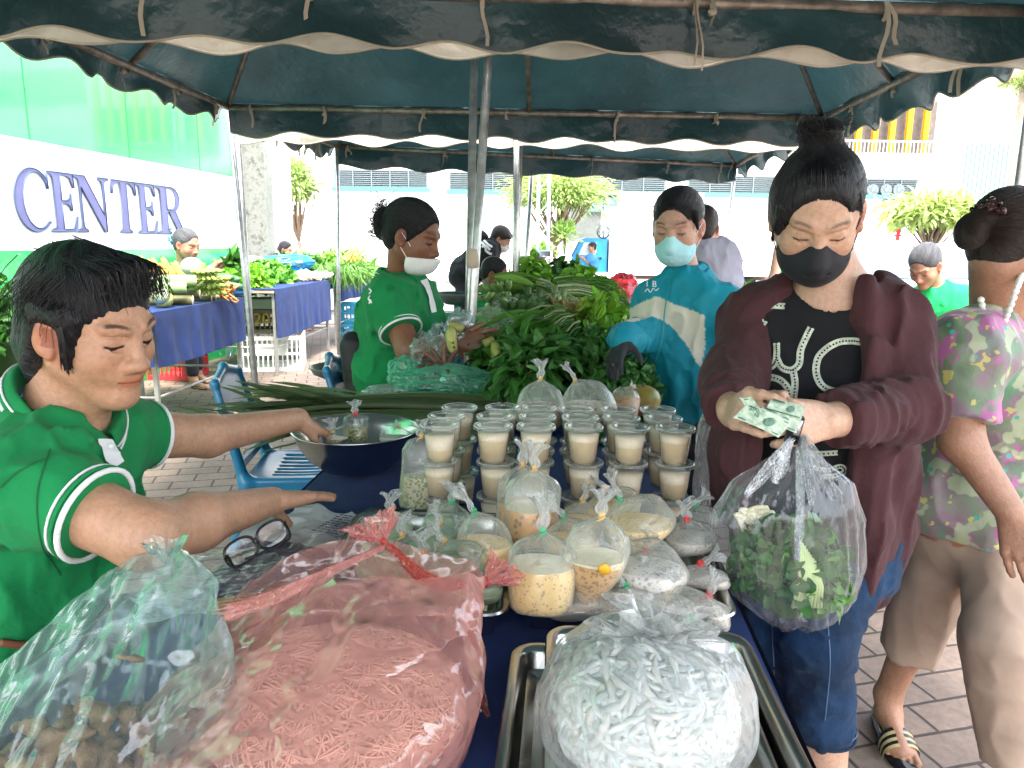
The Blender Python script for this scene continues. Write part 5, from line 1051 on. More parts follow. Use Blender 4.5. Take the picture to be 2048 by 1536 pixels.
# ---- long palm stalks across the end of the near table
rg = np.random.default_rng(8); sgr = 'long green leaf sheaths laid across the table end'
for k in range(9):
    yy = 2.06+.035*(k % 5)+.02*rg.random(); z = TZ+.022+.035*(k//3)+.01*rg.random(); x1_ = [-.02, .0, -.03, -.06, -.02, -.05, -.08, -.03, -.05][k]; x0_ = -.80-.06*rg.random()+.03*k
    s = np.linspace(0, 1, 14); pts = np.c_[x1_+(x0_-x1_)*s, yy+.05*(s-.5)*rg.normal(), z+.012*np.sin(s*3)-.0*s]; w_ = np.interp(s, [0, .3, .8, 1], [.028, .030, .018, .004]); G = []
    for i in range(14):
        a = np.linspace(-1.9, 1.9, 9); G.append(np.stack([np.full(9, pts[i, 0]), pts[i, 1]+np.sin(a)*w_[i], pts[i, 2]+np.cos(a)*w_[i]*.75], 1))
    col = np.array((.055, .085, .03))*(.7+.7*rg.random()); mm = MB().sheet(np.array(G), c=col); mm.tube(pts+(0, -.001, .001)+np.c_[s*0, s*0, w_*.75], .0015, 4, False, c=col*1.6)
    if k % 2 == 0:
        q = rg.integers(8, 14, 26); mm.leaves(pts[q]+rg.normal(0, .01, (26, 3)), np.array((-1, -.1, .12))+rg.normal(0, .16, (26, 3)), np.array((0, -.4, 1))+rg.normal(0, .3, (26, 3)), .22, .016, .15, 4, col*(.8+.7*rg.random((26, 1))), .2)
    tag(mm.build('leaf_sheath', VEG), ['lowest front sheath', 'second sheath in the bottom layer', 'rear sheath in the bottom layer', 'front sheath of the middle layer', 'central sheath of the middle layer', 'rear sheath of the middle layer', 'front sheath of the top layer', 'central sheath of the top layer', 'rear sheath of the top layer'][k]+' in the pile behind the steel bowl', 'leaf sheath', sgr)
# ---- left stalls
ZL = .85
def LT(px, off=2.42): return off*1480/(1024-px)
def left_table(label, clabel, ya, yb, seed, xo=0, drops=(0, 1, 0, 0), drop=.34, w_=.8):
    table(label, [(-2.42-w_+xo, ya), (-2.32+xo, ya), (-2.24+xo, yb), (-2.34-w_+xo, yb)], ZL, drop, clabel=clabel, seed=seed, drops=drops, group='folding tables of the stalls on the left')
left_table('left stall table nearest the photographer behind the seated seller', 'blue tablecloth on the nearest left stall table', 2.4, 3.62, 11, -.12, (.0, 1, 0, 0), .5)
left_table('left stall table carrying logs, melons and bananas', 'blue tablecloth hanging under the logs and melons', 4.75, 6.15, 12, 0, (1, 1, 0, 0), .36)
left_table('left stall table carrying the heap of curly greens', 'blue tablecloth hanging under the curly greens', 7.15, 9.0, 13, .02, (0, 1, 0, 0), .48)
left_table('farthest left stall table with long hanging greens', 'dark tablecloth of the farthest left stall', 9.3, 11.2, 14, .1, (0, 1, 0, 0), .3)
heap('herb_heap', 'heap of dark coriander behind the seated seller at the left edge', 'herbs', P(-5, 660, 3.3)*(1, 1, 0)+(-.1, .0, ZL), (.2, .3, .30), 1500, .05, .022, (.04, .15, .02), 71, nz=.9)
m = MB(); rg = np.random.default_rng(3)
for k in range(12): c = P(35+rg.random()*55, 590, 4.75+.4*rg.random()); c[2] = ZL+.03+.22*rg.random()*(k/11); m.ell(c, (.05, .03, .03), rotm((0, 0, 1), rg.random()*180), 12, np.array((.62, .42, .24))*(.7+.4*rg.random()), .35, 25)
tag(m.build('ginger_heap', VEGS), 'heap of knobbly pale ginger roots behind the coriander', 'ginger')
def onL(px, py, off=2.42, dz=0): 
    y = LT(px, off); c = P(px, py, y); c[2] = max(c[2], ZL+.02)+dz; return c
# melons, gourds, logs, bananas, roots
for k, (px, py, r_, col, lab) in enumerate(((322, 592, (.10, .06, .06), (.38, .45, .3), 'pale grey green melon at the near corner of the left stall'), (328, 598, (.11, .06, .062), (.52, .52, .16), 'long yellow gourd beside the pale melon'), (384, 533, (.12, .08, .07), (.42, .52, .4), 'pale green winter melon behind the green bananas'))):
    c = onL(px, py); tag(MB().ell(c, r_, rotm((0, 0, 1), -60), 22, None, .04, 8).build('melon', mat('melon_skin%d' % k, col, .35, var=.12, vs=14)) , lab, 'melon')
LG = 'cut banana stem logs on the left stall'; Mw = mat('log_bark', (.10, .10, .035), .55, var=.4, vs=20, bump=.3); Mpale = mat('pale_stem', (.22, .32, .14), .45, var=.25, vs=10); Mcut = mat('cut_wood', (.78, .66, .45), .8, var=.12, vs=40)
for k, (px, py, r, L, mt, lab) in enumerate(((372, 575, .042, .5, 0, 'thick pale stem log with a clean round cut end'), (392, 562, .045, .45, 0, 'upper pale stem log with a broken cut end'), (386, 602, .040, .5, 1, 'thick dark log on the cloth, left one'), (400, 588, .034, .45, 1, 'dark log lying on the thick dark one'), (424, 613, .024, .42, 1, 'thin dark log at the table front'), (440, 606, .020, .4, 1, 'thin dark log, second from the right'), (432, 600, .020, .4, 1, 'thin dark log on top of the thin pair'), (450, 603, .018, .38, 1, 'thinnest dark log at the right end'))):
    c = onL(px, py, 2.32); d = nrm(np.array((-1, -.25 if mt else -.45, .0))); t = thing('stem_log', lab, 'log', c, LG)
    MB().tube([c, c+d*L*.5+(0, 0, .004), c+d*L], r, 14, False).build('bark', Mpale if mt == 0 else Mw, t); X, Y_, Z_ = frame(d); 
    for q in (0, 1):
        cc = c+d*L*q; MB().tube([cc-d*.002*(1-2*q), cc+d*.002*(1-2*q)], r*.97, 16).build('cut_end', Mcut, t)
for k, (px, py, lab) in enumerate(((300, 548, 'yellow banana hand at the near left of the row'), (322, 548, 'yellow banana hand second in the row'), (345, 550, 'yellow banana hand third in the row'), (365, 552, 'yellow banana hand last in the row by the winter melon'))):
    hand_of_bananas('banana_bunch', lab, onL(px, py, 2.65), (.2, -.3, .9), (-.3, -.3, .5), 5, .11, .018, (.62, .42, .07), 80+k, 'yellow banana hands in a row on the left stall', rows=1)
for k, (px, py, lab) in enumerate(((408, 545, 'green banana hand on top of the logs'), (424, 560, 'green banana hand hanging over the dark logs'), (418, 575, 'lowest green banana hand touching the thin logs'))):
    hand_of_bananas('banana_bunch', lab, onL(px, py, 2.32), (.1, -.2, 1), (.4, -.6, -.5), 6, .13, .019, (.34, .46, .10), 90+k, 'green banana hands over the logs')
m = MB(); rg = np.random.default_rng(13); c = onL(446, 585, 2.32)
for k in range(60): d = nrm(rg.normal(0, 1, 3)*(1, 1, 1.3)); m.tube(bez([c, c+d*.05+rg.normal(0, .02, 3), c+d*.11+rg.normal(0, .02, 3)], 3), .008, 5, c=np.array((.55, .27, .08))*(.5+.9*rg.random()))
tag(m.build('root_bunch', VEGS), 'bunch of orange brown finger roots beside the green bananas', 'roots')
for k, (px, py, a) in enumerate(((447, 555, 20), (466, 558, -10), (462, 572, 30), (480, 575, 5))):
    c = onL(px, py, 2.38); tag(MB().ell(c, (.10, .035, .035), rotm((0, 0, 1), a-30), 16, None, .06, 10).build('cucumber', bpy.data.materials.get('cucumber_skin') or mat('cucumber_skin', (.07, .16, .07), .35, var=.25, vs=30)), ['dark green cucumber lying behind the others', 'dark green cucumber second from the back', 'cucumber resting over the dish rim', 'cucumber nearest the curly greens in the blue dish'][k], 'cucumber', 'cucumbers in the blue dish')
c = onL(470, 588, 2.36); tag(MB().lathe([(.0001, 0), (.10, 0), (.15, .035), (.155, .035), (.105, -.004), (.0001, -.004)], 36, cen=(c[0], c[1], ZL+.008)).build('dish', mat('blue_enamel', (.03, .12, .3), .3)), 'shallow blue dish of cucumbers at the end of the melon table', 'dish')
for k, (px, y_, r_, col, n, lab) in enumerate(((440, 6.75, (.18, .25, .14), (.12, .33, .02), 500, 'light green leafy heap behind the cucumbers'), (500, 7.5, (.30, .38, .19), (.14, .36, .02), 1300, 'long heap of curly bright greens, nearer half'), (560, 8.35, (.26, .42, .19), (.085, .27, .025), 1300, 'long heap of curly greens, farther darker half'), (640, 9.7, (.2, .3, .25), (.06, .2, .03), 700, 'dark leafy heap behind the blue plastic'), (600, 9.6, (.25, .3, .22), (.04, .14, .03), 500, 'dark round leaves by the far seller\'s shoulder'), (700, 10.3, (.45, .4, .25), (.16, .34, .05), 1200, 'loose pale greens on the farthest left table'))):
    x = (px-1024)/1480*y_*1.02; heap('greens_heap', lab, 'greens', (x-.1, y_, ZL), r_, n, .09 if k < 4 else .12, .045, col, 101+k, 'heaps of curly greens on the left stalls' if k in (1, 2) else None, nz=1, shape=frill, cup=.45, bend=1)
rg = np.random.default_rng(31); m = MB(); n = 420; p = np.stack([rg.normal(-2.12, .16, n), rg.normal(9.4, .14, n), ZL+.12+.08*rg.random(n)], 1); d = np.array((.35, -.35, -.5))+rg.normal(0, .3, (n, 3)); m.leaves(p, d, rg.normal(0, 1, (n, 3))+(0, -1, .3), .30*(.5+.6*rg.random(n)), .018, .9, 6, np.array((.11, .25, .05))*(.5+.9*rg.random((n, 1))))
tag(m.build('long_greens', VEG), 'long thin greens hanging over the front of the far left table', 'greens')
c = P(707, 520, 10); tag(MB().leaves(c+rg.normal(0, .06, (90, 3)), rg.normal(0, 1, (90, 3))+(0, 0, 1), rg.normal(0, 1, (90, 3)), .12, .04, .5, 3, np.array((.75, .6, .2))*(.7+.4*rg.random((90, 1)))).build('yellow_flowers', VEG), 'pale yellow blossoms on top of the far left greens', 'flowers')
c = P(630, 552, 9.0); m = MB().lathe([(.0001, 0), (.12, 0), (.2, .04), (.205, .04), (.125, -.005), (.0001, -.005)], 30, cen=(c[0], c[1], ZL+.01)); tag(m.build('plate', mat('enamel_plate', (.7, .72, .75), .3)), 'white plate of garlic at the end of the curly greens', 'plate')
m = MB()
for k in range(46): q = np.array((c[0], c[1], ZL+.04))+rg.normal(0, 1, 3)*(.1, .09, .02); q[2] = abs(q[2]-ZL)+ZL+.03; m.ell(q, (.03, .03, .028), n=8, c_=np.array((.8, .78, .7))*(.8+.2*rg.random()), noise=.2)
tag(m.build('garlic_heap', VEGS), 'heap of white garlic bulbs on the white plate', 'garlic'); m = MB(); c = P(600, 562, 8.7)
for k in range(40): q = np.array((c[0]+.05, c[1], ZL+.02))+rg.normal(0, 1, 3)*(.09, .08, .02); q[2] = abs(q[2]-ZL)+ZL+.02; m.ell(q, (.025, .02, .02), n=8, c_=np.array((.75, .5, .3))*(.8+.2*rg.random()), noise=.3)
tag(m.build('shallot_heap', VEGS), 'small heap of pinkish shallots left of the garlic plate', 'shallots')
F_sky = film('blue_bag_film', (.2, .6, .85), .7, .25, .5, 10, .01, milkc=(.03, .34, .62))
crumple('plastic_bag', 'bright blue plastic bag in front of the far seated woman', P(570, 525, 9.3), (.3, .2, .09), F_sky, 31, amp=.3); crumple('plastic_bag', 'bundle of bright blue bags hanging under the far left table', P(665, 612, 9.6), (.14, .14, .3), F_sky, 32, amp=.3); crumple('plastic_bag', 'blue bag lying on the paving under the far left table', P(640, 650, 9.3)*(1, 1, 0)+(0, 0, .1), (.25, .2, .09), F_sky, 33, amp=.3)
crumple('plastic_bag', 'white bags on the table left of the blue plastic', P(505, 525, 8.6), (.16, .1, .06), F_white, 34, amp=.4)
# ---- crates
def crate(label, cx, cy, z0, w_, l_, h, col, rz, text=None, group='slatted plastic crates under the left stalls'):
    t = thing('plastic_crate', label, 'crate', (cx, cy, z0), group); M_ = rotm((0, 0, 1), rz); mt = mat('crate_%d_%d_%d' % tuple(int(x*99) for x in col), col, .5, var=.12); m = MB(); a, b = w_/2, l_/2
    def bx(c, hh): m.box(np.array(c)@M_.T+(cx, cy, z0), hh, rot=M_)
    bx((0, 0, .008), (a-.01, b-.01, .008))
    for s in (-1, 1):
        for (A, B, ax_) in ((a, b, 0), (b, a, 1)):
            def pp(u, z): return (s*A, u, z) if ax_ == 0 else (u, s*A, z)
            def hz(hu, hz_): return (.006, hu, hz_) if ax_ == 0 else (hu, .006, hz_)
            for z, q in ((h-.02, .02), (.02, .02), (h*.5, .012)): bx(pp(0, z), hz(B+.003*ax_, q))
            nn_ = int(2*B/.045)
            for k in range(nn_+1): bx(pp(-B+2*B*k/nn_, h/2), (.0045, .006, h/2-.01) if ax_ == 0 else (.006, .0045, h/2-.01))
            if ax_ == 1: bx(pp(0, h*.62), (B*.5, .0055, h*.16))
    for sx in (-1, 1):
        for sy in (-1, 1): bx((sx*(a-.008), sy*(b-.008), h/2), (.016, .016, h/2))
    m.build('crate_body', mt, t, smooth=False)
    if text: text3(text, .16, np.array((0, -b-.012, h*.62))@M_.T+(cx, cy, z0), (math.cos(R(rz)), math.sin(R(rz)), 0), (0, 0, 1), mat('crate_paint', (.6, .42, .05), .6), t, 'painted_mark', bold=.002)
    return t
def g0(px, py): return PZ(px, py, 0)
a = g0(535, 742); crate('white slatted crate on the paving under the curly greens table', a[0], a[1]+.2, .003, .62, .5, .36, (.62, .64, .6), 12)
crate('brown crate with yellow painted letters stacked on the white crate', a[0]-.18, a[1]+.28, .37, .4, .34, .24, (.2, .17, .12), 12, 'JS.20')
crate('pale green tray crate topmost of the stack under the table', a[0]-.18, a[1]+.3, .62, .42, .34, .1, (.45, .6, .5), 12)
a = g0(352, 757); crate('red slatted crate under the melon and log table', a[0]-.1, a[1]+.1, .003, .56, .4, .36, (.5, .04, .05), -8)
a = P(706, 620, 9.7); crate('small blue crate under the far hanging greens', a[0], 9.9, .25, .4, .32, .26, (.02, .22, .36), 5); crate('blue crate hidden below the small one under the far table', a[0], 9.9, .003, .42, .34, .24, (.03, .25, .4), 5)
# loose things under the left stall
a = g0(425, 720); m = MB()
for k in range(4): m.lathe([(.0001, 0), (.045, 0), (.045, .19), (.02, .23), (.02, .26), (.0001, .26)], 14, cen=(a[0]-.2+.13*k, a[1]+.25+.1*(k % 2), .001))
o = m.build('water_bottles', film('bottle_film', (.8, .9, .95), .35, .1, .3, 20, .004)); bpy.data.objects.remove(o)
for k in range(4): tag(MB().lathe([(.0001, 0), (.045, 0), (.045, .19), (.02, .23), (.02, .26), (.0001, .26)], 14, cen=(a[0]-.2+.15*k, a[1]+.25+.1*(k % 2), .002)).build('bottle', bpy.data.materials['bottle_film']), ['leftmost', 'second from the left', 'third from the left', 'rightmost'][k]+' of four clear bottles between the red and white crates', 'bottle', 'plastic bottles under the left stall')
# ---- blue plastic chairs
M_chair = mat('chair_blue_plastic', (.012, .16, .30), .28, var=.08, spec=.6)
def chair(label, loc, rz, matl, name='plastic_chair', group='blue plastic stacking chairs'):
    t = thing(name, label, 'chair', (0, 0, 0), group); s = Sdf()                     # faces +X, seat at .43
    s.box((0, 0, .43), (.20, .20, .014), rad=.013, k=.005); s.ell((0, 0, .47), (.19, .18, .035), k=.03, m='-')
    for q in range(-3, 4): s.box((.0, q*.045, .43), (.10, .008, .05), rad=.006, k=.004, m='-')
    s.box((.195, 0, .415), (.012, .19, .03), rad=.01, k=.01)
    for sy in (-1, 1):
        s.box((0, sy*.195, .412), (.19, .01, .032), rad=.009, k=.01); s.cap((.18, sy*.185, .42), (.235, sy*.225, .01), .026, .020, k=.02); s.cap((-.18, sy*.185, .42), (-.27, sy*.225, .01), .026, .020, k=.02)
        s.cap((-.185, sy*.185, .40), (-.235, sy*.19, .62), .022, .018, k=.03); s.cap((-.235, sy*.19, .62), (-.285, sy*.16, .80), .018, .014, k=.03)
        s.cap((.215, sy*.21, .2), (.2, sy*.2, .42), .012, .03, k=.02)
    s.cap((-.285, -.16, .80), (-.295, 0, .835), .014, .016, k=.02); s.cap((-.295, 0, .835), (-.285, .16, .80), .016, .014, k=.02)
    s.box((-.262, 0, .70), (.008, .15, .115), rotm((0, 1, 0), -16), .007, k=.012); s.box((-.245, 0, .645), (.03, .07, .035), rad=.02, k=.01, m='-'); s.box((-.215, 0, .48), (.008, .16, .02), rad=.007, k=.01)
    V, Q = s.solid(.0065); o = put('chair_body', mesh('chair', V, Q), matl, t); t.location = loc; t.rotation_euler[2] = R(rz); return t
c1 = chair('blue plastic chair standing empty beside the near table', tuple(P(610, 900, 2.85)*(1, 1, 0)), 6, M_chair)
o1 = c1.children[0] if len(c1.children) else kids(c1)[0]
dup(c1, [(o1, [])], P(885, 640, 4.6)*(1, 1, 0)-np.array(c1.location), 'blue chair behind the standing seller with only its back rim showing', rz=R(120)); dup(c1, [(o1, [])], P(925, 640, 4.3)*(1, 1, 0)-np.array(c1.location), 'blue chair by the tent pole beside the small scale', rz=R(60))
c4 = dup(c1, [(o1, [])], P(800, 800, 3.15)*(1, 1, 0)-np.array(c1.location), 'blue chair behind the standing seller hidden by a black backpack', rz=R(0))
s = Sdf(); bp = P(722, 735, 2.88); s.box(bp, (.055, .13, .15), rotm((0, 1, 0), -6), .05, k=.03); s.box(bp+(.05, 0, -.05), (.03, .10, .07), rad=.03, k=.02); s.noise(lambda X: fbm(X*16)*.010)
o = sculpt('backpack', s, mat('black_nylon', (.006, .006, .007), .6, bump=.3), vx=.006); tag(o, 'black backpack on the chair behind the standing seller', 'backpack')
# ---- kitchen scales
def scale(label, c, r=.135, stool=True, col=(.03, .2, .13)):
    t = thing('kitchen_scale', label, 'scale', (c[0], c[1], c[2]-.26), 'dish scales'); 
    MB().lathe([(.0001, -.018), (r*.55, -.014), (r*.9, .012), (r, .035), (r*1.04, .038), (r*1.04, .034), (r*.92, .005), (r*.5, -.022), (.0001, -.024)], 44, cen=c).build('dish', mat('dull_pan', (.16, .2, .19), .4, .7, var=.3, vs=20), t)
    MB().tube([c-(0, 0, .02), c-(0, 0, .07)], .02, 12).tube([c-(.05, 0, .07), c-(-.05, 0, .07)], .008, 6).build('stem', mat('scale_green', col, .5, var=.2), t)
    b = MB().box(c-(0, 0, .15), (.085, .065, .085), bev=.02).box(c-(0, 0, .245), (.1, .08, .015), bev=.01).build('body', bpy.data.materials.get('scale_green'), t, smooth=False)
    f = MB().tube([c-(0, .066, .15), c-(0, .072, .15)], .07, 28).build('dial', mat('dial_white', (.7, .7, .65), .4), b); MB().box(c-(0, .074, .135), (.002, .001, .028)).build('needle', M_ink, f)
    if stool: 
        zz = c[2]-.262; s_ = thing('stool', 'plastic stool carrying the '+('near' if stool == 1 else 'far')+' dish scale', 'stool', (c[0], c[1], 0)); MB().box((c[0], c[1], zz-.012), (.15, .15, .011), bev=.01).build('seat', mat('stool_red', (.4, .05, .05), .5), s_)
        for x in (-1, 1):
            for y in (-1, 1): MB().tube([(c[0]+x*.12, c[1]+y*.12, zz-.02), (c[0]+x*.15, c[1]+y*.15, 0)], .014, 8).build('leg', bpy.data.materials['stool_red'], s_)
scale('dish scale with green body left of the standing seller', P(683, 748, 3.3), .135, 1); scale('flat dish scale between the standing seller and the tent pole', P(915, 600, 3.9), .12, 2)
# ---- far cooking table
ct = [(.0, 9.2), (1.3, 9.2), (1.3, 9.9), (.0, 9.9)]; table('far cooking table with pots behind the lettuce', ct, .95, .25, cmat=cloth('white_tablecloth', (.7, .7, .7)), clabel='pale cloth of the far cooking table', seed=9); 
for o in bpy.data.objects:
    if o.get('label') == 'pale cloth of the far cooking table': pass
M_pot = mat('pot_dark', (.03, .03, .03), .5); 
c = P(1062, 522, 9.4); m = MB().lathe([(.0001, 0), (.08, .005), (.17, .05), (.18, .055), (.1, -.003), (.0001, -.01)], 24, cen=(c[0], c[1], .96)); m.tube([(c[0], c[1], .975), (c[0], c[1], 1.10)], .012, 8).lathe([(.0001, 0), (.16, .01), (.2, .06), (.205, .06), (.12, -.005), (.0001, -.012)], 24, cen=(c[0], c[1], 1.10)); tag(m.build('weighing_pan', M_pot), 'dark round pan on a stand on the far cooking table', 'pan')
for k, (px, hh, r, lab) in enumerate(((1088, .18, .11, 'steel stock pot on the far cooking table'), (1108, .12, .09, 'smaller steel pot right of the stock pot'), (1126, .2, .035, 'sauce bottle on the far cooking table'))):
    c = P(px, 525, 9.5); tag(MB().lathe([(.0001, 0), (r, 0), (r, hh), (r*1.1, hh), (r*1.1, hh+.01), (r*.3 if k == 2 else .0001, hh+.03), (.0001, hh+.05)], 20, cen=(c[0], c[1], .953)).build('pot' if k < 2 else 'bottle', M_metal if k < 2 else mat('sauce', (.5, .4, .3), .3)), lab, 'pot' if k < 2 else 'bottle')
# ---- right side: seller's table, herbs, red bags
rt = [(1.35, 5.0), (3.6, 5.0), (3.6, 5.8), (1.35, 5.8)]; table('table of the green shirted seller at the right back', rt, .78, .4, clabel='blue tablecloth of the right back table', seed=15)
heap('herb_heap', 'small tuft of greens right of the teal jacket', 'greens', P(1478, 560, 5.2)*(1, 1, 0)+(0, 0, .79), (.13, .15, .26), 500, .08, .04, (.14, .34, .04), 120, nz=1)
F_redb = film('red_bag_film', (.9, .2, .25), .65, .25, .5, 12, .008, milkc=(.7, .05, .1)); crumple('plastic_bag', 'red plastic bag right of the vegetable table beside the teal sleeve', P(1245, 590, 4.9), (.09, .1, .12), F_redb, 41, amp=.3)
crumple('plastic_bag', 'white and pink bag below the red one at the table edge', P(1250, 640, 4.5), (.08, .1, .12), film('pink_white', (.9, .7, .75), .6, .25, .5, 12, .008, milkc=(.8, .5, .55)), 42, amp=.3)
s = Sdf(); c = P(1925, 1215, 2.75); s.cap(c+(0, 0, .22), c+(-.01, 0, -.10), .07, .05, k=.02); s.cap(c+(.03, 0, .1), c+(0.03, 0, -.16), .04, .015, k=.03); s.noise(lambda X: ridge(X*np.array((22, 22, 5)))*.009)
o = sculpt('cloth_bag', s, mat('indigo_cloth', (.03, .02, .12), .8, bump=.3), vx=.006); tag(o, 'dark indigo cloth bag of greens hanging behind the walking woman', 'cloth bag')
heap('leaf_sprigs', 'green sprigs sticking out of the indigo cloth bag', 'greens', c+(-.06, -.03, -.06), (.05, .05, .16), 130, .06, .035, (.07, .22, .03), 121, nz=1)
tr2 = [(.95, 3.0), (2.2, 3.0), (2.2, 3.6), (.95, 3.6)]; table('right hand table behind the cardigan buyer', tr2, .72, .3, clabel='indigo cloth of the table behind the cardigan buyer', seed=17, drops=(1, 1, 1, 1))
a = P(1778, 955, 2.9); crate('brown wicker crate glimpsed behind the maroon cardigan', a[0], 3.1, .35, .3, .3, .3, (.25, .16, .08), 10, group=None)
# ================================================================== PEOPLE
def skin_mat(name, c):
    N = NT(name); b = N.b; a = N.new('ShaderNodeAttribute', attribute_name='Col')
    base = N.ramp(N.noise(18, 6, .65), [(.3, shade(c, .90)), (.7, shade(c, 1.08))]); sp = N.ramp(N.noise(120, 4, .65), [(.35, (.88, .84, .82)), (.65, (1.06, 1.06, 1.06))])
    N.l(N.mixc(1, N.mixc(1, base, sp, 'MULTIPLY'), a.outputs['Color'], 'MULTIPLY'), b.inputs['Base Color']); b.inputs['Roughness'].default_value = .48; b.inputs['Specular IOR Level'].default_value = .45
    b.inputs['Subsurface Weight'].default_value = .12; b.inputs['Subsurface Radius'].default_value = (1, .3, .15); b.inputs['Subsurface Scale'].default_value = .010
    N.bump(N.math('ADD', N.noise(220, 3, .6), N.math('MULTIPLY', N.noise(45, 3), .8)), .30, .004); return N.m
def hair_mat(name, c=(.007, .0065, .008), r=.42):
    N = NT(name); b = N.b; at = N.new('ShaderNodeAttribute', attribute_name='flow'); v = at.outputs['Vector']
    h = N.noise(1.0, 4, .7, vec=v); h2 = N.noise(4.0, 2, .6, vec=v); N.l(N.ramp(h, [(.3, shade(c, .5)), (.75, shade(c, 2.4))]), b.inputs['Base Color'])
    b.inputs['Roughness'].default_value = r; b.inputs['Specular IOR Level'].default_value = .32; N.bump(N.math('ADD', h, N.math('MULTIPLY', h2, .5)), 1.0, .008); return N.m
M_hair = hair_mat('black_hair'); M_hairb = hair_mat('dark_brown_hair', (.022, .014, .010)); M_hairg = hair_mat('greying_hair', (.05, .05, .055))
M_polo = cloth('green_polo_cloth', (.006, .19, .055), wrinkle=.3, ws=20, weave=700); M_trimw = cloth('white_knit', (.7, .7, .7), wrinkle=.2); M_blkc = cloth('black_cotton', (.008, .008, .010), wrinkle=.35); M_mar = cloth('maroon_jersey', (.052, .018, .021), wrinkle=.35, ws=24, var=.2)
M_jean = cloth('denim', (.006, .024, .060), wrinkle=.5, ws=22, var=.55, weave=1400); M_teal_j = cloth('tracksuit', (1, 1, 1), wrinkle=.4, ws=12, attr=True, rough=.6); M_pant = cloth('taupe_trousers', (.37, .27, .205), wrinkle=.35, ws=8)
M_maskb = cloth('black_mask_fabric', (.012, .012, .016), wrinkle=.2, weave=900, rough=.7); M_maskw = cloth('white_mask_fabric', (.72, .73, .72), wrinkle=.25, rough=.8); M_masks = cloth('surgical_mask_fabric', (.38, .68, .72), wrinkle=.4, ws=30, rough=.8)
class Head:
    def __init__(s, c, f, k=1.0, roll=0, up=(0, 0, 1)):
        s.c = np.array(c, float); f = nrm(f); r = nrm(np.cross(f, up)); u = np.cross(r, f)
        if roll: a = R(roll); r, u = r*math.cos(a)+u*math.sin(a), u*math.cos(a)-r*math.sin(a)
        s.R = np.stack([r, f, u], 1); s.k = k
    def w(s, p): return s.c+s.R@(np.array(p, float)*s.k)
    def loc(s, V): return ((V-s.c)@s.R)/s.k
    def e(s, S, c, r, k=.012, m='+', rot=None): S.ell(s.w(c), np.array(r)*s.k*1.0, s.R if rot is None else s.R@rot, k*s.k, m)
    def cp(s, S, a, b, ra, rb=None, k=.012, m='+'): S.cap(s.w(a), s.w(b), ra*s.k, (ra if rb is None else rb)*s.k, k*s.k, m)
def face_ops(S, H, wide=1.0, lids=0, nose=1.0, jaw=1.0):
    w_ = wide; e, cp = H.e, H.cp
    e(S, (0, -.018, .036), (.073*w_, .094, .082), .01); e(S, (0, .022, -.012), (.064*w_, .066, .085), .03)
    for s in (-1, 1):
        cp(S, (s*.052*w_, .0, -.045), (s*.014, .058, -.094), .021*jaw, .017, .03); e(S, (s*.036*w_, .052, -.030), (.025, .025, .027), .025)
        e(S, (s*.031, .094, .006), (.019, .014, .0125), .012, '-'); e(S, (s*.031, .0655, .004), (.0155, .0155, .0145), .006)
        cp(S, (s*.018, .0805, .002), (s*.044, .073, .001), .0026, .002, .004)
        cp(S, (s*.016, .085, .024), (s*.046, .072, .027), .006, .005, .016)
        e(S, (s*.0125*nose, .090, -.036), (.0085, .0095, .0075), .006); e(S, (s*.0065, .098, -.0425), (.0035, .005, .0025), .003, '-')
        e(S, (s*.078*w_, -.006, -.006), (.0085, .019, .031), .008, rot=rotm((0, 0, 1), s*22)); e(S, (s*.086*w_, .0, -.004), (.006, .010, .018), .006, '-', rot=rotm((0, 0, 1), s*22)); e(S, (s*.079*w_, .004, -.028), (.006, .009, .010), .006)
    cp(S, (0, .081, .018), (0, .0975, -.028), .0075, .0105, .012); e(S, (0, .1, -.033), (.0125*nose, .0115, .0098), .010)
    e(S, (0, .070, -.055), (.030, .021, .022), .02)
    cp(S, (-.021, .078, -.0605), (-.004, .0905, -.0565), .0038, .0050, .005); cp(S, (.021, .078, -.0605), (.004, .0905, -.0565), .0038, .0050, .005)
    cp(S, (-.017, .078, -.0665), (.017, .078, -.0665), .0045, .0045, .005); e(S, (0, .086, -.0668), (.014, .0062, .0058), .005); cp(S, (-.024, .0825, -.0625), (.024, .0825, -.0625), .0018, .0018, .0015, '-')
    e(S, (0, .0705, -.094), (.022, .019, .018), .02)
    for s in (-1, 1): cp(S, (s*.020, .083, -.0095), (s*.044, .071, -.012), .0014, .0012, .007, '-'); cp(S, (s*.019, .0835, .0135), (s*.046, .0715, .0125), .0013, .0012, .005, '-')
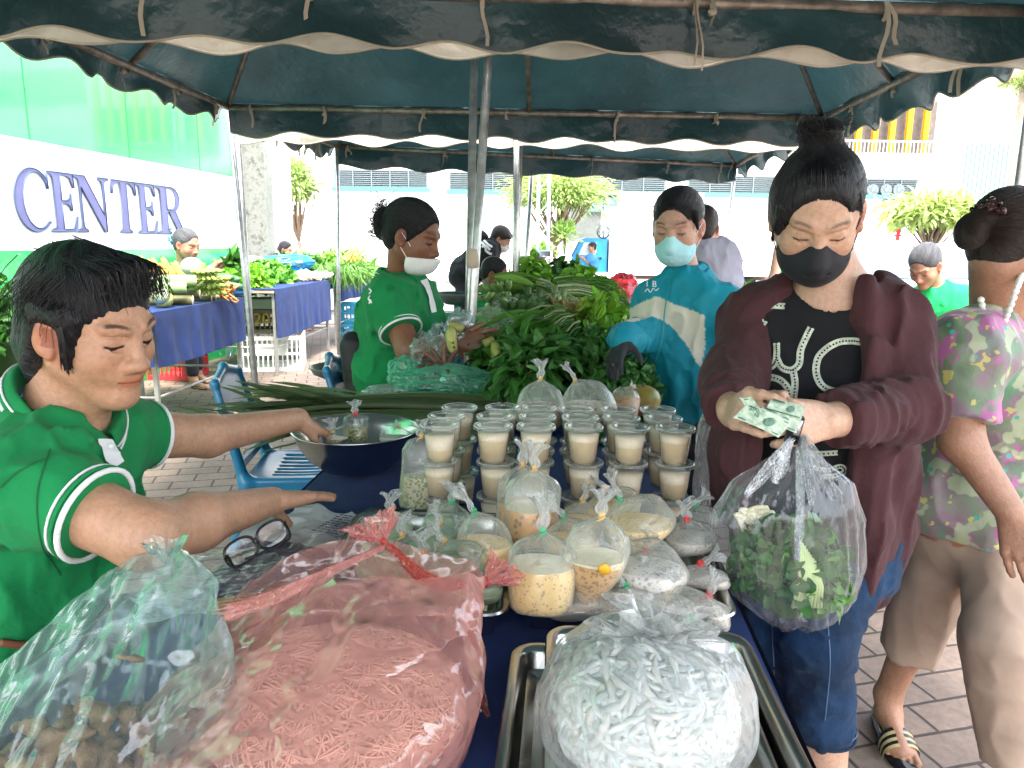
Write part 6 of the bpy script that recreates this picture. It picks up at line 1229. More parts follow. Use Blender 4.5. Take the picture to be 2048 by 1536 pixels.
def face_color(H, lip=(.95, .55, .5), brow=.9, cheek=.1, base=None, opn=0):  # shade of lid crease, nostrils, lip line and inner ear goes into the colour
    def f(V):
        q = H.loc(V); x, y, z = q.T; C = np.ones((len(V), 3)); ok = (y > .03) & (z > -.13) & (z < .12) & (abs(x) < .09)
        def mixin(wt, c):
            wt = np.clip(wt, 0, 1)*ok; C[:] = C*(1-wt[:, None])+C*np.array(c)*wt[:, None]
        lipw = np.clip(1.25-((x/.024)**2+((z+.0622-.0015*np.cos(x*120))/.0098)**2), 0, .5)*2*(y > .072); mixin(lipw, lip)
        for s in (-1, 1):
            xx = x*s; bz = .0285+.005*np.sin(np.clip((xx-.014)/.036, 0, 1)*2.4)-.002; bw = np.clip(1.35-(abs(z-bz)/.0030)**2, 0, 1)*np.clip((xx-.011)/.010, 0, 1)*np.clip((.053-xx)/.008, 0, 1); mixin(bw*brow, (.16, .12, .10))
            lz = -.0045-.0035*np.cos((xx-.031)/.0135*1.3)+.0025; lw = np.clip(1.3-(abs(z-lz)/.0021)**2, 0, 1)*np.clip((xx-.0165)/.003, 0, 1)*np.clip((.047-xx)/.003, 0, 1)*(y > .06); mixin(lw, (.06, .04, .04))
            if opn:
                oz = (z < lz+.0008)*(z > lz-opn)*(xx > .0185)*(xx < .0445)*(y > .06); mixin(oz*.9, (1.35, 1.7, 2.1)); mixin(oz*(abs(xx-.033) < .0058)*1.0, (.10, .08, .07)); l2 = np.clip(1.3-(abs(z-lz-.001)/.0022)**2, 0, 1)*np.clip((xx-.0165)/.003, 0, 1)*np.clip((.048-xx)/.003, 0, 1)*(y > .06); mixin(l2, (.06, .04, .04))
            cz = .009; cw = np.clip(1-(abs(z-cz)/.0012)**2, 0, 1)*np.clip((xx-.018)/.003, 0, 1)*np.clip((.045-xx)/.003, 0, 1); mixin(cw*.4, (.55, .45, .42))
            mixin(np.exp(-((xx-.038)**2+(z+.028)**2)/.0004)*cheek*3, (1.0, .82, .78)); mixin(np.exp(-((xx-.0065)**2+(z+.0435)**2)/.000010)*(y > .085), (.25, .15, .12))
        mixin(np.clip(1.2-(abs(z+.0625)/.0013)**2, 0, 1)*(abs(x) < .023)*(y > .074), (.45, .25, .22)); C[(abs(x) > .070*1.0)*(z > -.045)*(z < .035)*(y < .03)] *= np.array((1.02, .80, .76)); C[(abs(x) > .0755)*(z > -.018)*(z < .012)*(y > -.006)*(y < .012)] *= np.array((.62, .45, .42)); return C
    return f
def hand_ops(S, w, d, n, t, curl=(.3, .35, .4, .45), k=1.0, thumb=(.6, .6, .35), tcurl=.3, spread=.12, thick=1.0):
    """w wrist, d towards the fingertips, n out of the palm, t towards the thumb"""
    w = np.array(w, float); d = nrm(d); n = nrm(np.array(n)-d*(np.array(n)@d)); t0 = np.cross(d, n); t = t0 if t0@np.array(t) > 0 else -t0; Ls = (.070, .077, .072, .057); mc = (.086, .088, .083, .075); tips = []
    for i in range(4):
        o = (1.5-i)*.0205*k; b = w+t*o*.55+d*.012*k; m = w+t*o+d*mc[i]*k-n*.002; S.cap(b, m, .0135*k*thick, .0108*k*thick, k=.012)
        a = curl[i]; dd = nrm(d+t*spread*(1.5-i)*.5); p = m; r_ = .0092*k
        for j, fr in enumerate((.45, .30, .25)):
            a2 = a*(.55+.55*j); v = dd*math.cos(a2)+n*math.sin(a2); q = p+v*Ls[i]*fr*k; S.cap(p, q, r_, r_*.91, k=.003 if j else .006); p = q; r_ *= .91
        tips.append(p)
    S.ell(w+d*.045*k+n*.002, np.array((.030, .042, .014))*k, np.stack([t, d, np.cross(t, d)], 1), k=.014); S.ell(w+d*.03*k+t*.022*k+n*.008, np.array((.014, .03, .014))*k, np.stack([t, d, np.cross(t, d)], 1), k=.012)
    b = w+t*.020*k+d*.018*k+n*.006; v1 = nrm(t*thumb[0]+d*thumb[1]+n*thumb[2]); m = b+v1*.042*k; v2 = nrm(v1*(1-tcurl)+d*tcurl+n*tcurl*.6); q = m+v2*.032*k; e_ = q+nrm(v2+d*tcurl)*.024*k
    S.cap(b, m, .0135*k, .0115*k, k=.01); S.cap(m, q, .0112*k, .0102*k, k=.004); S.cap(q, e_, .0102*k, .0085*k, k=.004); return tips
def foot_ops(S, an, toe, k=1.0, side=1):
    an = np.array(an, float); d = np.array(toe, float); d[2] = 0; d = nrm(d); sd = np.cross((0, 0, 1), d)*side; g_ = an*(1, 1, 0)
    S.ell(g_-d*.015*k+(0, 0, .035), np.array((.03, .036, .034))*k, k=.02); S.cap(an, g_+d*.02*k+(0, 0, .06), .036*k, .034*k, k=.02); S.cap(g_+d*.03*k+(0, 0, .05), g_+d*.14*k+(0, 0, .024), .034*k, .020*k, k=.02)
    S.ell(g_+d*.125*k+(0, 0, .022), np.array((.046, .03, .019))*k, np.stack([sd, d, (0, 0, 1)], 1), k=.02)
    for i in range(5): a = g_+d*(.140-.004*i)*k+sd*(.032-.0165*i)*k+(0, 0, .016); S.cap(a, a+d*(.038-.005*i)*k-(0, 0, .004), (.0105 if i == 0 else .0078)*k, (.0115 if i == 0 else .0075)*k, k=.003)
def torso_ops(S, T, g=0, up=True, low=True):
    nk, sR, sL, ch, wa, hp, fr = [np.array(T[x], float) for x in ('neck', 'sR', 'sL', 'chest', 'waist', 'hip', 'front')]; rx, ry = T['r']; x = nrm(sL-sR); z = nrm(nk-ch); y = nrm(np.cross(z, x)); x2 = np.cross(y, z); B = np.stack([x2, y, z], 1)
    z2 = nrm(wa-hp); y2 = nrm(fr-z2*(fr@z2)); B2 = np.stack([np.cross(y2, z2), y2, z2], 1)
    S.ell(ch, (rx+g, ry+g, .17+g), B, k=.05)
    if T.get('bust', 0):
        for s in (-1, 1): S.ell(ch+B[:, 0]*s*rx*.42+y2*ry*.62-z*.02, (.058+g, .05+g, .058+g), k=.04)
    sr = T.get('sr', .045); S.cap(sR, sL, sr+g, sr+g, k=.05); S.cap(nk-z*.03, sR*.75+nk*.25, .048+g*.5, sr*.9+g, k=.04); S.cap(nk-z*.03, sL*.75+nk*.25, .048+g*.5, sr*.9+g, k=.04)
    S.ell(wa, (rx*.93+g, ry*1.02+g, .15), B2, k=.07)
    if low: S.ell(hp, (rx*1.02+g, ry*1.08+g, .13), B2, k=.07)
    return B
def build_hair(H, kind, par, mt, vx, ops=None, whorl=(0, -.07, .06), amp=.0016, full=1.0):
    S = Sdf(); e, cp = H.e, H.cp
    if kind == 'bun': e(S, (0, -.020, .041), (.0785*full, .1, .0855)); e(S, (0, -.055, -.02), (.062, .05, .055), .03)
    elif kind == 'short':
        e(S, (0, -.024, .040), (.083*full, .104, .091)); e(S, (0, -.062, -.035), (.072, .052, .062), .03)
    for s in (-1, 1): 
        if kind == 'bun': e(S, (s*.085, .008, -.030), (.022, .032, .036), .006, '-')
    if kind == 'bun': e(S, (0, .100, -.016), (.075, .068, .103), .008, '-'); cp(S, (0, .03, -.11), (0, .06, -.16), .06, .08, .01, '-')
    if kind == 'short': e(S, (0, .108, -.036), (.084, .068, .102), .006, '-'); cp(S, (0, .05, -.13), (0, .08, -.16), .06, .08, .01, '-')
    if ops: ops(S, H)
    b = np.array(whorl, float)
    if kind == 'bun' and vx < .005:
        rg = np.random.default_rng(len(bpy.data.objects)); cs = []; wc_ = np.array((0, -.02, .04))
        for q in range(520):
            x = (rg.random()*2-1)*.071; zz = np.linspace(-.02, .11, 60); yy = -.018+.096*np.sqrt(np.clip(1-((zz-.036)/.084)**2-(x/.076)**2, 0, 1)); gg = (x/.075)**2+((yy-.1)/.068)**2+((zz+.016)/.103)**2; ok = np.argmax((gg > 1)*(zz > .0)); z0 = zz[ok]-.007*rg.random()**2; y0 = yy[ok]+.0015
            if ok == 0 or y0 < .005: continue
            p0 = np.array((x, y0, z0)); tow = b-p0; L = np.linalg.norm(tow); m1 = p0+tow*.18; m2 = p0+tow*.42; ps = [p0]
            for mm_, ex in ((m1, 1.0), (m2, 1.0)): v = (mm_-wc_)/np.array((.0795*full, .101, .0865)); ps.append(wc_+v/np.linalg.norm(v)*np.array((.0795*full, .101, .0865))*1.006)
            cs.append([H.w(v) for v in ps])
        hair_strands(par, cs, mt, .0006*H.k)
    def flow(V):
        q = H.loc(V)-b; ax_ = nrm(np.array((0, .02, 0))-b); X, Y_, Z_ = frame(ax_); a = np.arctan2(q@X, q@Y_); r_ = np.linalg.norm(q, axis=1); return np.stack([a*14+fbm(V*30)*.6, r_*16, np.cos(a)*3], 1)
    S.noise(lambda X: (np.abs(vnoise(flow(X)*np.array((2.2, .35, 1)))-.5)*2-.5)*amp*2*H.k)
    return sculpt('hair', S, mt, par, vx=vx, flow=flow)
def hair_strands(par, curves, mt, r=.0007):
    m = MB()
    for c in curves: m.tube(bez(c, 4), np.linspace(r, r*.4, (len(c)-1)*4+1), 4, False)
    return m.build('loose_hair', mt, par)
def raycast(o, px, py):
    from mathutils.bvhtree import BVHTree
    if not hasattr(raycast, 'c'): raycast.c = {}
    if o.name not in raycast.c: raycast.c[o.name] = BVHTree.FromPolygons([v.co[:] for v in o.data.vertices], [p.vertices[:] for p in o.data.polygons])
    d = ray(px, py).normalized(); h, n, i, ds = raycast.c[o.name].ray_cast(Vector((0, 0, CAMH)), d); return (None, None) if h is None else (np.array(h), np.array(n))
def stroke(m, o, pts, w_, h=.0012, n=6, c=None):
    q = []; nn = []
    for a, b in zip(bez([(p[0], p[1], 0) for p in pts], 6), range(9999)):
        hh, n_ = raycast(o, a[0], a[1])
        if hh is not None: q.append(hh+n_*h); nn.append(n_)
    if len(q) < 3: return
    q = np.array(q); T = np.gradient(q, axis=0); G = []
    for i in range(len(q)): s_ = nrm(np.cross(T[i], nn[i])); G.append([q[i]-s_*w_/2, q[i]+nn[i]*.0012, q[i]+s_*w_/2])
    m.sheet(np.array(G), c=c)
def ring_trim(par, c, ax_, r, rr, mt, name='cuff_trim', fl=1.0, up=(0, 0, 1)):
    X, Y_, Z_ = frame(ax_, up); a = np.linspace(0, 2*np.pi, 33); return MB().tube(np.array([c+X*math.cos(t)*r+Y_*math.sin(t)*r*fl for t in a]), rr, 8, False, sq=1).build(name, mt, par)
def sleeve(S, sh, el, cuff_f, r0, r1, wr=None, k=.04):
    sh, el = np.array(sh, float), np.array(el, float); ax_ = nrm(el-sh); c = sh+(el-sh)*cuff_f; S.cap(sh, c+ax_*.03, r0, r1, k=k); X, Y_, Z_ = frame(ax_); S.box(c+ax_*.1, (.13, .13, .1), np.stack([X, Y_, Z_], 1), .002, .002, '-'); return c, ax_
def wr_noise(sc, amp, seed=0, st=(1, 1, 1), fine=.3, calm=()):
    st = np.array(st, float)
    def f(X):
        Y = X+.035*np.stack([vnoise(X*5+seed), vnoise(X*5+seed+7), vnoise(X*5+seed+15)], -1); r_ = np.clip(ridge(Y*sc*1.25*st+seed, 2)*1.25+.15, 0, 1)**2.2; r2 = np.clip(ridge(Y*sc*2.9*st+seed+4, 1)*1.3, 0, 1)**2
        o = -r_*amp*.85+fbm(X*sc*.5+seed, 2)*amp*.8-r2*amp*fine*.7
        for c_ in calm: o = o*np.clip((np.linalg.norm(X-c_, axis=-1)-.075)/.05, 0, 1)
        return o
    return f
# ---------------------------------------------------------------- 1 seated seller, left foreground
def person(label, base, kind='person'): return thing('person', label, 'person', base)
S_ = Sdf(); H1 = Head(P(186, 655, 1.15), (.925, -.33, -.24), .985, roll=-3); T1 = dict(neck=P(120, 840, 1.17), sR=P(42, 965, 1.04), sL=P(228, 868, 1.30), chest=P(75, 1010, 1.2), waist=P(20, 1190, 1.16), hip=P(-60, 1350, 1.12), front=(.8, .1, 0), r=(.15, .115), bust=0)
face_ops(S_, H1, 1.0, nose=1.2, jaw=1.0); S_.cap(H1.w((0, -.035, -.05)), T1['neck'], .052, .06, k=.03); H1.cp(S_, (0, .03, -.09), (0, -.02, -.14), .03, .045, .03); torso_ops(S_, T1)
el1, wr1 = P(292, 1072, .99), P(543, 1002, 1.27); S_.cap(T1['sR'], el1, .056, .046, k=.03); S_.cap(el1, el1+(wr1-el1)*.35, .046, .043, k=.02); S_.cap(el1+(wr1-el1)*.35, wr1, .043, .026, k=.02)
ft1 = P(688, 986, 1.42); hand_ops(S_, wr1, ft1-wr1, (.05, -.25, -1), (-.2, .8, -.1), (.12, .06, .08, .14), .92, thumb=(.45, .75, .55), tcurl=.2, spread=.04)
el2, wr2 = P(415, 872, 1.48), P(596, 838, 1.74); S_.cap(T1['sL'], el2, .05, .042, k=.03); S_.cap(el2, wr2, .042, .027, k=.02); hand_ops(S_, wr2, P(655, 868, 1.81)-wr2, (-.4, -.1, -.9), (.2, -.9, .0), (.35, .4, .45, .5), .86, thumb=(.4, .85, .4), spread=.08)
p1 = person('seated seller in a green polo shirt reaching into the steel bowl at the left', T1['hip']*(1, 1, 0)); M_sk1 = skin_mat('skin_tan', (.45, .25, .155))
for q, (hx, kx) in enumerate((((.35, -.05, -.02), (.38, -.02, -.40)), ((.3, .22, -.02), (.34, .24, -.40)))):
    hp_ = T1['hip']; S_.cap(hp_+(0, .1*q, 0), hp_+np.array(hx)*.6, .08, .065, k=.03); S_.cap(hp_+np.array(hx)*.6, (hp_+np.array(kx))*(1, 1, 0)+(0, 0, .08), .055, .035, k=.03); foot_ops(S_, (hp_+np.array(kx))*(1, 1, 0)+(0, 0, .09), (1, .1, 0))
lo, hi = H1.c-.15, H1.c+.15; ha, hb = np.minimum(wr1, ft1)-.05, np.maximum(wr1, ft1)+.05; hc, hd = np.minimum(wr2, P(655, 868, 1.81))-.05, np.maximum(wr2, P(655, 868, 1.81))+.06
o = sculpt('person_body', S_, M_sk1, p1, .006, [(lo, hi, .0022), (ha, hb, .003), (hc, hd, .003)], face_color(H1, (.95, .66, .62), 1.0, opn=.0040))
def ops1(S, H):
    H.cp(S, (.067, .030, .03), (.067, .030, -.020), .016, .010, .014); H.cp(S, (.067, .030, -.020), (.065, .032, -.045), .009, .003, .008); H.cp(S, (.073, -.030, .0), (.074, -.038, -.05), .018, .014, .012); H.e(S, (.092, -.004, -.024), (.020, .017, .028), .006, '-'); H.cp(S, (.074, .020, .035), (.078, -.02, .034), .016, .016, .01)
    H.cp(S, (-.04, .045, .094), (.045, .070, .080), .016, .006, .02); H.cp(S, (0, -.09, -.03), (-.02, -.085, -.105), .045, .022, .03); H.cp(S, (.045, -.06, -.04), (.045, -.062, -.10), .03, .014, .02)
build_hair(H1, 'short', p1, M_hair, .003, ops1, (-.02, -.05, .13), .0016, 1.0)
rg = np.random.default_rng(2); cs = []
for k in range(300):
    a = rg.random(); x0_ = -.070+.13*rg.random(); p0 = np.array((x0_-.01, -.01+.03*rg.normal(), .132-abs(x0_)*.45)); e = np.array((x0_-.012+.010*rg.normal(), .088+.004*rg.normal()-abs(x0_-.02)*.32, .074-.014*rg.random()-.25*max(0, abs(x0_)-.03))); m_ = (p0+e)/2+(.005, .016, .024); cs.append([H1.w(p0), H1.w(m_), H1.w(e)])
for k in range(70): z0 = .03+.06*rg.random(); yy = -.03+.028*rg.normal(); cs.append([H1.w((.082, yy+.02, z0+.02)), H1.w((.090, yy, z0-.01)), H1.w((.084+.004*rg.normal(), yy-.012, z0-.045))])
for k in range(60): y0 = .024+.014*rg.random(); cs.append([H1.w((.080, y0-.02, .045)), H1.w((.083, y0, .01)), H1.w((.071+.002*rg.normal(), y0+.004*rg.normal(), -.035-.02*rg.random()))])
for k in range(160): x0_ = -.06+.1*rg.random(); cs.append([H1.w((x0_, -.1, -.02+.02*rg.random())), H1.w((x0_-.01, -.112, -.06)), H1.w((x0_-.012+.006*rg.normal(), -.105+.01*rg.normal(), -.11-.015*rg.random()))])
for k in range(9): x0_ = -.02+.08*rg.random(); cs.append([H1.w((x0_, .03, .12)), H1.w((x0_+.01, .09, .115+.02*rg.random())), H1.w((x0_+.02*rg.random(), .115+.02*rg.normal(), .08+.02*rg.normal()))])
hair_strands(p1, cs, M_hair, .0009)
G = Sdf(); c1_, a1_ = sleeve(G, T1['sR'], el1, .62, .068, .068); c2_, a2_ = sleeve(G, T1['sL'], el2, .36, .064, .060); torso_ops(G, T1, .014); G.cap(T1['neck']-(0, 0, .02), T1['neck']+nrm(T1['neck']-T1['chest'])*.12, .066, .078, k=.008, m='-')
G.noise(wr_noise(10, .024, 3, (1, 1, .6), .35, (c1_, c2_))); sh1 = sculpt('polo_shirt', G, M_polo, p1, .005)
for c_, a_, r_ in ((c1_, a1_, .0690), (c2_, a2_, .0615)):
    ring_trim(p1, c_-a_*.001, a_, r_, .0042, M_trimw); ring_trim(p1, c_-a_*.011, a_, r_+.0012, .0030, M_polo); ring_trim(p1, c_-a_*.019, a_, r_+.0005, .0022, M_trimw)
# turned-down collar: a flared band round the neck with a white edge
def collar(par, c, ax_, fr, r, h, flare, gap, mt, trim=True, thick=.004, droop=.6):
    ax_ = nrm(ax_); fr = nrm(np.array(fr)-ax_*(np.array(fr)@ax_)); sd = np.cross(ax_, fr); a = np.linspace(gap, 2*np.pi-gap, 56); rows = []
    for v in np.linspace(0, 1, 10):
        st = math.sin(min(v*2.2, math.pi/2)); up_ = h*(math.sin(v*math.pi*.75)*1.05-v*droop) ; rr = r+flare*v
        fl = np.clip(np.cos(a), 0, 1)**3; rows.append([c+(fr*math.cos(t)+sd*math.sin(t)*.95)*(rr+.014*v*f_)+ax_*(up_-.018*v*f_-.012*math.cos(t)) for t, f_ in zip(a, fl)])
    G = np.array(rows); o = MB().sheet(G).sheet(G[::-1]+ax_*-.003).build('collar', mt, par)
    if trim: MB().tube(G[-1], .0028, 6, False).build('collar_edge', M_trimw, o); MB().tube(G[-2]+(G[-2]-c)*.02, .0018, 6, False).build('collar_edge', M_trimw, o)
    return G
nz1 = nrm(T1['neck']-T1['chest']); Gc = collar(p1, P(126, 822, 1.165), (.5, -.12, .85), (.8, -.45, 0), .068, .052, .030, .40, M_polo)
def on(o, px, py, h=.002): hh, n_ = raycast(o, px, py); return None if hh is None else hh+n_*h
m = MB(); stroke(m, sh1, [(206, 880), (220, 905), (232, 930)], .026, .004); m.build('placket', M_trimw, p1)
q = on(sh1, 216, 898, .007)
if q is not None: MB().lathe([(.0001, .001), (.005, .001), (.0055, 0), (.005, -.001), (.0001, -.001)], 16, M=np.stack(frame((.5, -.8, .2)), 1), cen=q).build('button', mat('button_pearl', (.6, .62, .6), .2), p1)
m = MB(); stroke(m, sh1, [(0, 975), (40, 940), (95, 918)], .003, .0015); stroke(m, sh1, [(100, 900), (75, 990), (85, 1090), (120, 1150)], .0025, .0015); m.build('seam', mat('seam_green', (.004, .11, .03), .8), p1)
G = Sdf(); hp_ = T1['hip']; G.ell(hp_, (.16, .14, .13), k=.05); 
for q_, (hx, kx) in enumerate((((.35, -.05, -.02), (.38, -.02, -.40)), ((.3, .22, -.02), (.34, .24, -.40)))): G.cap(hp_+(0, .1*q_, 0), hp_+np.array(hx)*.6, .095, .08, k=.04); G.cap(hp_+np.array(hx)*.6, (hp_+np.array(kx))*(1, 1, 0)+(0, 0, .18), .07, .055, k=.03)
G.noise(wr_noise(10, .004, 5)); sculpt('trousers', G, cloth('dark_trousers', (.02, .022, .03)), p1, .009)
m = MB(); hh = [on(sh1, x, 1283+.12*x, .006) for x in (0, 15, 30, 48)]; hh = [h for h in hh if h is not None]
if len(hh) > 2: m.tube(bez(hh, 4), .006, 6); m.build('belt', mat('brown_leather', (.2, .07, .03), .5), p1)
st_ = thing('stool', 'low stool under the seated seller', 'stool', T1['hip']*(1, 1, 0)); MB().box(T1['hip']*(1, 1, 0)+(0, 0, .40), (.16, .16, .015), bev=.01).build('seat', mat('stool_blue', (.03, .2, .4), .4), st_)
for x in (-1, 1):
    for y in (-1, 1): MB().tube([T1['hip']*(1, 1, 0)+(x*.12, y*.12, .39), T1['hip']*(1, 1, 0)+(x*.15, y*.15, 0)], .015, 8).build('leg', bpy.data.materials['stool_blue'], st_)
# ---------------------------------------------------------------- 2 buyer in the maroon cardigan
S_ = Sdf(); H2 = Head(P(1634, 428, 1.33), (-.22, -.80, -.57), .91); T2 = dict(neck=P(1668, 565, 1.40), sR=P(1512, 655, 1.46), sL=P(1775, 650, 1.37), chest=P(1640, 745, 1.44), waist=P(1645, 905, 1.44), hip=P(1632, 1060, 1.44), front=(-.35, -.93, 0), sr=.036, r=(.132, .105), bust=1)
face_ops(S_, H2, 1.02); S_.cap(H2.w((0, -.035, -.045)), T2['neck'], .046, .054, k=.03); torso_ops(S_, T2)
elR, wrR = P(1462, 765, 1.36), P(1466, 822, 1.20); elL, wrL = P(1812, 815, 1.27), P(1652, 842, 1.14)
S_.cap(T2['sR'], elR, .042, .038, k=.03); S_.cap(elR, wrR, .037, .027, k=.02); S_.cap(T2['sL'], elL, .042, .040, k=.03); S_.cap(elL, wrL, .042, .028, k=.02)
hand_ops(S_, wrR+(0, -.0, 0), P(1500, 815, 1.09)-wrR, (.75, .1, -.35), (.35, -.3, .9), (.9, 1.0, 1.05, 1.1), .88, thumb=(.35, .85, .45), tcurl=.25, spread=.05)
hand_ops(S_, wrL, P(1560, 848, 1.08)-wrL, (-.1, .7, -.25), (-.1, -.2, 1), (1.05, 1.1, 1.15, 1.2), .9, thumb=(.25, .95, .1), tcurl=.15, spread=.05)
p2 = person('woman in maroon cardigan and black mask counting banknotes beside the table', (.62, 1.42, 0))
legs2 = ((P(1575, 1080, 1.47), P(1540, 1265, 1.42), P(1555, 1640, 1.48)), (P(1685, 1080, 1.40), P(1636, 1275, 1.31), P(1652, 1680, 1.36)))
for a, b, c in legs2: c[2] = .08; S_.cap(a, b, .078, .058, k=.03); S_.cap(b, b+(c-b)*.35, .055, .056, k=.02); S_.cap(b+(c-b)*.35, c, .054, .034, k=.02); foot_ops(S_, c+(0, 0, .01), (-.4, -.9, 0))
M_sk2 = skin_mat('skin_light', (.50, .31, .215)); hz = [(np.minimum(wrR, P(1500, 815, 1.09))-.06, np.maximum(wrR, P(1500, 815, 1.09))+.06, .0028), (np.minimum(wrL, P(1560, 848, 1.08))-.07, np.maximum(wrL, P(1560, 848, 1.08))+.02, .0028)]
sculpt('person_body', S_, M_sk2, p2, .006, [(H2.c-.15, H2.c+.15, .0024)]+hz, face_color(H2, brow=.75))
def ops2(S, H): 
    H.e(S, (.010, -.060, .130), (.038, .036, .030), .012); H.e(S, (-.004, -.052, .146), (.026, .026, .018), .006); H.e(S, (.0, -.05, .115), (.03, .03, .02), .02)
    H.e(S, (.062, .0, .010), (.024, .052, .050), .035); H.cp(S, (.068, .046, .045), (.073, .044, -.010), .010, .003, .008)
build_hair(H2, 'bun', p2, M_hair, .003, ops2, (.01, -.055, .14), .0014, 1.03)
rg = np.random.default_rng(5); cs = []
for k in range(200): a = rg.random()*6.28; r_ = .02+.014*rg.random(); c = np.array((.010, -.058, .132)); u = [c+np.array((math.cos(a+t)*r_*1.3, math.sin(a+t)*r_*.9+.01*rg.normal(), .02*math.sin(t*2+a)+.012*rg.normal())) for t in (0, .7, 1.4, 2.0)]; cs.append([H2.w(x) for x in u])
for k in range(420):
    x0_ = -.072+.144*rg.random(); z0 = .082-(abs(x0_)/.07)**2*.050+.005*rg.normal(); p0 = np.array((x0_*1.02, .064-abs(x0_)*.28, z0)); c = np.array((.01, -.045, .120)); m1_ = p0*.62+c*.38; m1_ = m1_/np.linalg.norm(m1_/np.array((.086, .105, .096))+1e-9)*1.0 if False else m1_+nrm(m1_-np.array((0, -.02, .03)))*.022; cs.append([H2.w(p0), H2.w(m1_), H2.w(c)])
for k in range(24): cs.append([H2.w((.072, .04, .05)), H2.w((.080, .048+.006*rg.normal(), .0)), H2.w((.079+.004*rg.normal(), .05+.006*rg.normal(), -.03+.01*rg.normal()))])
for k in range(40): a = rg.random()*6.28; cs.append([H2.w((.0+.02*math.cos(a), -.055, .145)), H2.w((.0+.040*math.cos(a), -.055+.03*math.sin(a), .158+.008*rg.normal())), H2.w((-.01+.045*math.cos(a), -.055+.035*math.sin(a), .138+.015*rg.normal()))])
hair_strands(p2, cs, M_hair, .0007)
def mask(H, par, mt, kind='kf', chinz=-.112, topz=-.022, nose=True, straps=True, strapc=None, vx=.0028, low=0):
    S = Sdf(); H.e(S, (0, .034, -.066), (.068, .066, .062), .01); H.e(S, (0, .082, -.060), (.030, .032, .040), .03); H.cp(S, (0, .088, -.012), (0, .107, -.045), .012, .015, .015)
    H.e(S, (0, -.06, -.05), (.2, .088, .2), .004, '-'); S.box(H.w((0, .08, topz+.06+low)), np.array((.12, .12, .055))*H.k, H.R@rotm((1, 0, 0), 12), .003, .004, '-')
    for s in (-1, 1): S.box(H.w((s*.075, .08, topz+.052+low)), np.array((.05, .12, .04))*H.k, H.R@rotm((0, 1, 0), s*14), .003, .004, '-')
    S.box(H.w((0, .05, chinz-.06+low*.3)), np.array((.1, .12, .055))*H.k, H.R@rotm((1, 0, 0), -8), .003, .004, '-')
    if kind == 'kf': H.cp(S, (-.06, .062, -.060), (0, .128, -.066), .0016, .0016, .003, '-'); H.cp(S, (.06, .062, -.060), (0, .128, -.066), .0016, .0016, .003, '-')
    else:
        for z in (-.048, -.066, -.084): H.cp(S, (-.06, .06, z), (0, .118, z), .0012, .0012, .002, '-'); H.cp(S, (.06, .06, z), (0, .118, z), .0012, .0012, .002, '-')
    S.noise(lambda X: fbm(X*28)*.0016); o = sculpt('face_mask', S, mt, par, vx=vx)
    if straps:
        for s in (-1, 1):
            for z0, z1 in ((-.040+low, .012), (-.092+low*.6, -.028)): MB().tube([H.w((s*.052, .050, z0)), H.w((s*.070, .028, (z0+z1)/2)), H.w((s*.083, -.006, z1))], .0013*H.k, 6).build('ear_loop', strapc or mt, o)
    return o
mask(H2, p2, M_maskb, topz=-.016, chinz=-.114)
G = Sdf(); sleeve(G, T2['sR'], elR, .3, .05, .05); sleeve(G, T2['sL'], elL, .3, .05, .05); torso_ops(G, T2, .011)
vt = T2['neck']; fr2 = nrm(T2['front']); G.cap(vt-(0, 0, .04), vt+nrm(T2['neck']-T2['chest'])*.1, .068, .09, k=.006, m='-'); vb = P(1626, 612, 1.29); 
for t_ in (P(1590, 545, 1.3), P(1650, 540, 1.27), P(1722, 540, 1.3)): G.cap(vb, t_, .013, .042, k=.008, m='-')
G.ell(vt+(0, -.03, .035), (.080, .09, .050), k=.02, m='-'); G.noise(wr_noise(8, .0025, 6)); ts2 = sculpt('black_shirt', G, M_blkc, p2, .005)
# printed shapes on the shirt
M_print = mat('silver_print', (.42, .46, .36), .4, var=.5, vs=60, attr=True); m = MB(); z4 = lambda L: [(1380+x*.4036, 240+y*.4036) for x, y in L]
z5 = lambda L: [(1380+x*.518, 740+y*.518) for x, y in L]; W = .0125
for L_, w_ in ((z4([(318, 918), (395, 922), (472, 924)]), .012), (z4([(345, 935), (320, 1010), (290, 1070), (272, 1118)]), .007), (z4([(372, 995), (330, 1050), (305, 1120), (315, 1185), (350, 1215), (400, 1225), (425, 1200), (432, 1150), (430, 1105)]), W), (z4([(432, 1180), (455, 1225), (500, 1240), (540, 1210), (550, 1140), (580, 1070), (600, 1030)]), W), (z4([(850, 1100), (800, 1095), (740, 1100), (680, 1130), (635, 1180), (625, 1250), (650, 1310), (700, 1340), (760, 1345), (805, 1330)]), W), (z4([(510, 1240), (520, 1300), (515, 1360), (510, 1400)]), W), (z4([(300, 1350), (330, 1295), (390, 1275), (450, 1290), (490, 1340), (495, 1400)]), W), (z4([(750, 1350), (770, 1370), (745, 1400)]), .008), (z5([(440, 320), (500, 322), (570, 318)]), .010), (z5([(470, 372), (530, 385), (580, 370), (595, 390), (560, 405), (500, 412)]), .009), (z5([(160, 250), (152, 290), (155, 325), (180, 345)]), .007)):
    m = MB(); stroke(m, ts2, L_, w_, .0022, c=(1, 1, 1))
    if not m.n: continue
    lt_ = m.build('printed_letter', M_print, p2); pts = bez([(a, b, 0) for a, b in L_], 4); m = MB()
    if w_ < .009: continue
    for p in pts:
        hh, n_ = raycast(ts2, p[0], p[1])
        if hh is not None: X, Y_, Z_ = frame(n_); m.lathe([(.0019, .0034), (.0001, .0036)], 8, M=np.stack([X, Y_, Z_], 1), cen=hh)
    if m.n: m.build('print_dots', M_blkc, lt_)
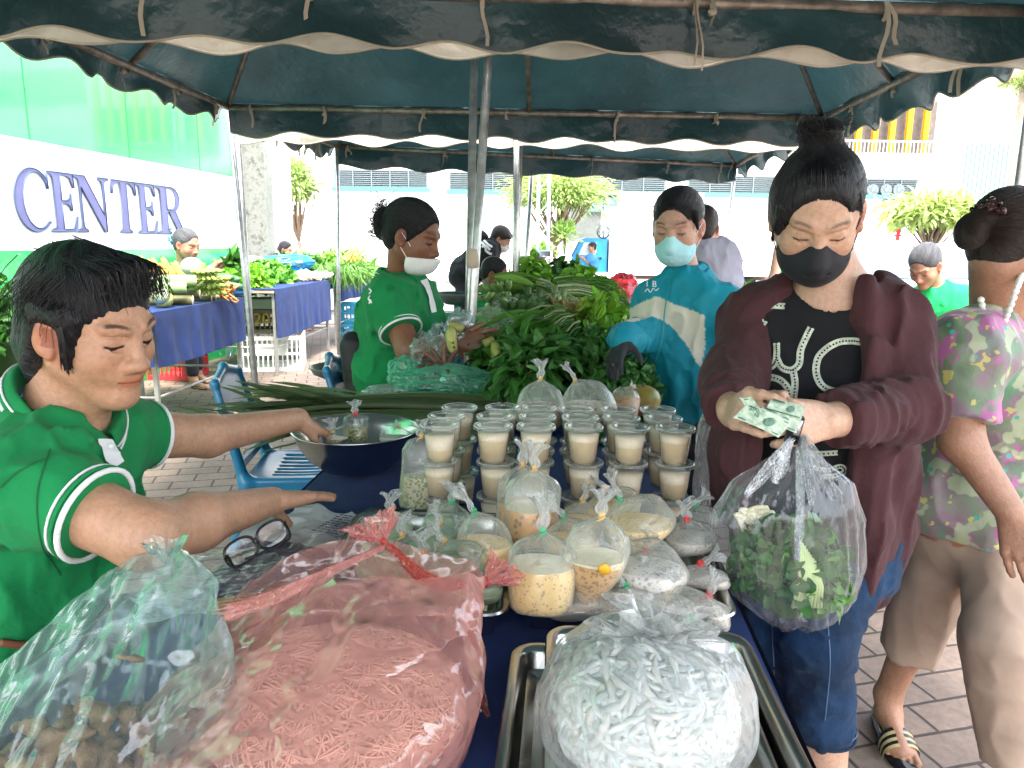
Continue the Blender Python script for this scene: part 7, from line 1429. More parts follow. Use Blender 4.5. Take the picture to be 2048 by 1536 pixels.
# cardigan with long sleeves and hanging front panels
def arms2():
  G.cap(T2['sR'], elR, .052, .052, k=.04); G.cap(elR, elR+(wrR-elR)*.86, .051, .038, k=.03); G.cap(T2['sL'], elL, .052, .055, k=.04); G.cap(elL, elL+(wrL-elL)*.84, .054, .042, k=.03)
G = Sdf()
torso_ops(G, T2, .030); yf = nrm(T2['front']); xs_ = np.cross(yf, (0, 0, 1)); 
cc_ = [P(px_, py_, 1.33)+yf*.055 for px_, py_ in ((1622, 548), (1592, 640), (1586, 740), (1588, 860), (1586, 980), (1588, 1160))]; rr_ = [.084, .122, .140, .144, .144, .146]
for q_ in range(5): G.cap(cc_[q_], cc_[q_+1], rr_[q_], rr_[q_+1], k=.012, m='-')
arms2()
for e_, w2 in ((elR, wrR), (elL, wrL)): ax_ = nrm(w2-e_); X, Y_, Z_ = frame(ax_); G.box(e_+(w2-e_)*.86+ax_*.05, (.065, .065, .05), np.stack([X, Y_, Z_], 1), .002, .004, '-')
nk = T2['neck']; G.cap(nk-(0, 0, .02), nk+(0, 0, .12), .078, .09, k=.01, m='-')
for pts, rr in (([P(1738, 560, 1.32), P(1748, 700, 1.285), P(1745, 880, 1.28), P(1735, 1050, 1.30), P(1722, 1195, 1.33)], [.010, .013, .026, .038, .032]), ([P(1790, 900, 1.34), P(1775, 1050, 1.40), P(1745, 1190, 1.42)], [.04, .045, .03]), ([P(1478, 780, 1.36), P(1468, 900, 1.36), P(1465, 1010, 1.38)], [.03, .034, .03])): G.chain(pts, rr, k=.03)
elr, ell = elR, elL; fa = nrm(wrL-elL)
def cn(X):
    n = -(np.clip(ridge(X*np.array((20, 20, 2.5))+3, 2)*1.2, 0, 1)**1.5)*.011+fbm(X*6)*.010
    dd = np.linalg.norm(X-(elL+(wrL-elL)*.5), axis=-1); t_ = (X-elL)@fa.astype(np.float32); n = n-np.exp(-(dd/.11)**4)*(np.sin(t_*210+fbm(X*11)*14)*.0020+ridge(X*22+2, 2)*.004)
    d3 = np.linalg.norm(X-(elR+wrR)/2, axis=-1); n = n-np.exp(-(d3/.08)**4)*(np.sin(((X-elR)@nrm(wrR-elR).astype(np.float32))*220+fbm(X*11)*13)*.002+ridge(X*22+7, 2)*.003); return n
G.noise(cn); card = sculpt('cardigan', G, M_mar, p2, .0048)
G = Sdf(); G.ell(T2['hip']-(0, 0, .04), (.165, .13, .14), np.stack([xs_, yf, (0, 0, 1)], 1), k=.05); fz = []
for (a, b, c), zc in zip(legs2, (.335, .36)):
    e_ = b+(c-b)*((b[2]-zc)/(b[2]-c[2])); G.cap(a, b, .094, .068, k=.03); G.cap(b, e_, .066, .062, k=.03); fz.append(e_)
for e_ in fz: G.box(e_-(0, 0, .09), (.1, .1, .09), None, .002, .002, '-')
G.noise(wr_noise(12, .007, 8, (1, 1, 1.6))); jn = sculpt('jeans', G, M_jean, p2, .005)
M_thr = mat('jean_stitch', (.10, .16, .26), .8)
for e_ in fz: ring_trim(p2, e_+(0, 0, .004), (0, 0, 1), .0625, .0028, M_jean, 'jeans_hem'); ring_trim(p2, e_+(0, 0, .022), (0, 0, 1), .0645, .0010, M_thr, 'jeans_hem')
m = MB(); stroke(m, jn, [(1655, 1240), (1660, 1330), (1650, 1440)], .002, .001); stroke(m, jn, [(1545, 1250), (1548, 1330), (1550, 1400)], .002, .001); m.build('seam', M_thr, jn)
for (a, b, c) in legs2: g_ = c*(1, 1, 0); dd = nrm(np.array((-.4, -.9, 0))); MB().box(g_+dd*.06+(0, 0, .006), (.045, .13, .006), np.stack([np.cross(dd, (0, 0, 1)), dd, (0, 0, 1)], 1), bev=.005).build('sandal', M_blk, p2)
# banknotes, phone, carrier bag of greens
def note(label, pts, col, bend, seed, text='20000'):
    a, b, c, d = [np.array(p) for p in pts]; n = 16; u = np.linspace(0, 1, n)[:, None, None]; v = np.linspace(0, 1, n)[None, :, None]; G = a*(1-u)*(1-v)+b*u*(1-v)+c*u*v+d*(1-u)*v; nn = nrm(np.cross(b-a, d-a)); G = G+nn*(bend*np.sin(u*3.1)+.0012*np.sin(v*7+seed))
    t = put('banknote', mesh('banknote', G.reshape(-1, 3), MB().sheet(G).q[0]), mat('note_%d' % seed, col, .7, var=.35, vs=120, c2=(.55, .66, .50))); tag(t, label, 'banknote', 'banknotes in the cardigan buyer\'s hands')
    ux = nrm(b-a); vy = nrm(d-a); s_ = 1 if np.array(nn)[1] < 0 else -1; cen = (a+b+c+d)/4+nn*(bend+.0016)*1.0; W_ = np.linalg.norm(b-a); Hh = np.linalg.norm(d-a)
    N2 = mat('note_ink_%d' % seed, (.06, .16, .10), .8) 
    for s2 in (1, -1):
        cc = (a+b+c+d)/4+nn*(bend*.95)+nn*s2*.0014
        try: text3(text, Hh*.26, cc+ux*W_*.24*0+vy*Hh*.3-ux*W_*.25, ux*s2 if False else ux, vy, N2, t, 'note_print', .0001)
        except Exception: pass
    MB().ell(cen+ux*W_*.12, (Hh*.22, Hh*.27, .0006), np.stack([ux, vy, nn], 1), 14).build('portrait_oval', mat('note_oval', (.12, .22, .16), .8, vs=200, var=.5), t); 
    mm = MB()
    for q in (.06, .94): mm.box((a+b+c+d)/4+vy*Hh*(q-.5)*.9+nn*(bend*.5+.001), (W_*.44, .0008, .0004), np.stack([ux, vy, nn], 1))
    mm.build('note_border', N2, t); return t
note('front banknote with its face towards the camera, held between both hands', (P(1466, 836, 1.03), P(1556, 876, 1.03), P(1584, 846, 1.05), P(1494, 808, 1.05)), (.38, .52, .38), .003, 1)
note('second banknote fanned out behind the front one', (P(1512, 838, 1.045), P(1592, 868, 1.045), P(1602, 838, 1.065), P(1524, 814, 1.065)), (.42, .50, .40), .002, 2)
note('upper banknote pinched under the right thumb', (P(1530, 822, 1.06), P(1602, 842, 1.06), P(1610, 812, 1.08), P(1542, 798, 1.08)), (.36, .48, .36), .002, 3)
note('folded banknote sticking up from the left of the stack', (P(1478, 795, 1.055), P(1502, 793, 1.055), P(1532, 832, 1.035), P(1508, 838, 1.035)), (.32, .48, .36), .004, 4)
ph = thing('phone', 'black phone held in the cardigan buyer\'s fingers behind the notes', 'phone', P(1587, 858, 1.09)); a, b = P(1597, 830, 1.085), P(1580, 888, 1.085); X, Y_, Z_ = frame(b-a, (0, -1, .3)); MB().box((a+b)/2, (.011, .004, np.linalg.norm(b-a)/2), np.stack([X, Y_, Z_], 1), bev=.004).build('phone_body', M_blk, ph); MB().box((a+b)/2+(.0035, -.0048, .004), (.0045, .0008, np.linalg.norm(b-a)*.26), np.stack([X, Y_, Z_], 1)).build('camera_strip', mat('silver_edge', (.6, .6, .62), .2, .8), ph)
cb = thing('carrier_bag', 'clear plastic carrier bag of leafy vegetables hanging from the buyer\'s hand', 'bag', P(1575, 1240, 1.12)); n = 120; rows = 70; Gb = np.zeros((rows, n, 3)); tp_, bt_ = P(1598, 885, 1.09), P(1600, 1250, 1.10); th = np.linspace(0, 2*np.pi, n, endpoint=False)
for i, f in enumerate(np.linspace(0, 1, rows)):
    cx = np.interp(f, [0, .2, .5, .85, 1], [1596, 1590, 1572, 1578, 1590]); py = 880+f*(1238-880); c = P(cx, py, 1.12); w_ = np.interp(f, [0, .08, .25, .45, .7, .88, 1], [.006, .030, .088, .118, .115, .098, .062]); dpt = np.interp(f, [0, .1, .35, .7, .92, 1], [.006, .018, .055, .07, .05, .012])
    sw = -.035*f*np.cos(th)*(f > .8)*(f-.8)*5; Gb[i] = c+np.stack([np.cos(th)*w_, np.sin(th)*dpt, sw*0+.014*np.cos(th*2)*f], 1)
cn_ = Gb.mean(1, keepdims=True); nn = (Gb-cn_); nn /= np.linalg.norm(nn, axis=-1, keepdims=True)+1e-9; Gb += nn*(ridge(np.stack([np.cos(th)[None]*4+0*Gb[..., 0], np.sin(th)[None]*4+0*Gb[..., 0], Gb[..., 2]*5], -1)+3, 3)*.010+fbm(Gb*9)*.008)[..., None]*np.minimum(1, np.linspace(0, 1, rows)*4)[:, None, None]
F_carr = film('carrier_film', (.97, .98, .99), .10, .13, .8, 22, .008, milkc=(.85, .9, .95), stretch=(1, 1, .25)); MB().sheet(Gb, closed=True).build('bag_film', F_carr, cb)
F_hand = film('handle_film', (.95, .97, .98), .5, .12, 1.0, 40, .01, milkc=(.85, .9, .95))
for q_, (a, b) in enumerate((((1590, 872), (1490, 990)), ((1606, 870), (1668, 1000)), ((1582, 878), (1548, 965)), ((1604, 872), (1625, 1010)), ((1600, 872), (1595, 1120)))): band([P(*a, 1.085), P((a[0]+b[0])/2+3, (a[1]+b[1])/2, 1.065), P(*b, 1.052)], .013, 3+q_, cb, F_hand, 'handle')
vg = heap('leafy_vegetables', 'dark leafy greens packed inside the clear carrier bag', 'vegetables', P(1572, 1165, 1.12), (.072, .036, .088), 1100, .032, .024, (.028, .105, .02), 131, nz=1, up=.2, tip=(.10, .25, .05), shape=[.4, .9, 1, .9, .5])
heap('leafy_vegetables', 'paler greens at the lower right corner of the carrier bag', 'vegetables', P(1630, 1200, 1.11), (.035, .028, .045), 260, .03, .022, (.12, .28, .06), 132, nz=1, up=.2)
m = MB()
for k in range(9): a = P(1600+4*k, 1080+6*k, 1.075); b = P(1585+7*k, 1215, 1.07); m.tube([a, (a+b)/2+(.004, -.004, 0), b], .0032, 6, c=(.45, .55, .25))
tag(m.build('white_stems', VEGS), 'pale stalks standing in front inside the carrier bag', 'vegetables'); m = MB()
for k in range(18): a = P(1478+rg.random()*40, 1025+rg.random()*35, 1.14); m.tube(bez([a, a+np.array((.02*rg.normal(), -.004, .012)), a+np.array((.03, .004, -.02+.02*rg.normal()))], 4), .0032, 6, c=(.62, .56, .38))
tag(m.build('bean_sprouts', VEGS), 'pale bean sprouts in the upper left of the carrier bag', 'vegetables'); tag(MB().ell(P(1600, 1050, 1.135), (.017, .015, .019), n=16, noise=.1).build('tomato', mat('tomato_orange', (.6, .22, .07), .35)), 'orange tomato in the middle of the carrier bag', 'tomato')
b2 = P(1412, 930, 1.55); crumple('plastic_bag', 'small clear bag of greens hanging between the cups and the cardigan buyer', b2, (.02, .03, .10), F_white, 51, amp=.4)
# ---------------------------------------------------------------- 3 woman in the flowered blouse walking past, right edge
S_ = Sdf(); H3 = Head(P(2030, 490, 1.62), (.90, .30, -.2), .95); T3 = dict(neck=P(2000, 640, 1.68), sR=P(1925, 705, 1.56), sL=P(2060, 690, 1.84), chest=P(1990, 800, 1.72), waist=P(1955, 935, 1.74), hip=P(1935, 1030, 1.74), front=(.9, -.1, 0), r=(.15, .14), bust=1)
face_ops(S_, H3); S_.cap(H3.w((0, -.04, -.05)), T3['neck'], .052, .06, k=.03); torso_ops(S_, T3); e3, w3 = P(1922, 880, 1.50), P(2025, 1030, 1.42); S_.cap(T3['sR'], e3, .048, .042, k=.03); S_.cap(e3, w3, .040, .028, k=.02); hand_ops(S_, w3, P(2052, 1125, 1.38)-w3, (.5, .6, 0), (.6, -.4, -.2), (.35, .4, .45, .5), .95)
e4, w4 = P(2110, 880, 1.9), P(2140, 1020, 1.8); S_.cap(T3['sL'], e4, .048, .04, k=.03); S_.cap(e4, w4, .04, .028, k=.02); hand_ops(S_, w4, (0, 0, -1), (0, -1, 0), (.6, -.4, -.2), k=.95)
lA = (P(1905, 1060, 1.76), P(1862, 1190, 1.80), P(1775, 1400, 1.86)); lB = (P(2015, 1080, 1.66), P(2008, 1280, 1.50), P(2030, 1600, 1.50))
lA[2][2] = .10; lB[2][2] = .09
for a, b, c in (lA, lB): S_.cap(a, b, .078, .058, k=.03); S_.cap(b, c, .052, .034, k=.02)
fd = nrm(PZ(1800, 1478, 0)-PZ(1752, 1385, 0)); foot_ops(S_, lA[2], fd, .95); foot_ops(S_, lB[2], (1, -.2, 0), .95)
p3 = person('woman in a flowered blouse and taupe trousers walking past at the right edge', (1.15, 1.75, 0)); M_sk3 = skin_mat('skin_warm', (.36, .19, .12)); fc_ = lA[2]*(1, 1, 0)+fd*.08
sculpt('person_body', S_, M_sk3, p3, .0065, [(H3.c-.15, H3.c+.15, .004), (fc_-(.1, .1, .02), fc_+(.1, .1, .12), .003), (w3-(.06, .06, .14), w3+(.07, .06, .03), .003)], face_color(H3))
def ops3(S, H): H.e(S, (0, -.138, .0), (.036, .032, .042), .006); H.e(S, (.01, -.125, .035), (.026, .022, .022), .006)
build_hair(H3, 'bun', p3, M_hairb, .0045, ops3, (0, -.11, .01), .0014, 1.06); m = MB(); rg = np.random.default_rng(7)
for k in range(34): c = H3.w((.02+.018*rg.normal(), -.128+.008*rg.normal(), .050+.010*rg.normal())); m.ell(c, (.009, .008, .005), rotm(rg.normal(0, 1, 3), 90*rg.random()), 8, np.array((.05, .02, .02))*(.5+rg.random()*2))
m.build('hair_clip', mat('clip_plastic', (1, 1, 1), .2, attr=True), p3); mask(H3, p3, M_maskw, 'flat', vx=.005, strapc=M_maskw)
def floral():
    N = NT('floral_blouse'); b = N.b; n1 = N.noise(7, 2, .5); n2 = N.noise(11, 3, .6, stretch=(1, 1.4, .8)); n3 = N.noise(19, 2, .5); v = N.new('ShaderNodeTexVoronoi', Scale=26.0); N.l(N.coord(), v.inputs['Vector'])
    c = N.ramp(n1, [(.34, (.06, .10, .05)), (.44, (.14, .20, .12)), (.52, (.20, .12, .16)), (.62, (.08, .22, .12))]); c = N.mixc(N.ramp(n2, [(.54, (0, 0, 0)), (.57, (1, 1, 1))]), c, (.34, .10, .24)); c = N.mixc(N.ramp(n3, [(.58, (0, 0, 0)), (.61, (1, 1, 1))]), c, (.30, .34, .22)); c = N.mixc(N.math('LESS_THAN', v.outputs['Distance'], .16), c, (.05, .30, .27)); c = N.mixc(N.ramp(N.noise(31, 2), [(.62, (0, 0, 0)), (.64, (1, 1, 1))]), c, (.42, .38, .12))
    N.l(c, b.inputs['Base Color']); b.inputs['Roughness'].default_value = .6; b.inputs['Sheen Weight'].default_value = .2; N.bump(N.noise(16, 4), .3, .02); return N.m
G = Sdf(); c3_, a3_ = sleeve(G, T3['sR'], e3, .78, .072, .070); c4_, a4_ = sleeve(G, T3['sL'], e4, .78, .07, .068); torso_ops(G, T3, .03); G.cap(T3['neck'], T3['neck']+(0, 0, .1), .07, .09, k=.01, m='-'); G.cap(T3['neck']+(.06, 0, -.02), T3['neck']+(.14, -.02, .02), .04, .06, k=.01, m='-'); G.ell(P(1920, 990, 1.74), (.185, .175, .12), k=.05); G.box(P(1915, 985, 1.74)-(0, 0, .145), (.3, .3, .075), None, .002, .004, '-'); G.noise(wr_noise(7, .012, 12)); sculpt('flowered_blouse', G, floral(), p3, .006)
G = Sdf(); G.ell(T3['hip']+(.02, 0, .02), (.160, .155, .17), k=.05); fz = []
for (a, b, c), zc in ((lA, .255), (lB, .2)): e_ = b+(c-b)*((b[2]-zc)/(b[2]-c[2])); G.cap(a, b, .092, .072, k=.04); G.cap(b, e_, .072, .064, k=.03); fz.append(e_)
for e_, (a, b, c) in zip(fz, (lA, lB)): ax_ = nrm(c-b); G.box(e_+ax_*.08, (.11, .11, .08), np.stack(frame(ax_), 1), .002, .004, '-')
G.noise(wr_noise(6, .012, 14, (1, 1, .5), .3)); sculpt('trousers', G, M_pant, p3, .0065)
ring_trim(p3, fz[0]+nrm(lA[2]-lA[1])*-.004, lA[2]-lA[1], .065, .0032, M_pant, 'trouser_cuff'); ring_trim(p3, fz[0]+nrm(lA[2]-lA[1])*-.035, lA[2]-lA[1], .067, .003, M_pant, 'trouser_cuff')
# sandals with striped strap
for an, dd, sd_ in ((lA[2], fd, 1), (lB[2], nrm((1, -.2, 0)), 1)):
    g_ = an*(1, 1, 0); xs2 = np.cross(dd, (0, 0, 1)); sa = MB(); pl_ = []
    for t_ in np.linspace(0, 2*np.pi, 28, endpoint=False): u_ = math.cos(t_); v_ = math.sin(t_); pl_.append((u_*(.045 if v_ > 0 else .036), .07+v_*.135))
    sa.prism(pl_, .001, .013, np.stack([xs2, dd, (0, 0, 1)], 1), g_+(0, 0, 0)); so = sa.build('sandal_sole', M_blk, p3)
    for q in range(6):
        y0 = .085+.0095*q; a = np.linspace(0, np.pi, 13); G_ = []
        for yy in (y0, y0+.009): G_.append([g_+xs2*math.cos(t)*.049+dd*(yy+.012*math.cos(t))+(0, 0, .008+.052*math.sin(t)**.7*(1-.35*(yy-.085)/.06)) for t in a])
        MB().sheet(np.array(G_)).build('strap_band', M_blk if q % 2 == 0 else mat('strap_gold', (.45, .36, .17), .5), so)
m = MB(); nc = [P(1962, 600, 1.585), P(1972, 640, 1.56), P(2000, 652, 1.545), P(2018, 620, 1.53), P(2035, 572, 1.54), P(2044, 550, 1.56)]; pt = bez(nc, 4)
for k, p in enumerate(pt): m.ell(p, (.0072, .0072, .0078), n=8)
m.build('bead_necklace', mat('white_beads', (.78, .76, .7), .3), p3)
# ---------------------------------------------------------------- 4 woman in the teal tracksuit jacket
S_ = Sdf(); H4 = Head(P(1355, 452, 2.5), (-.42, -.85, -.28), 1.0); T4 = dict(neck=P(1372, 548, 2.55), sR=P(1308, 605, 2.58), sL=P(1446, 612, 2.46), chest=P(1362, 660, 2.56), waist=P(1352, 750, 2.56), hip=P(1350, 820, 2.56), front=(-.5, -.86, 0), sr=.034, r=(.128, .095), bust=0)
face_ops(S_, H4); S_.cap(H4.w((0, -.035, -.05)), T4['neck'], .038, .045, k=.03); torso_ops(S_, T4); e5, w5 = P(1283, 672, 2.50), P(1246, 682, 2.30); e6, w6 = P(1488, 740, 2.42), P(1440, 822, 2.25)
for a, b, c in ((T4['sR'], e5, w5), (T4['sL'], e6, w6)): S_.cap(a, b, .038, .034, k=.03); S_.cap(b, c, .033, .025, k=.02)
hand_ops(S_, w5, (-.3, -.6, -.5), (.3, -.3, -.8), (.8, -.3, .3), k=.9); hand_ops(S_, w6, (-.7, -.5, -.4), (.3, -.3, -.8), (.3, -.6, .3), k=.9)
for s in (-1, 1): a = T4['hip']+(s*.08, 0, -.03); b = a+(-.0, -.02, -.36); c = b+(0, .02, -.37); c[2] = .09; S_.cap(a, b, .075, .055, k=.03); S_.cap(b, c, .05, .035, k=.02); foot_ops(S_, c, (-.5, -.8, 0), .92)
p4 = person('woman in teal and cream tracksuit jacket with a pale blue mask', T4['hip']*(1, 1, 0)); M_sk4 = skin_mat('skin_fair', (.48, .28, .20)); sculpt('person_body', S_, M_sk4, p4, .008, [(H4.c-.15, H4.c+.15, .0032)], face_color(H4, brow=.8))
def ops4(S, H): H.e(S, (0, -.10, .0), (.035, .035, .05), .02); H.cp(S, (0, -.11, -.02), (0.03, -.10, -.09), .03, .015, .02); H.cp(S, (-.07, .04, .05), (-.076, .04, -.0), .012, .004, .008)
build_hair(H4, 'bun', p4, M_hair, .0045, ops4, (0, -.09, .03), .0014, 1.04); mask(H4, p4, M_masks, 'flat', vx=.0036, strapc=M_maskw, topz=-.014)
G = Sdf(); G.cap(T4['sR'], e5, .046, .046, k=.03); G.cap(e5, w5, .045, .036, k=.03); G.cap(T4['sL'], e6, .046, .046, k=.03); G.cap(e6, w6, .045, .036, k=.03); torso_ops(G, T4, .012); G.ell(T4['hip']-(0, 0, .0), (.165, .135, .06), k=.03); G.box(P(1352, 826, 2.56)-(0, 0, .2), (.4, .4, .2), None, .002, .006, '-'); G.cap(T4['neck'], T4['neck']+(0, 0, .1), .052, .07, k=.01, m='-')
G.noise(wr_noise(8, .020, 22, (1, 1, .7))); x4 = nrm(T4['sL']-T4['sR']); f4 = nrm(np.cross((0, 0, 1), x4)*-1); zc4 = T4['chest'][2]
def jc(V):
    q = V-T4['chest']; u = q@x4+.055; z = q[:, 2]; top = .120-np.where(u < 0, -.47*u, .33*u); wdt = .064+4.5*np.clip(u, 0, .2)**2; arm = np.minimum(np.linalg.norm(V-e5, axis=1), np.linalg.norm(V-w5, axis=1)) < .07
    band_ = (z < top) & (z > top-wdt) & ~arm & (u < .165); C = np.ones((len(V), 3))*np.array((.005, .25, .33)); C[band_] = (.62, .59, .47); return C
jk = sculpt('tracksuit_jacket', G, M_teal_j, p4, .0055, color=jc); collar(p4, T4['neck']-(0, 0, .015), (-.1, -.2, 1), T4['front'], .058, .05, .035, .5, cloth('teal_collar', (.005, .25, .33)), False)
m = MB(); stroke(m, jk, [(1342, 565), (1332, 610), (1322, 680), (1305, 750), (1293, 815)], .005, .003); m.build('zip', mat('zip_teal', (.01, .3, .34), .4), jk); q = on(jk, 1303, 570, .004)
if q is not None: text3('L.B', .030, q, x4, (0, 0, 1), M_trimw, jk, 'chest_letters', .0005); m = MB(); stroke(m, jk, [(1291, 584), (1296, 579), (1301, 585), (1306, 578), (1311, 582), (1318, 577)], .003, .003); m.build('chest_script', M_trimw, jk)
G = Sdf(); G.ell(T4['hip']-(0, 0, .05), (.15, .12, .12), k=.04)
for s in (-1, 1): a = T4['hip']+(s*.08, 0, -.03); b = a+(-.0, -.02, -.36); c = b+(0, .02, -.30); G.cap(a, b, .088, .07, k=.03); G.cap(b, c, .068, .055, k=.02)
sculpt('trousers', G, M_blkc, p4, .01)
for w_ in (w5, w6): S = Sdf(); hand_ops(S, w_, (-.3, -.6, -.5) if w_ is w5 else (-.7, -.5, -.4), (.3, -.3, -.8), (.8, -.3, .3) if w_ is w5 else (.3, -.6, .3), k=.96, thick=1.15); sculpt('dark_glove', S, mat('glove_dark', (.03, .03, .035), .8, var=.5, vs=60), p4, .005)
# ---------------------------------------------------------------- 5 standing seller in green with white mask
S_ = Sdf(); H5 = Head(P(826, 472, 2.75), (.90, -.30, -.30), 1.06); T5 = dict(neck=P(800, 560, 2.82), sR=P(778, 605, 2.68), sL=P(838, 600, 2.98), chest=P(802, 650, 2.84), waist=P(790, 740, 2.86), hip=P(782, 810, 2.88), front=(.95, -.1, 0), r=(.155, .135), bust=1)
face_ops(S_, H5, nose=1.15); S_.cap(H5.w((0, -.035, -.05)), T5['neck'], .045, .052, k=.03); torso_ops(S_, T5); e7, w7 = P(818, 700, 2.56), P(918, 688, 2.50); e8, w8 = P(885, 660, 2.95), P(930, 650, 2.68)
S_.cap(T5['sR'], e7, .052, .046, k=.03); S_.cap(e7, w7, .045, .030, k=.02); S_.cap(T5['sL'], e8, .05, .042, k=.03); S_.cap(e8, w8, .04, .028, k=.02)
hand_ops(S_, w7, P(965, 680, 2.50)-w7, (.1, .8, -.3), (.3, .1, 1), (.5, .55, .6, .7), .95); hand_ops(S_, w8, P(955, 668, 2.56)-w8, (-.2, -.3, -.9), (-.5, -.8, .1), (.6, .7, .75, .8), .95)
for s in (-1, 1): a = T5['hip']+(.02, s*.09, -.03); b = a+(.03, 0, -.36); c = b+(-.02, 0, -.4); c[2] = .09; S_.cap(a, b, .08, .06, k=.03); S_.cap(b, c, .052, .035, k=.02); foot_ops(S_, c, (1, 0, 0), .92)
p5 = person('standing seller in a green polo with a white mask lowered to her chin, holding bananas', T5['hip']*(1, 1, 0)); M_sk5 = skin_mat('skin_brown', (.20, .085, .045)); sculpt('person_body', S_, M_sk5, p5, .008, [(H5.c-.16, H5.c+.16, .0034), (w8-(.1, .22, .1), w8+(.12, .06, .08), .0038), (w7-(.05, .07, .07), w7+(.14, .07, .07), .0038)], face_color(H5, (.8, .5, .5), opn=.0045))
def ops5(S, H): H.e(S, (.0, -.125, .022), (.038, .034, .04), .012); H.e(S, (0, -.115, -.02), (.03, .03, .03), .02); H.cp(S, (.066, .04, .04), (.072, .018, -.01), .016, .006, .01)
build_hair(H5, 'bun', p5, M_hair, .0045, ops5, (0, -.12, .02), .0014, 1.06); cs = []; rg = np.random.default_rng(9)
for k in range(240): c = np.array((.02*rg.normal(), -.140+.014*rg.normal(), .015+.035*rg.normal())); r_ = .010+.010*rg.random(); a0 = rg.random()*6.28; ax1 = nrm(rg.normal(0, 1, 3)); X, Y_, Z_ = frame(ax1); cs.append([H5.w(c+X*math.cos(a0+t)*r_+Y_*math.sin(a0+t)*r_+Z_*t*.004) for t in (0, 1.2, 2.4, 3.6, 4.8)])
hair_strands(p5, cs, M_hair, .0012)
mk5 = mask(H5, p5, M_maskw, 'flat', vx=.0036, topz=-.045, chinz=-.125, strapc=M_maskw, low=-.012)
G = Sdf(); c5_, a5_ = sleeve(G, T5['sR'], e7, .62, .080, .076); c6_, a6_ = sleeve(G, T5['sL'], e8, .5, .07, .066); torso_ops(G, T5, .024); G.ell(P(788, 745, 2.87), (.16, .155, .08), k=.05); G.box(P(788, 830, 2.87), (.4, .4, .10), None, .01, .01, '-'); G.cap(T5['neck'], T5['neck']+(.03, 0, .1), .062, .075, k=.01, m='-'); G.noise(wr_noise(9, .019, 31, (1, 1, .8), .3, (c5_, c6_))); sh5 = sculpt('polo_shirt', G, M_polo, p5, .0055)
ring_trim(p5, c5_-a5_*.001, a5_, .0765, .004, M_trimw); ring_trim(p5, c5_-a5_*.015, a5_, .0775, .002, M_trimw); collar(p5, T5['neck']-(0, 0, .012), (.12, 0, 1), (1, -.35, 0), .064, .055, .034, .35, M_polo)
m = MB(); stroke(m, sh5, [(846, 560), (858, 590), (866, 625)], .035, .006); m.build('placket', M_trimw, p5); m = MB()
for L_ in ([(740, 578), (744, 583), (740, 588)], [(742, 592), (738, 598), (743, 602), (739, 607)], [(739, 601), (745, 606)]): stroke(m, sh5, L_, .006, .004)
m.build('back_print', M_trimw, sh5)
G = Sdf(); G.ell(T5['hip']-(0, 0, .06), (.165, .155, .14), k=.04)
for s in (-1, 1): a = T5['hip']+(.02, s*.09, -.03); b = a+(.03, 0, -.36); c = b+(-.02, 0, -.28); G.cap(a, b, .098, .08, k=.03); G.cap(b, c, .078, .065, k=.02)
sculpt('trousers', G, M_polo, p5, .01); G = Sdf(); G.ell(T5['hip']+(.045, -.035, .03), (.168, .158, .20), k=.02); G.box(T5['hip']+(-.16, .05, 0), (.12, .4, .3), rotm((0, 0, 1), -20), .01, .01, '-'); G.cap(T5['hip']+(.1, -.1, -.1), T5['hip']+(.1, -.08, -.4), .09, .09, k=.04); G.noise(wr_noise(9, .005, 41)); sculpt('apron', G, M_blkc, p5, .008)
hand_of_bananas('banana_bunch', 'greenish yellow banana hand held by the standing seller', P(985, 690, 2.42), (-1, 0, .1), (.2, -.3, -.6), 6, .085, .017, (.30, .33, .08), 3, 'bananas being bagged', rows=1, fan_=30); hand_of_bananas('banana_bunch', 'spotted yellow green banana hand left of the seller\'s hand', P(905, 660, 2.44), (1, 0, 0), (.0, -.4, -.6), 4, .085, .018, (.42, .40, .12), 4, 'bananas being bagged', rows=1, fan_=40)
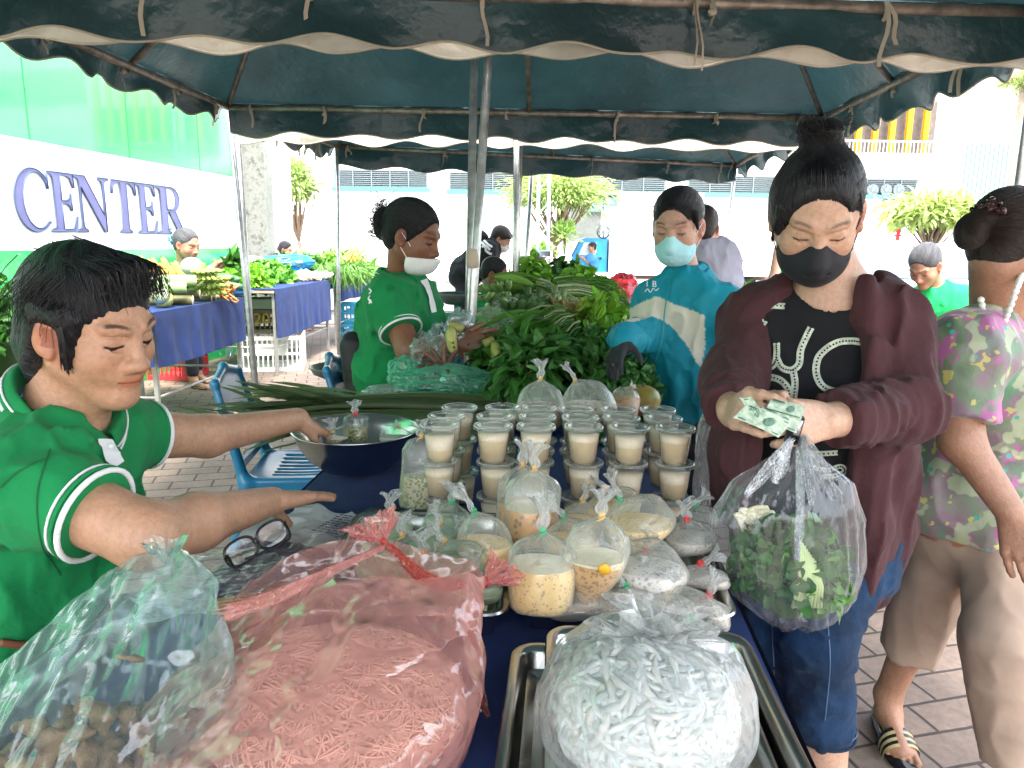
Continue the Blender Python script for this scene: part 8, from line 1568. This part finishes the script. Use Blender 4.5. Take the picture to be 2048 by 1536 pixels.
# ---------------------------------------------------------------- 6-13 people farther back
def far_person(label, hc, f, k, neck, sR, sL, hip, armR, armL, col, skin, hairm, bun=None, short=False, r=(.15, .115), front=None, legs=True, colr='polo', pants=(.02, .02, .03), vx=.010, knees=None, sleeve_f=.6, extra=None):
    S = Sdf(); H = Head(hc, f, k); fr = np.array(front if front is not None else (f[0], f[1], 0)); hip = np.array(hip, float); neck = np.array(neck, float); ch = neck*.68+hip*.32; wa = neck*.3+hip*.7; T = dict(neck=neck, sR=sR, sL=sL, chest=ch, waist=wa, hip=hip, front=fr, r=r)
    face_ops(S, H); S.cap(H.w((0, -.035, -.05)), neck, .048*k, .055, k=.03); torso_ops(S, T)
    for (e_, w_), sh in ((armR, sR), (armL, sL)): S.cap(sh, e_, .046, .04, k=.03); S.cap(e_, w_, .038, .027, k=.02); hand_ops(S, w_, np.array(w_)-np.array(e_)+(0, 0, -.02), (0, -.3, -1), (-.3, -.8, .1), k=.95)
    kn = knees or [(hip+(nrm(fr)*0+np.array((s*.09, 0, -.4)))) for s in (-1, 1)]; an = []
    for kk in kn: kk = np.array(kk, float); c = kk*(1, 1, 0)+(0, .02, .09); an.append(c); S.cap(hip+(kk-hip)*.12, kk, .075, .055, k=.03); S.cap(kk, c, .05, .036, k=.02); foot_ops(S, c, fr, .9)
    p = person(label, hip*(1, 1, 0)); sculpt('person_body', S, skin, p, vx, [(H.c-.15*k, H.c+.15*k, .0048)], face_color(H))
    def ob(S, H):
        if bun is not None: H.e(S, bun, (.032, .03, .034), .012)
        if short: H.cp(S, (-.04, .07, .075), (.05, .085, .055), .02, .01, .015)
    build_hair(H, 'short' if short else 'bun', p, hairm, .006, ob, bun or (0, -.07, .08), .0012, 1.05)
    G = Sdf(); m_ = cloth('top_%d' % len(bpy.data.materials), col, wrinkle=.3)
    for (e_, w_), sh in ((armR, sR), (armL, sL)):
        if sleeve_f <= 1: sleeve(G, sh, e_, sleeve_f, .068, .064)
        else: G.cap(sh, e_, .06, .055, k=.04); G.cap(e_, w_, .054, .04, k=.03)
    torso_ops(G, T, .022); G.cap(neck, neck+(0, 0, .1), .058, .07, k=.01, m='-'); G.noise(wr_noise(8, .012, len(label))); top = sculpt('shirt', G, m_, p, vx*.8)
    G = Sdf(); G.ell(hip-(0, 0, .04), (r[0]+.015, r[1]+.02, .13), k=.04)
    for kk, c in zip(kn, an): kk = np.array(kk, float); G.cap(hip+(kk-hip)*.12, kk, .09, .07, k=.03); G.cap(kk, c+(0, 0, .06), .065, .052, k=.02)
    sculpt('trousers', G, cloth('pants_%d' % len(bpy.data.materials), pants), p, vx*1.2); return p, H, T, top
GP = (.006, .22, .065)
def Pq(a, y): return P(a[0], a[1], y)
p6 = far_person('girl in a green shirt seated behind the tent pole beside the vegetables', P(990, 548, 4.9), (.92, -.25, -.3), .88, P(985, 585, 4.9), P(968, 600, 4.8), P(1000, 598, 5.0), P(975, 700, 4.9), (P(990, 635, 4.75), P(1035, 600, 4.7)), (P(1015, 625, 5.0), P(1040, 612, 4.85)), GP, M_sk5, M_hair, (0, -.11, -.03), r=(.11, .10), knees=[P(1030, 705, 4.85), P(1035, 700, 5.0)]); mask(p6[1], p6[0], M_maskw, 'flat', vx=.006, topz=-.06, low=-.03, straps=False)
p7 = far_person('person in a black printed hooded jacket bending forward behind the seated girl', P(1003, 478, 7.2), (.85, -.2, -.5), .95, P(985, 492, 7.2), P(975, 500, 7.05), P(985, 500, 7.4), P(930, 545, 7.2), (P(978, 560, 7.1), P(1000, 600, 7.1)), (P(990, 555, 7.35), P(1005, 590, 7.3)), (.012, .014, .018), M_sk4, M_hairb, None, True, front=(.8, -.2, -.4), sleeve_f=2, knees=[P(925, 600, 7.1), P(938, 600, 7.35)]); S = Sdf(); S.cap(P(958, 478, 7.15), P(950, 492, 7.2), .09, .08, k=.04); S.noise(wr_noise(9, .008)); sculpt('hood', S, M_blkc, p7[0], .01)
m = MB()
for L_ in ([(962, 484), (968, 490), (972, 500)], [(968, 481), (976, 489), (984, 494)], [(964, 494), (972, 492), (980, 500)], [(970, 500), (978, 506), (983, 508)], [(966, 488), (974, 496)]): stroke(m, p7[3], L_, .022, .004)
m.build('jacket_print', M_trimw, p7[3]); mask(p7[1], p7[0], M_maskw, 'flat', vx=.006, straps=False)
p8 = far_person('seller in green with a blue hair tie sorting greens before the sign wall', P(374, 490, 6.55), (.90, -.35, -.25), 1.15, P(368, 535, 6.6), P(350, 552, 6.45), P(392, 550, 6.75), P(362, 640, 6.6), (P(390, 560, 6.35), P(435, 528, 6.4)), (P(415, 550, 6.7), P(450, 526, 6.6)), GP, M_sk3, M_hairg, (0, -.115, .01), r=(.15, .13), knees=[P(380, 690, 6.5), P(390, 690, 6.8)]); m = MB(); rg = np.random.default_rng(1)
for k in range(40): c = p8[1].w(np.array((0, -.115, .01))+rg.normal(0, 1, 3)*.022); m.ell(c, (.018, .014, .008), rotm(rg.normal(0, 1, 3), 90), 8, np.array((.05, .2, .42))*(.5+rg.random()), .3)
m.build('hair_tie', mat('blue_scrunchie', (1, 1, 1), .6, attr=True), p8[0]); collar(p8[0], p8[2]['neck']-(0, 0, .01), (.1, 0, 1), (1, -.4, 0), .062, .05, .03, .35, M_polo); m = MB(); G_ = P(455, 530, 6.4)
m.leaves(G_+RG.normal(0, .02, (30, 3)), np.array((.6, -.2, .3))+RG.normal(0, .25, (30, 3)), RG.normal(0, 1, (30, 3)), .2, .04, .5, 5, np.array((.06, .18, .03))*(.6+.8*RG.random((30, 1)))); tag(m.build('greens_bunch', VEG), 'bunch of greens in the hands of the seller before the sign', 'greens')
p9 = far_person('dark haired woman facing right, only her head above the blue plastic', P(572, 500, 11.0), (.9, -.2, -.2), 1.0, P(570, 522, 11.0), P(557, 530, 10.85), P(585, 530, 11.2), P(570, 570, 11.0), (P(562, 560, 10.8), P(590, 565, 10.8)), (P(590, 560, 11.2), P(600, 565, 11.0)), (.3, .3, .32), M_sk3, M_hair, (0, -.11, .0), knees=[P(600, 575, 10.9), P(600, 575, 11.2)])
p10 = far_person('older seller in a green shirt looking down behind the cardigan buyer', P(1850, 532, 4.3), (-.62, -.45, -.62), 1.0, P(1868, 578, 4.4), P(1835, 605, 4.5), P(1925, 600, 4.35), P(1890, 700, 4.5), (P(1815, 650, 4.3), P(1790, 690, 4.1)), (P(1930, 660, 4.25), P(1900, 700, 4.1)), (.01, .34, .09), M_sk3, M_hairg, (0, -.105, .03), r=(.14, .12), front=(-.6, -.7, 0)); m = MB()
for k in range(8): a = k*.8; c = p10[1].w((.02*math.cos(a), -.11, .03+.03*math.sin(a))); m.tube([c, c+np.array((.03*math.cos(a), .0, .03*math.sin(a)+.01))], .004, 6)
m.build('hair_clip', M_blk, p10[0])
p11 = far_person('woman in grey with a top bun standing behind the teal jacket', P(1405, 458, 3.7), (.3, .9, -.1), .92, P(1408, 500, 3.7), P(1375, 520, 3.7), P(1445, 520, 3.7), P(1405, 640, 3.7), (P(1365, 590, 3.7), P(1370, 650, 3.8)), (P(1455, 590, 3.7), P(1450, 650, 3.8)), (.30, .29, .34), M_sk4, M_hairb, (.03, -.09, .075), front=(.3, .9, 0))
p13 = far_person('green shirted seller behind the cardigan buyer raising a hand to her face', P(1600, 478, 5.3), (-.6, -.7, -.2), 1.0, P(1605, 530, 5.35), P(1570, 555, 5.3), P(1650, 550, 5.4), P(1610, 660, 5.5), (P(1548, 560, 5.1), P(1556, 498, 5.15)), (P(1670, 620, 5.2), P(1640, 640, 5.0)), GP, M_sk4, M_hair, (0, -.1, .05))
# ================================================================== VEHICLES ACROSS THE ROAD
def blueP(px, py, Y=16.5): return P(px, py, Y)
YT = 16.6; M_tblue = mat('truck_blue', (.01, .22, .50), .3, var=.08, coat=.4); M_rub = mat('rubber', (.02, .02, .02), .8)
tk = thing('delivery_truck', 'small blue cab delivery truck with a tall white cargo box', 'truck', (P(1250, 560, YT)[0], YT+.8, 0)); X = lambda px: P(px, 500, YT)[0]; Zp = lambda py: P(1180, py, YT)[2]
zb_ = .55; prof = [(X(1143), zb_), (X(1143), Zp(520)), (X(1150), Zp(505)), (X(1162), Zp(480)), (X(1170), Zp(476)), (X(1214), Zp(476)), (X(1215), zb_)]
M3 = np.array([[1, 0, 0], [0, 0, 1], [0, 1, 0]], float).T
def side_prism(poly, y0, y1, nm, mt, par, **k): o = MB(); V = np.array([(a, y, b) for y in (y0, y1) for a, b in poly]); n = len(poly); o.add(V, [(i, n+i, n+(i+1) % n, (i+1) % n) for i in range(n)], g=[list(range(n)), [n+i for i in range(n)][::-1]]); return o.build(nm, mt, par, smooth=False)
cbn = side_prism(prof, YT, YT+1.5, 'cab', M_tblue, tk)
door = side_prism([(X(1152), zb_+.12), (X(1152), Zp(517)), (X(1166), Zp(482)), (X(1204), Zp(482)), (X(1205), zb_+.12)], YT-.015, YT, 'door', mat('door_blue', (.012, .26, .56), .3, coat=.4), tk)
side_prism([(X(1157), Zp(510)), (X(1168), Zp(485)), (X(1193), Zp(485)), (X(1193), Zp(510))], YT-.022, YT-.016, 'side_window', mat('cab_window', (.5, .6, .65), .1), door); MB().box((X(1199), YT-.03, Zp(516)), (.05, .012, .02)).build('handle', M_blk, door)
side_prism([(X(1146), Zp(518)), (X(1152), Zp(503)), (X(1163), Zp(482)), (X(1156), Zp(484)), (X(1143), Zp(512))], YT+.1, YT+1.4, 'windscreen', M_glass, tk)
bx_ = side_prism([(X(1219), Zp(546)), (X(1219), Zp(414)), (X(1545), Zp(414)), (X(1545), Zp(546))], YT-.1, YT+1.8, 'cargo_box', mat('box_white', (.8, .8, .8), .5, var=.04), tk)
m = MB()
for px in (1219, 1270, 1320, 1400, 1480, 1545): m.box((X(px), YT-.11, (Zp(546)+Zp(414))/2), (.025, .012, (Zp(414)-Zp(546))/2))
for py in (546, 416): m.box(((X(1219)+X(1545))/2, YT-.112, Zp(py)), ((X(1545)-X(1219))/2, .012, .03))
m.build('box_frame', mat('frame_grey', (.55, .55, .55), .5), bx_, smooth=False)
MB().box(((X(1219)+X(1545))/2, YT+.8, Zp(553)), ((X(1545)-X(1200))/2, .5, .06)).build('chassis', mat('rust_steel', (.16, .1, .08), .8), tk, smooth=False)
for px in (1175, 1420, 1490):
    for yy in (YT+.1, YT+1.5): w_ = MB().lathe([(.0001, -.1), (.2, -.1), (.34, -.09), (.36, -.05), (.36, .05), (.34, .09), (.2, .1), (.0001, .1)], 28, M=rotm((1, 0, 0), 90), cen=(X(px), yy, .36)).build('wheel', M_rub, tk); MB().lathe([(.0001, -.11), (.19, -.105), (.2, -.09)], 20, M=rotm((1, 0, 0), 90), cen=(X(px), yy, .36)).build('rim', M_grey, w_)
m = MB(); c = P(1207, 464, YT); m.lathe([(.12, -.03), (.15, 0), (.12, .03)], 20, M=rotm((1, 0, 0), 90), cen=c)
for k in range(4): a = k*.785; m.tube([c+np.array((math.cos(a)*.13, 0, math.sin(a)*.13)), c-np.array((math.cos(a)*.13, 0, math.sin(a)*.13))], .008, 4)
m.tube([c, (c[0], c[1], Zp(476))], .02, 6); m.build('roof_fan', M_grey, tk)
far_person('driver in a blue shirt and dark cap at the wheel of the blue truck', P(1184, 494, YT-.12), (-.85, -.2, -.1), .85, P(1186, 510, YT-.1), P(1180, 516, YT-.08), P(1192, 516, YT+.1), P(1190, 540, YT+.1), (P(1176, 524, YT-.06), P(1164, 515, YT-.04)), (P(1182, 524, YT+.2), P(1168, 518, YT+.2)), (.05, .2, .5), M_sk3, M_hair, None, True, vx=.014, r=(.10, .08), knees=[P(1170, 560, YT+.1), P(1170, 560, YT+.3)])
def car(label, c, L, W, Hh, col, rz, seed=0):
    t = thing('parked_car', label, 'car', c, 'cars parked beyond the stalls'); B = rotm((0, 0, 1), rz); mt = mat('car_paint_%d' % seed, col, .25, coat=.8, var=.03)
    lower = [(-.5, .22), (-.5, .45), (-.47, .52), (-.30, .60), (.30, .62), (.47, .55), (.5, .42), (.5, .2)]; cab_ = [(-.33, .58), (-.17, .93), (-.08, 1.0), (.18, 1.0), (.30, .90), (.43, .62)]
    def ext(poly, wb, wt, nm, m_, par, z0=0, inset=0): 
        n = len(poly); V = []
        for s in (-1, 1):
            for a, b in poly: hw = W/2*(wb+(wt-wb)*max(0, (b-.55)/.45)); V.append((a*L, s*(hw+inset), b*Hh))
        V = np.array(V)@B.T+c; o = MB().add(V, [(i, n+i, n+(i+1) % n, (i+1) % n) for i in range(n)], g=[list(range(n)), [n+i for i in range(n)][::-1]]).build(nm, m_, par, smooth=False); bm = o.modifiers.new('b', 'BEVEL'); bm.width = .04; bm.segments = 3; return o
    ext(lower, 1, 1, 'body', mt, t); ext(cab_, .98, .72, 'cabin', mt, t); ext([(-.29, .62), (-.155, .9), (-.08, .95), (.02, .95), (.02, .62)], .99, .74, 'side_window', M_glass, t, inset=.008); ext([(.04, .62), (.04, .95), (.17, .95), (.26, .87), (.37, .64)], .99, .74, 'side_window', M_glass, t, inset=.008)
    ext([(-.325, .62), (-.175, .925), (-.165, .92), (-.30, .62)], .88, .62, 'windscreen', M_glass, t)
    for sx in (-.31, .31):
        for sy in (-1, 1): p = np.array((sx*L, sy*(W/2-.08), .31))@B.T+c; w_ = MB().lathe([(.0001, -.1), (.2, -.11), (.29, -.1), (.31, -.05), (.31, .05), (.29, .1), (.0001, .1)], 24, M=B@rotm((1, 0, 0), 90), cen=p).build('wheel', M_rub, t); MB().lathe([(.0001, -.13), (.18, -.12), (.2, -.1)], 14, M=B@rotm((1, 0, 0), 90 if sy < 0 else -90), cen=p).build('rim', M_grey, w_)
    for sy in (-1, 1): MB().box(np.array((-.49*L, sy*W*.36, .48*Hh))@B.T+c, (.04, .14, .06), B, bev=.02).build('headlight', mat('lamp_clear', (.8, .8, .85), .1), t)
car('white parked car behind the older seller, nose to the left', np.array((P(1930, 560, 12)[0], 11.6, .0)), 4.3, 1.7, 1.4, (.75, .75, .77), 6, 1); car('white parked car farther right beside the flowered blouse', np.array((P(1930, 560, 15)[0]+4.6, 13.9, .0)), 4.3, 1.7, 1.4, (.6, .62, .65), -4, 2)
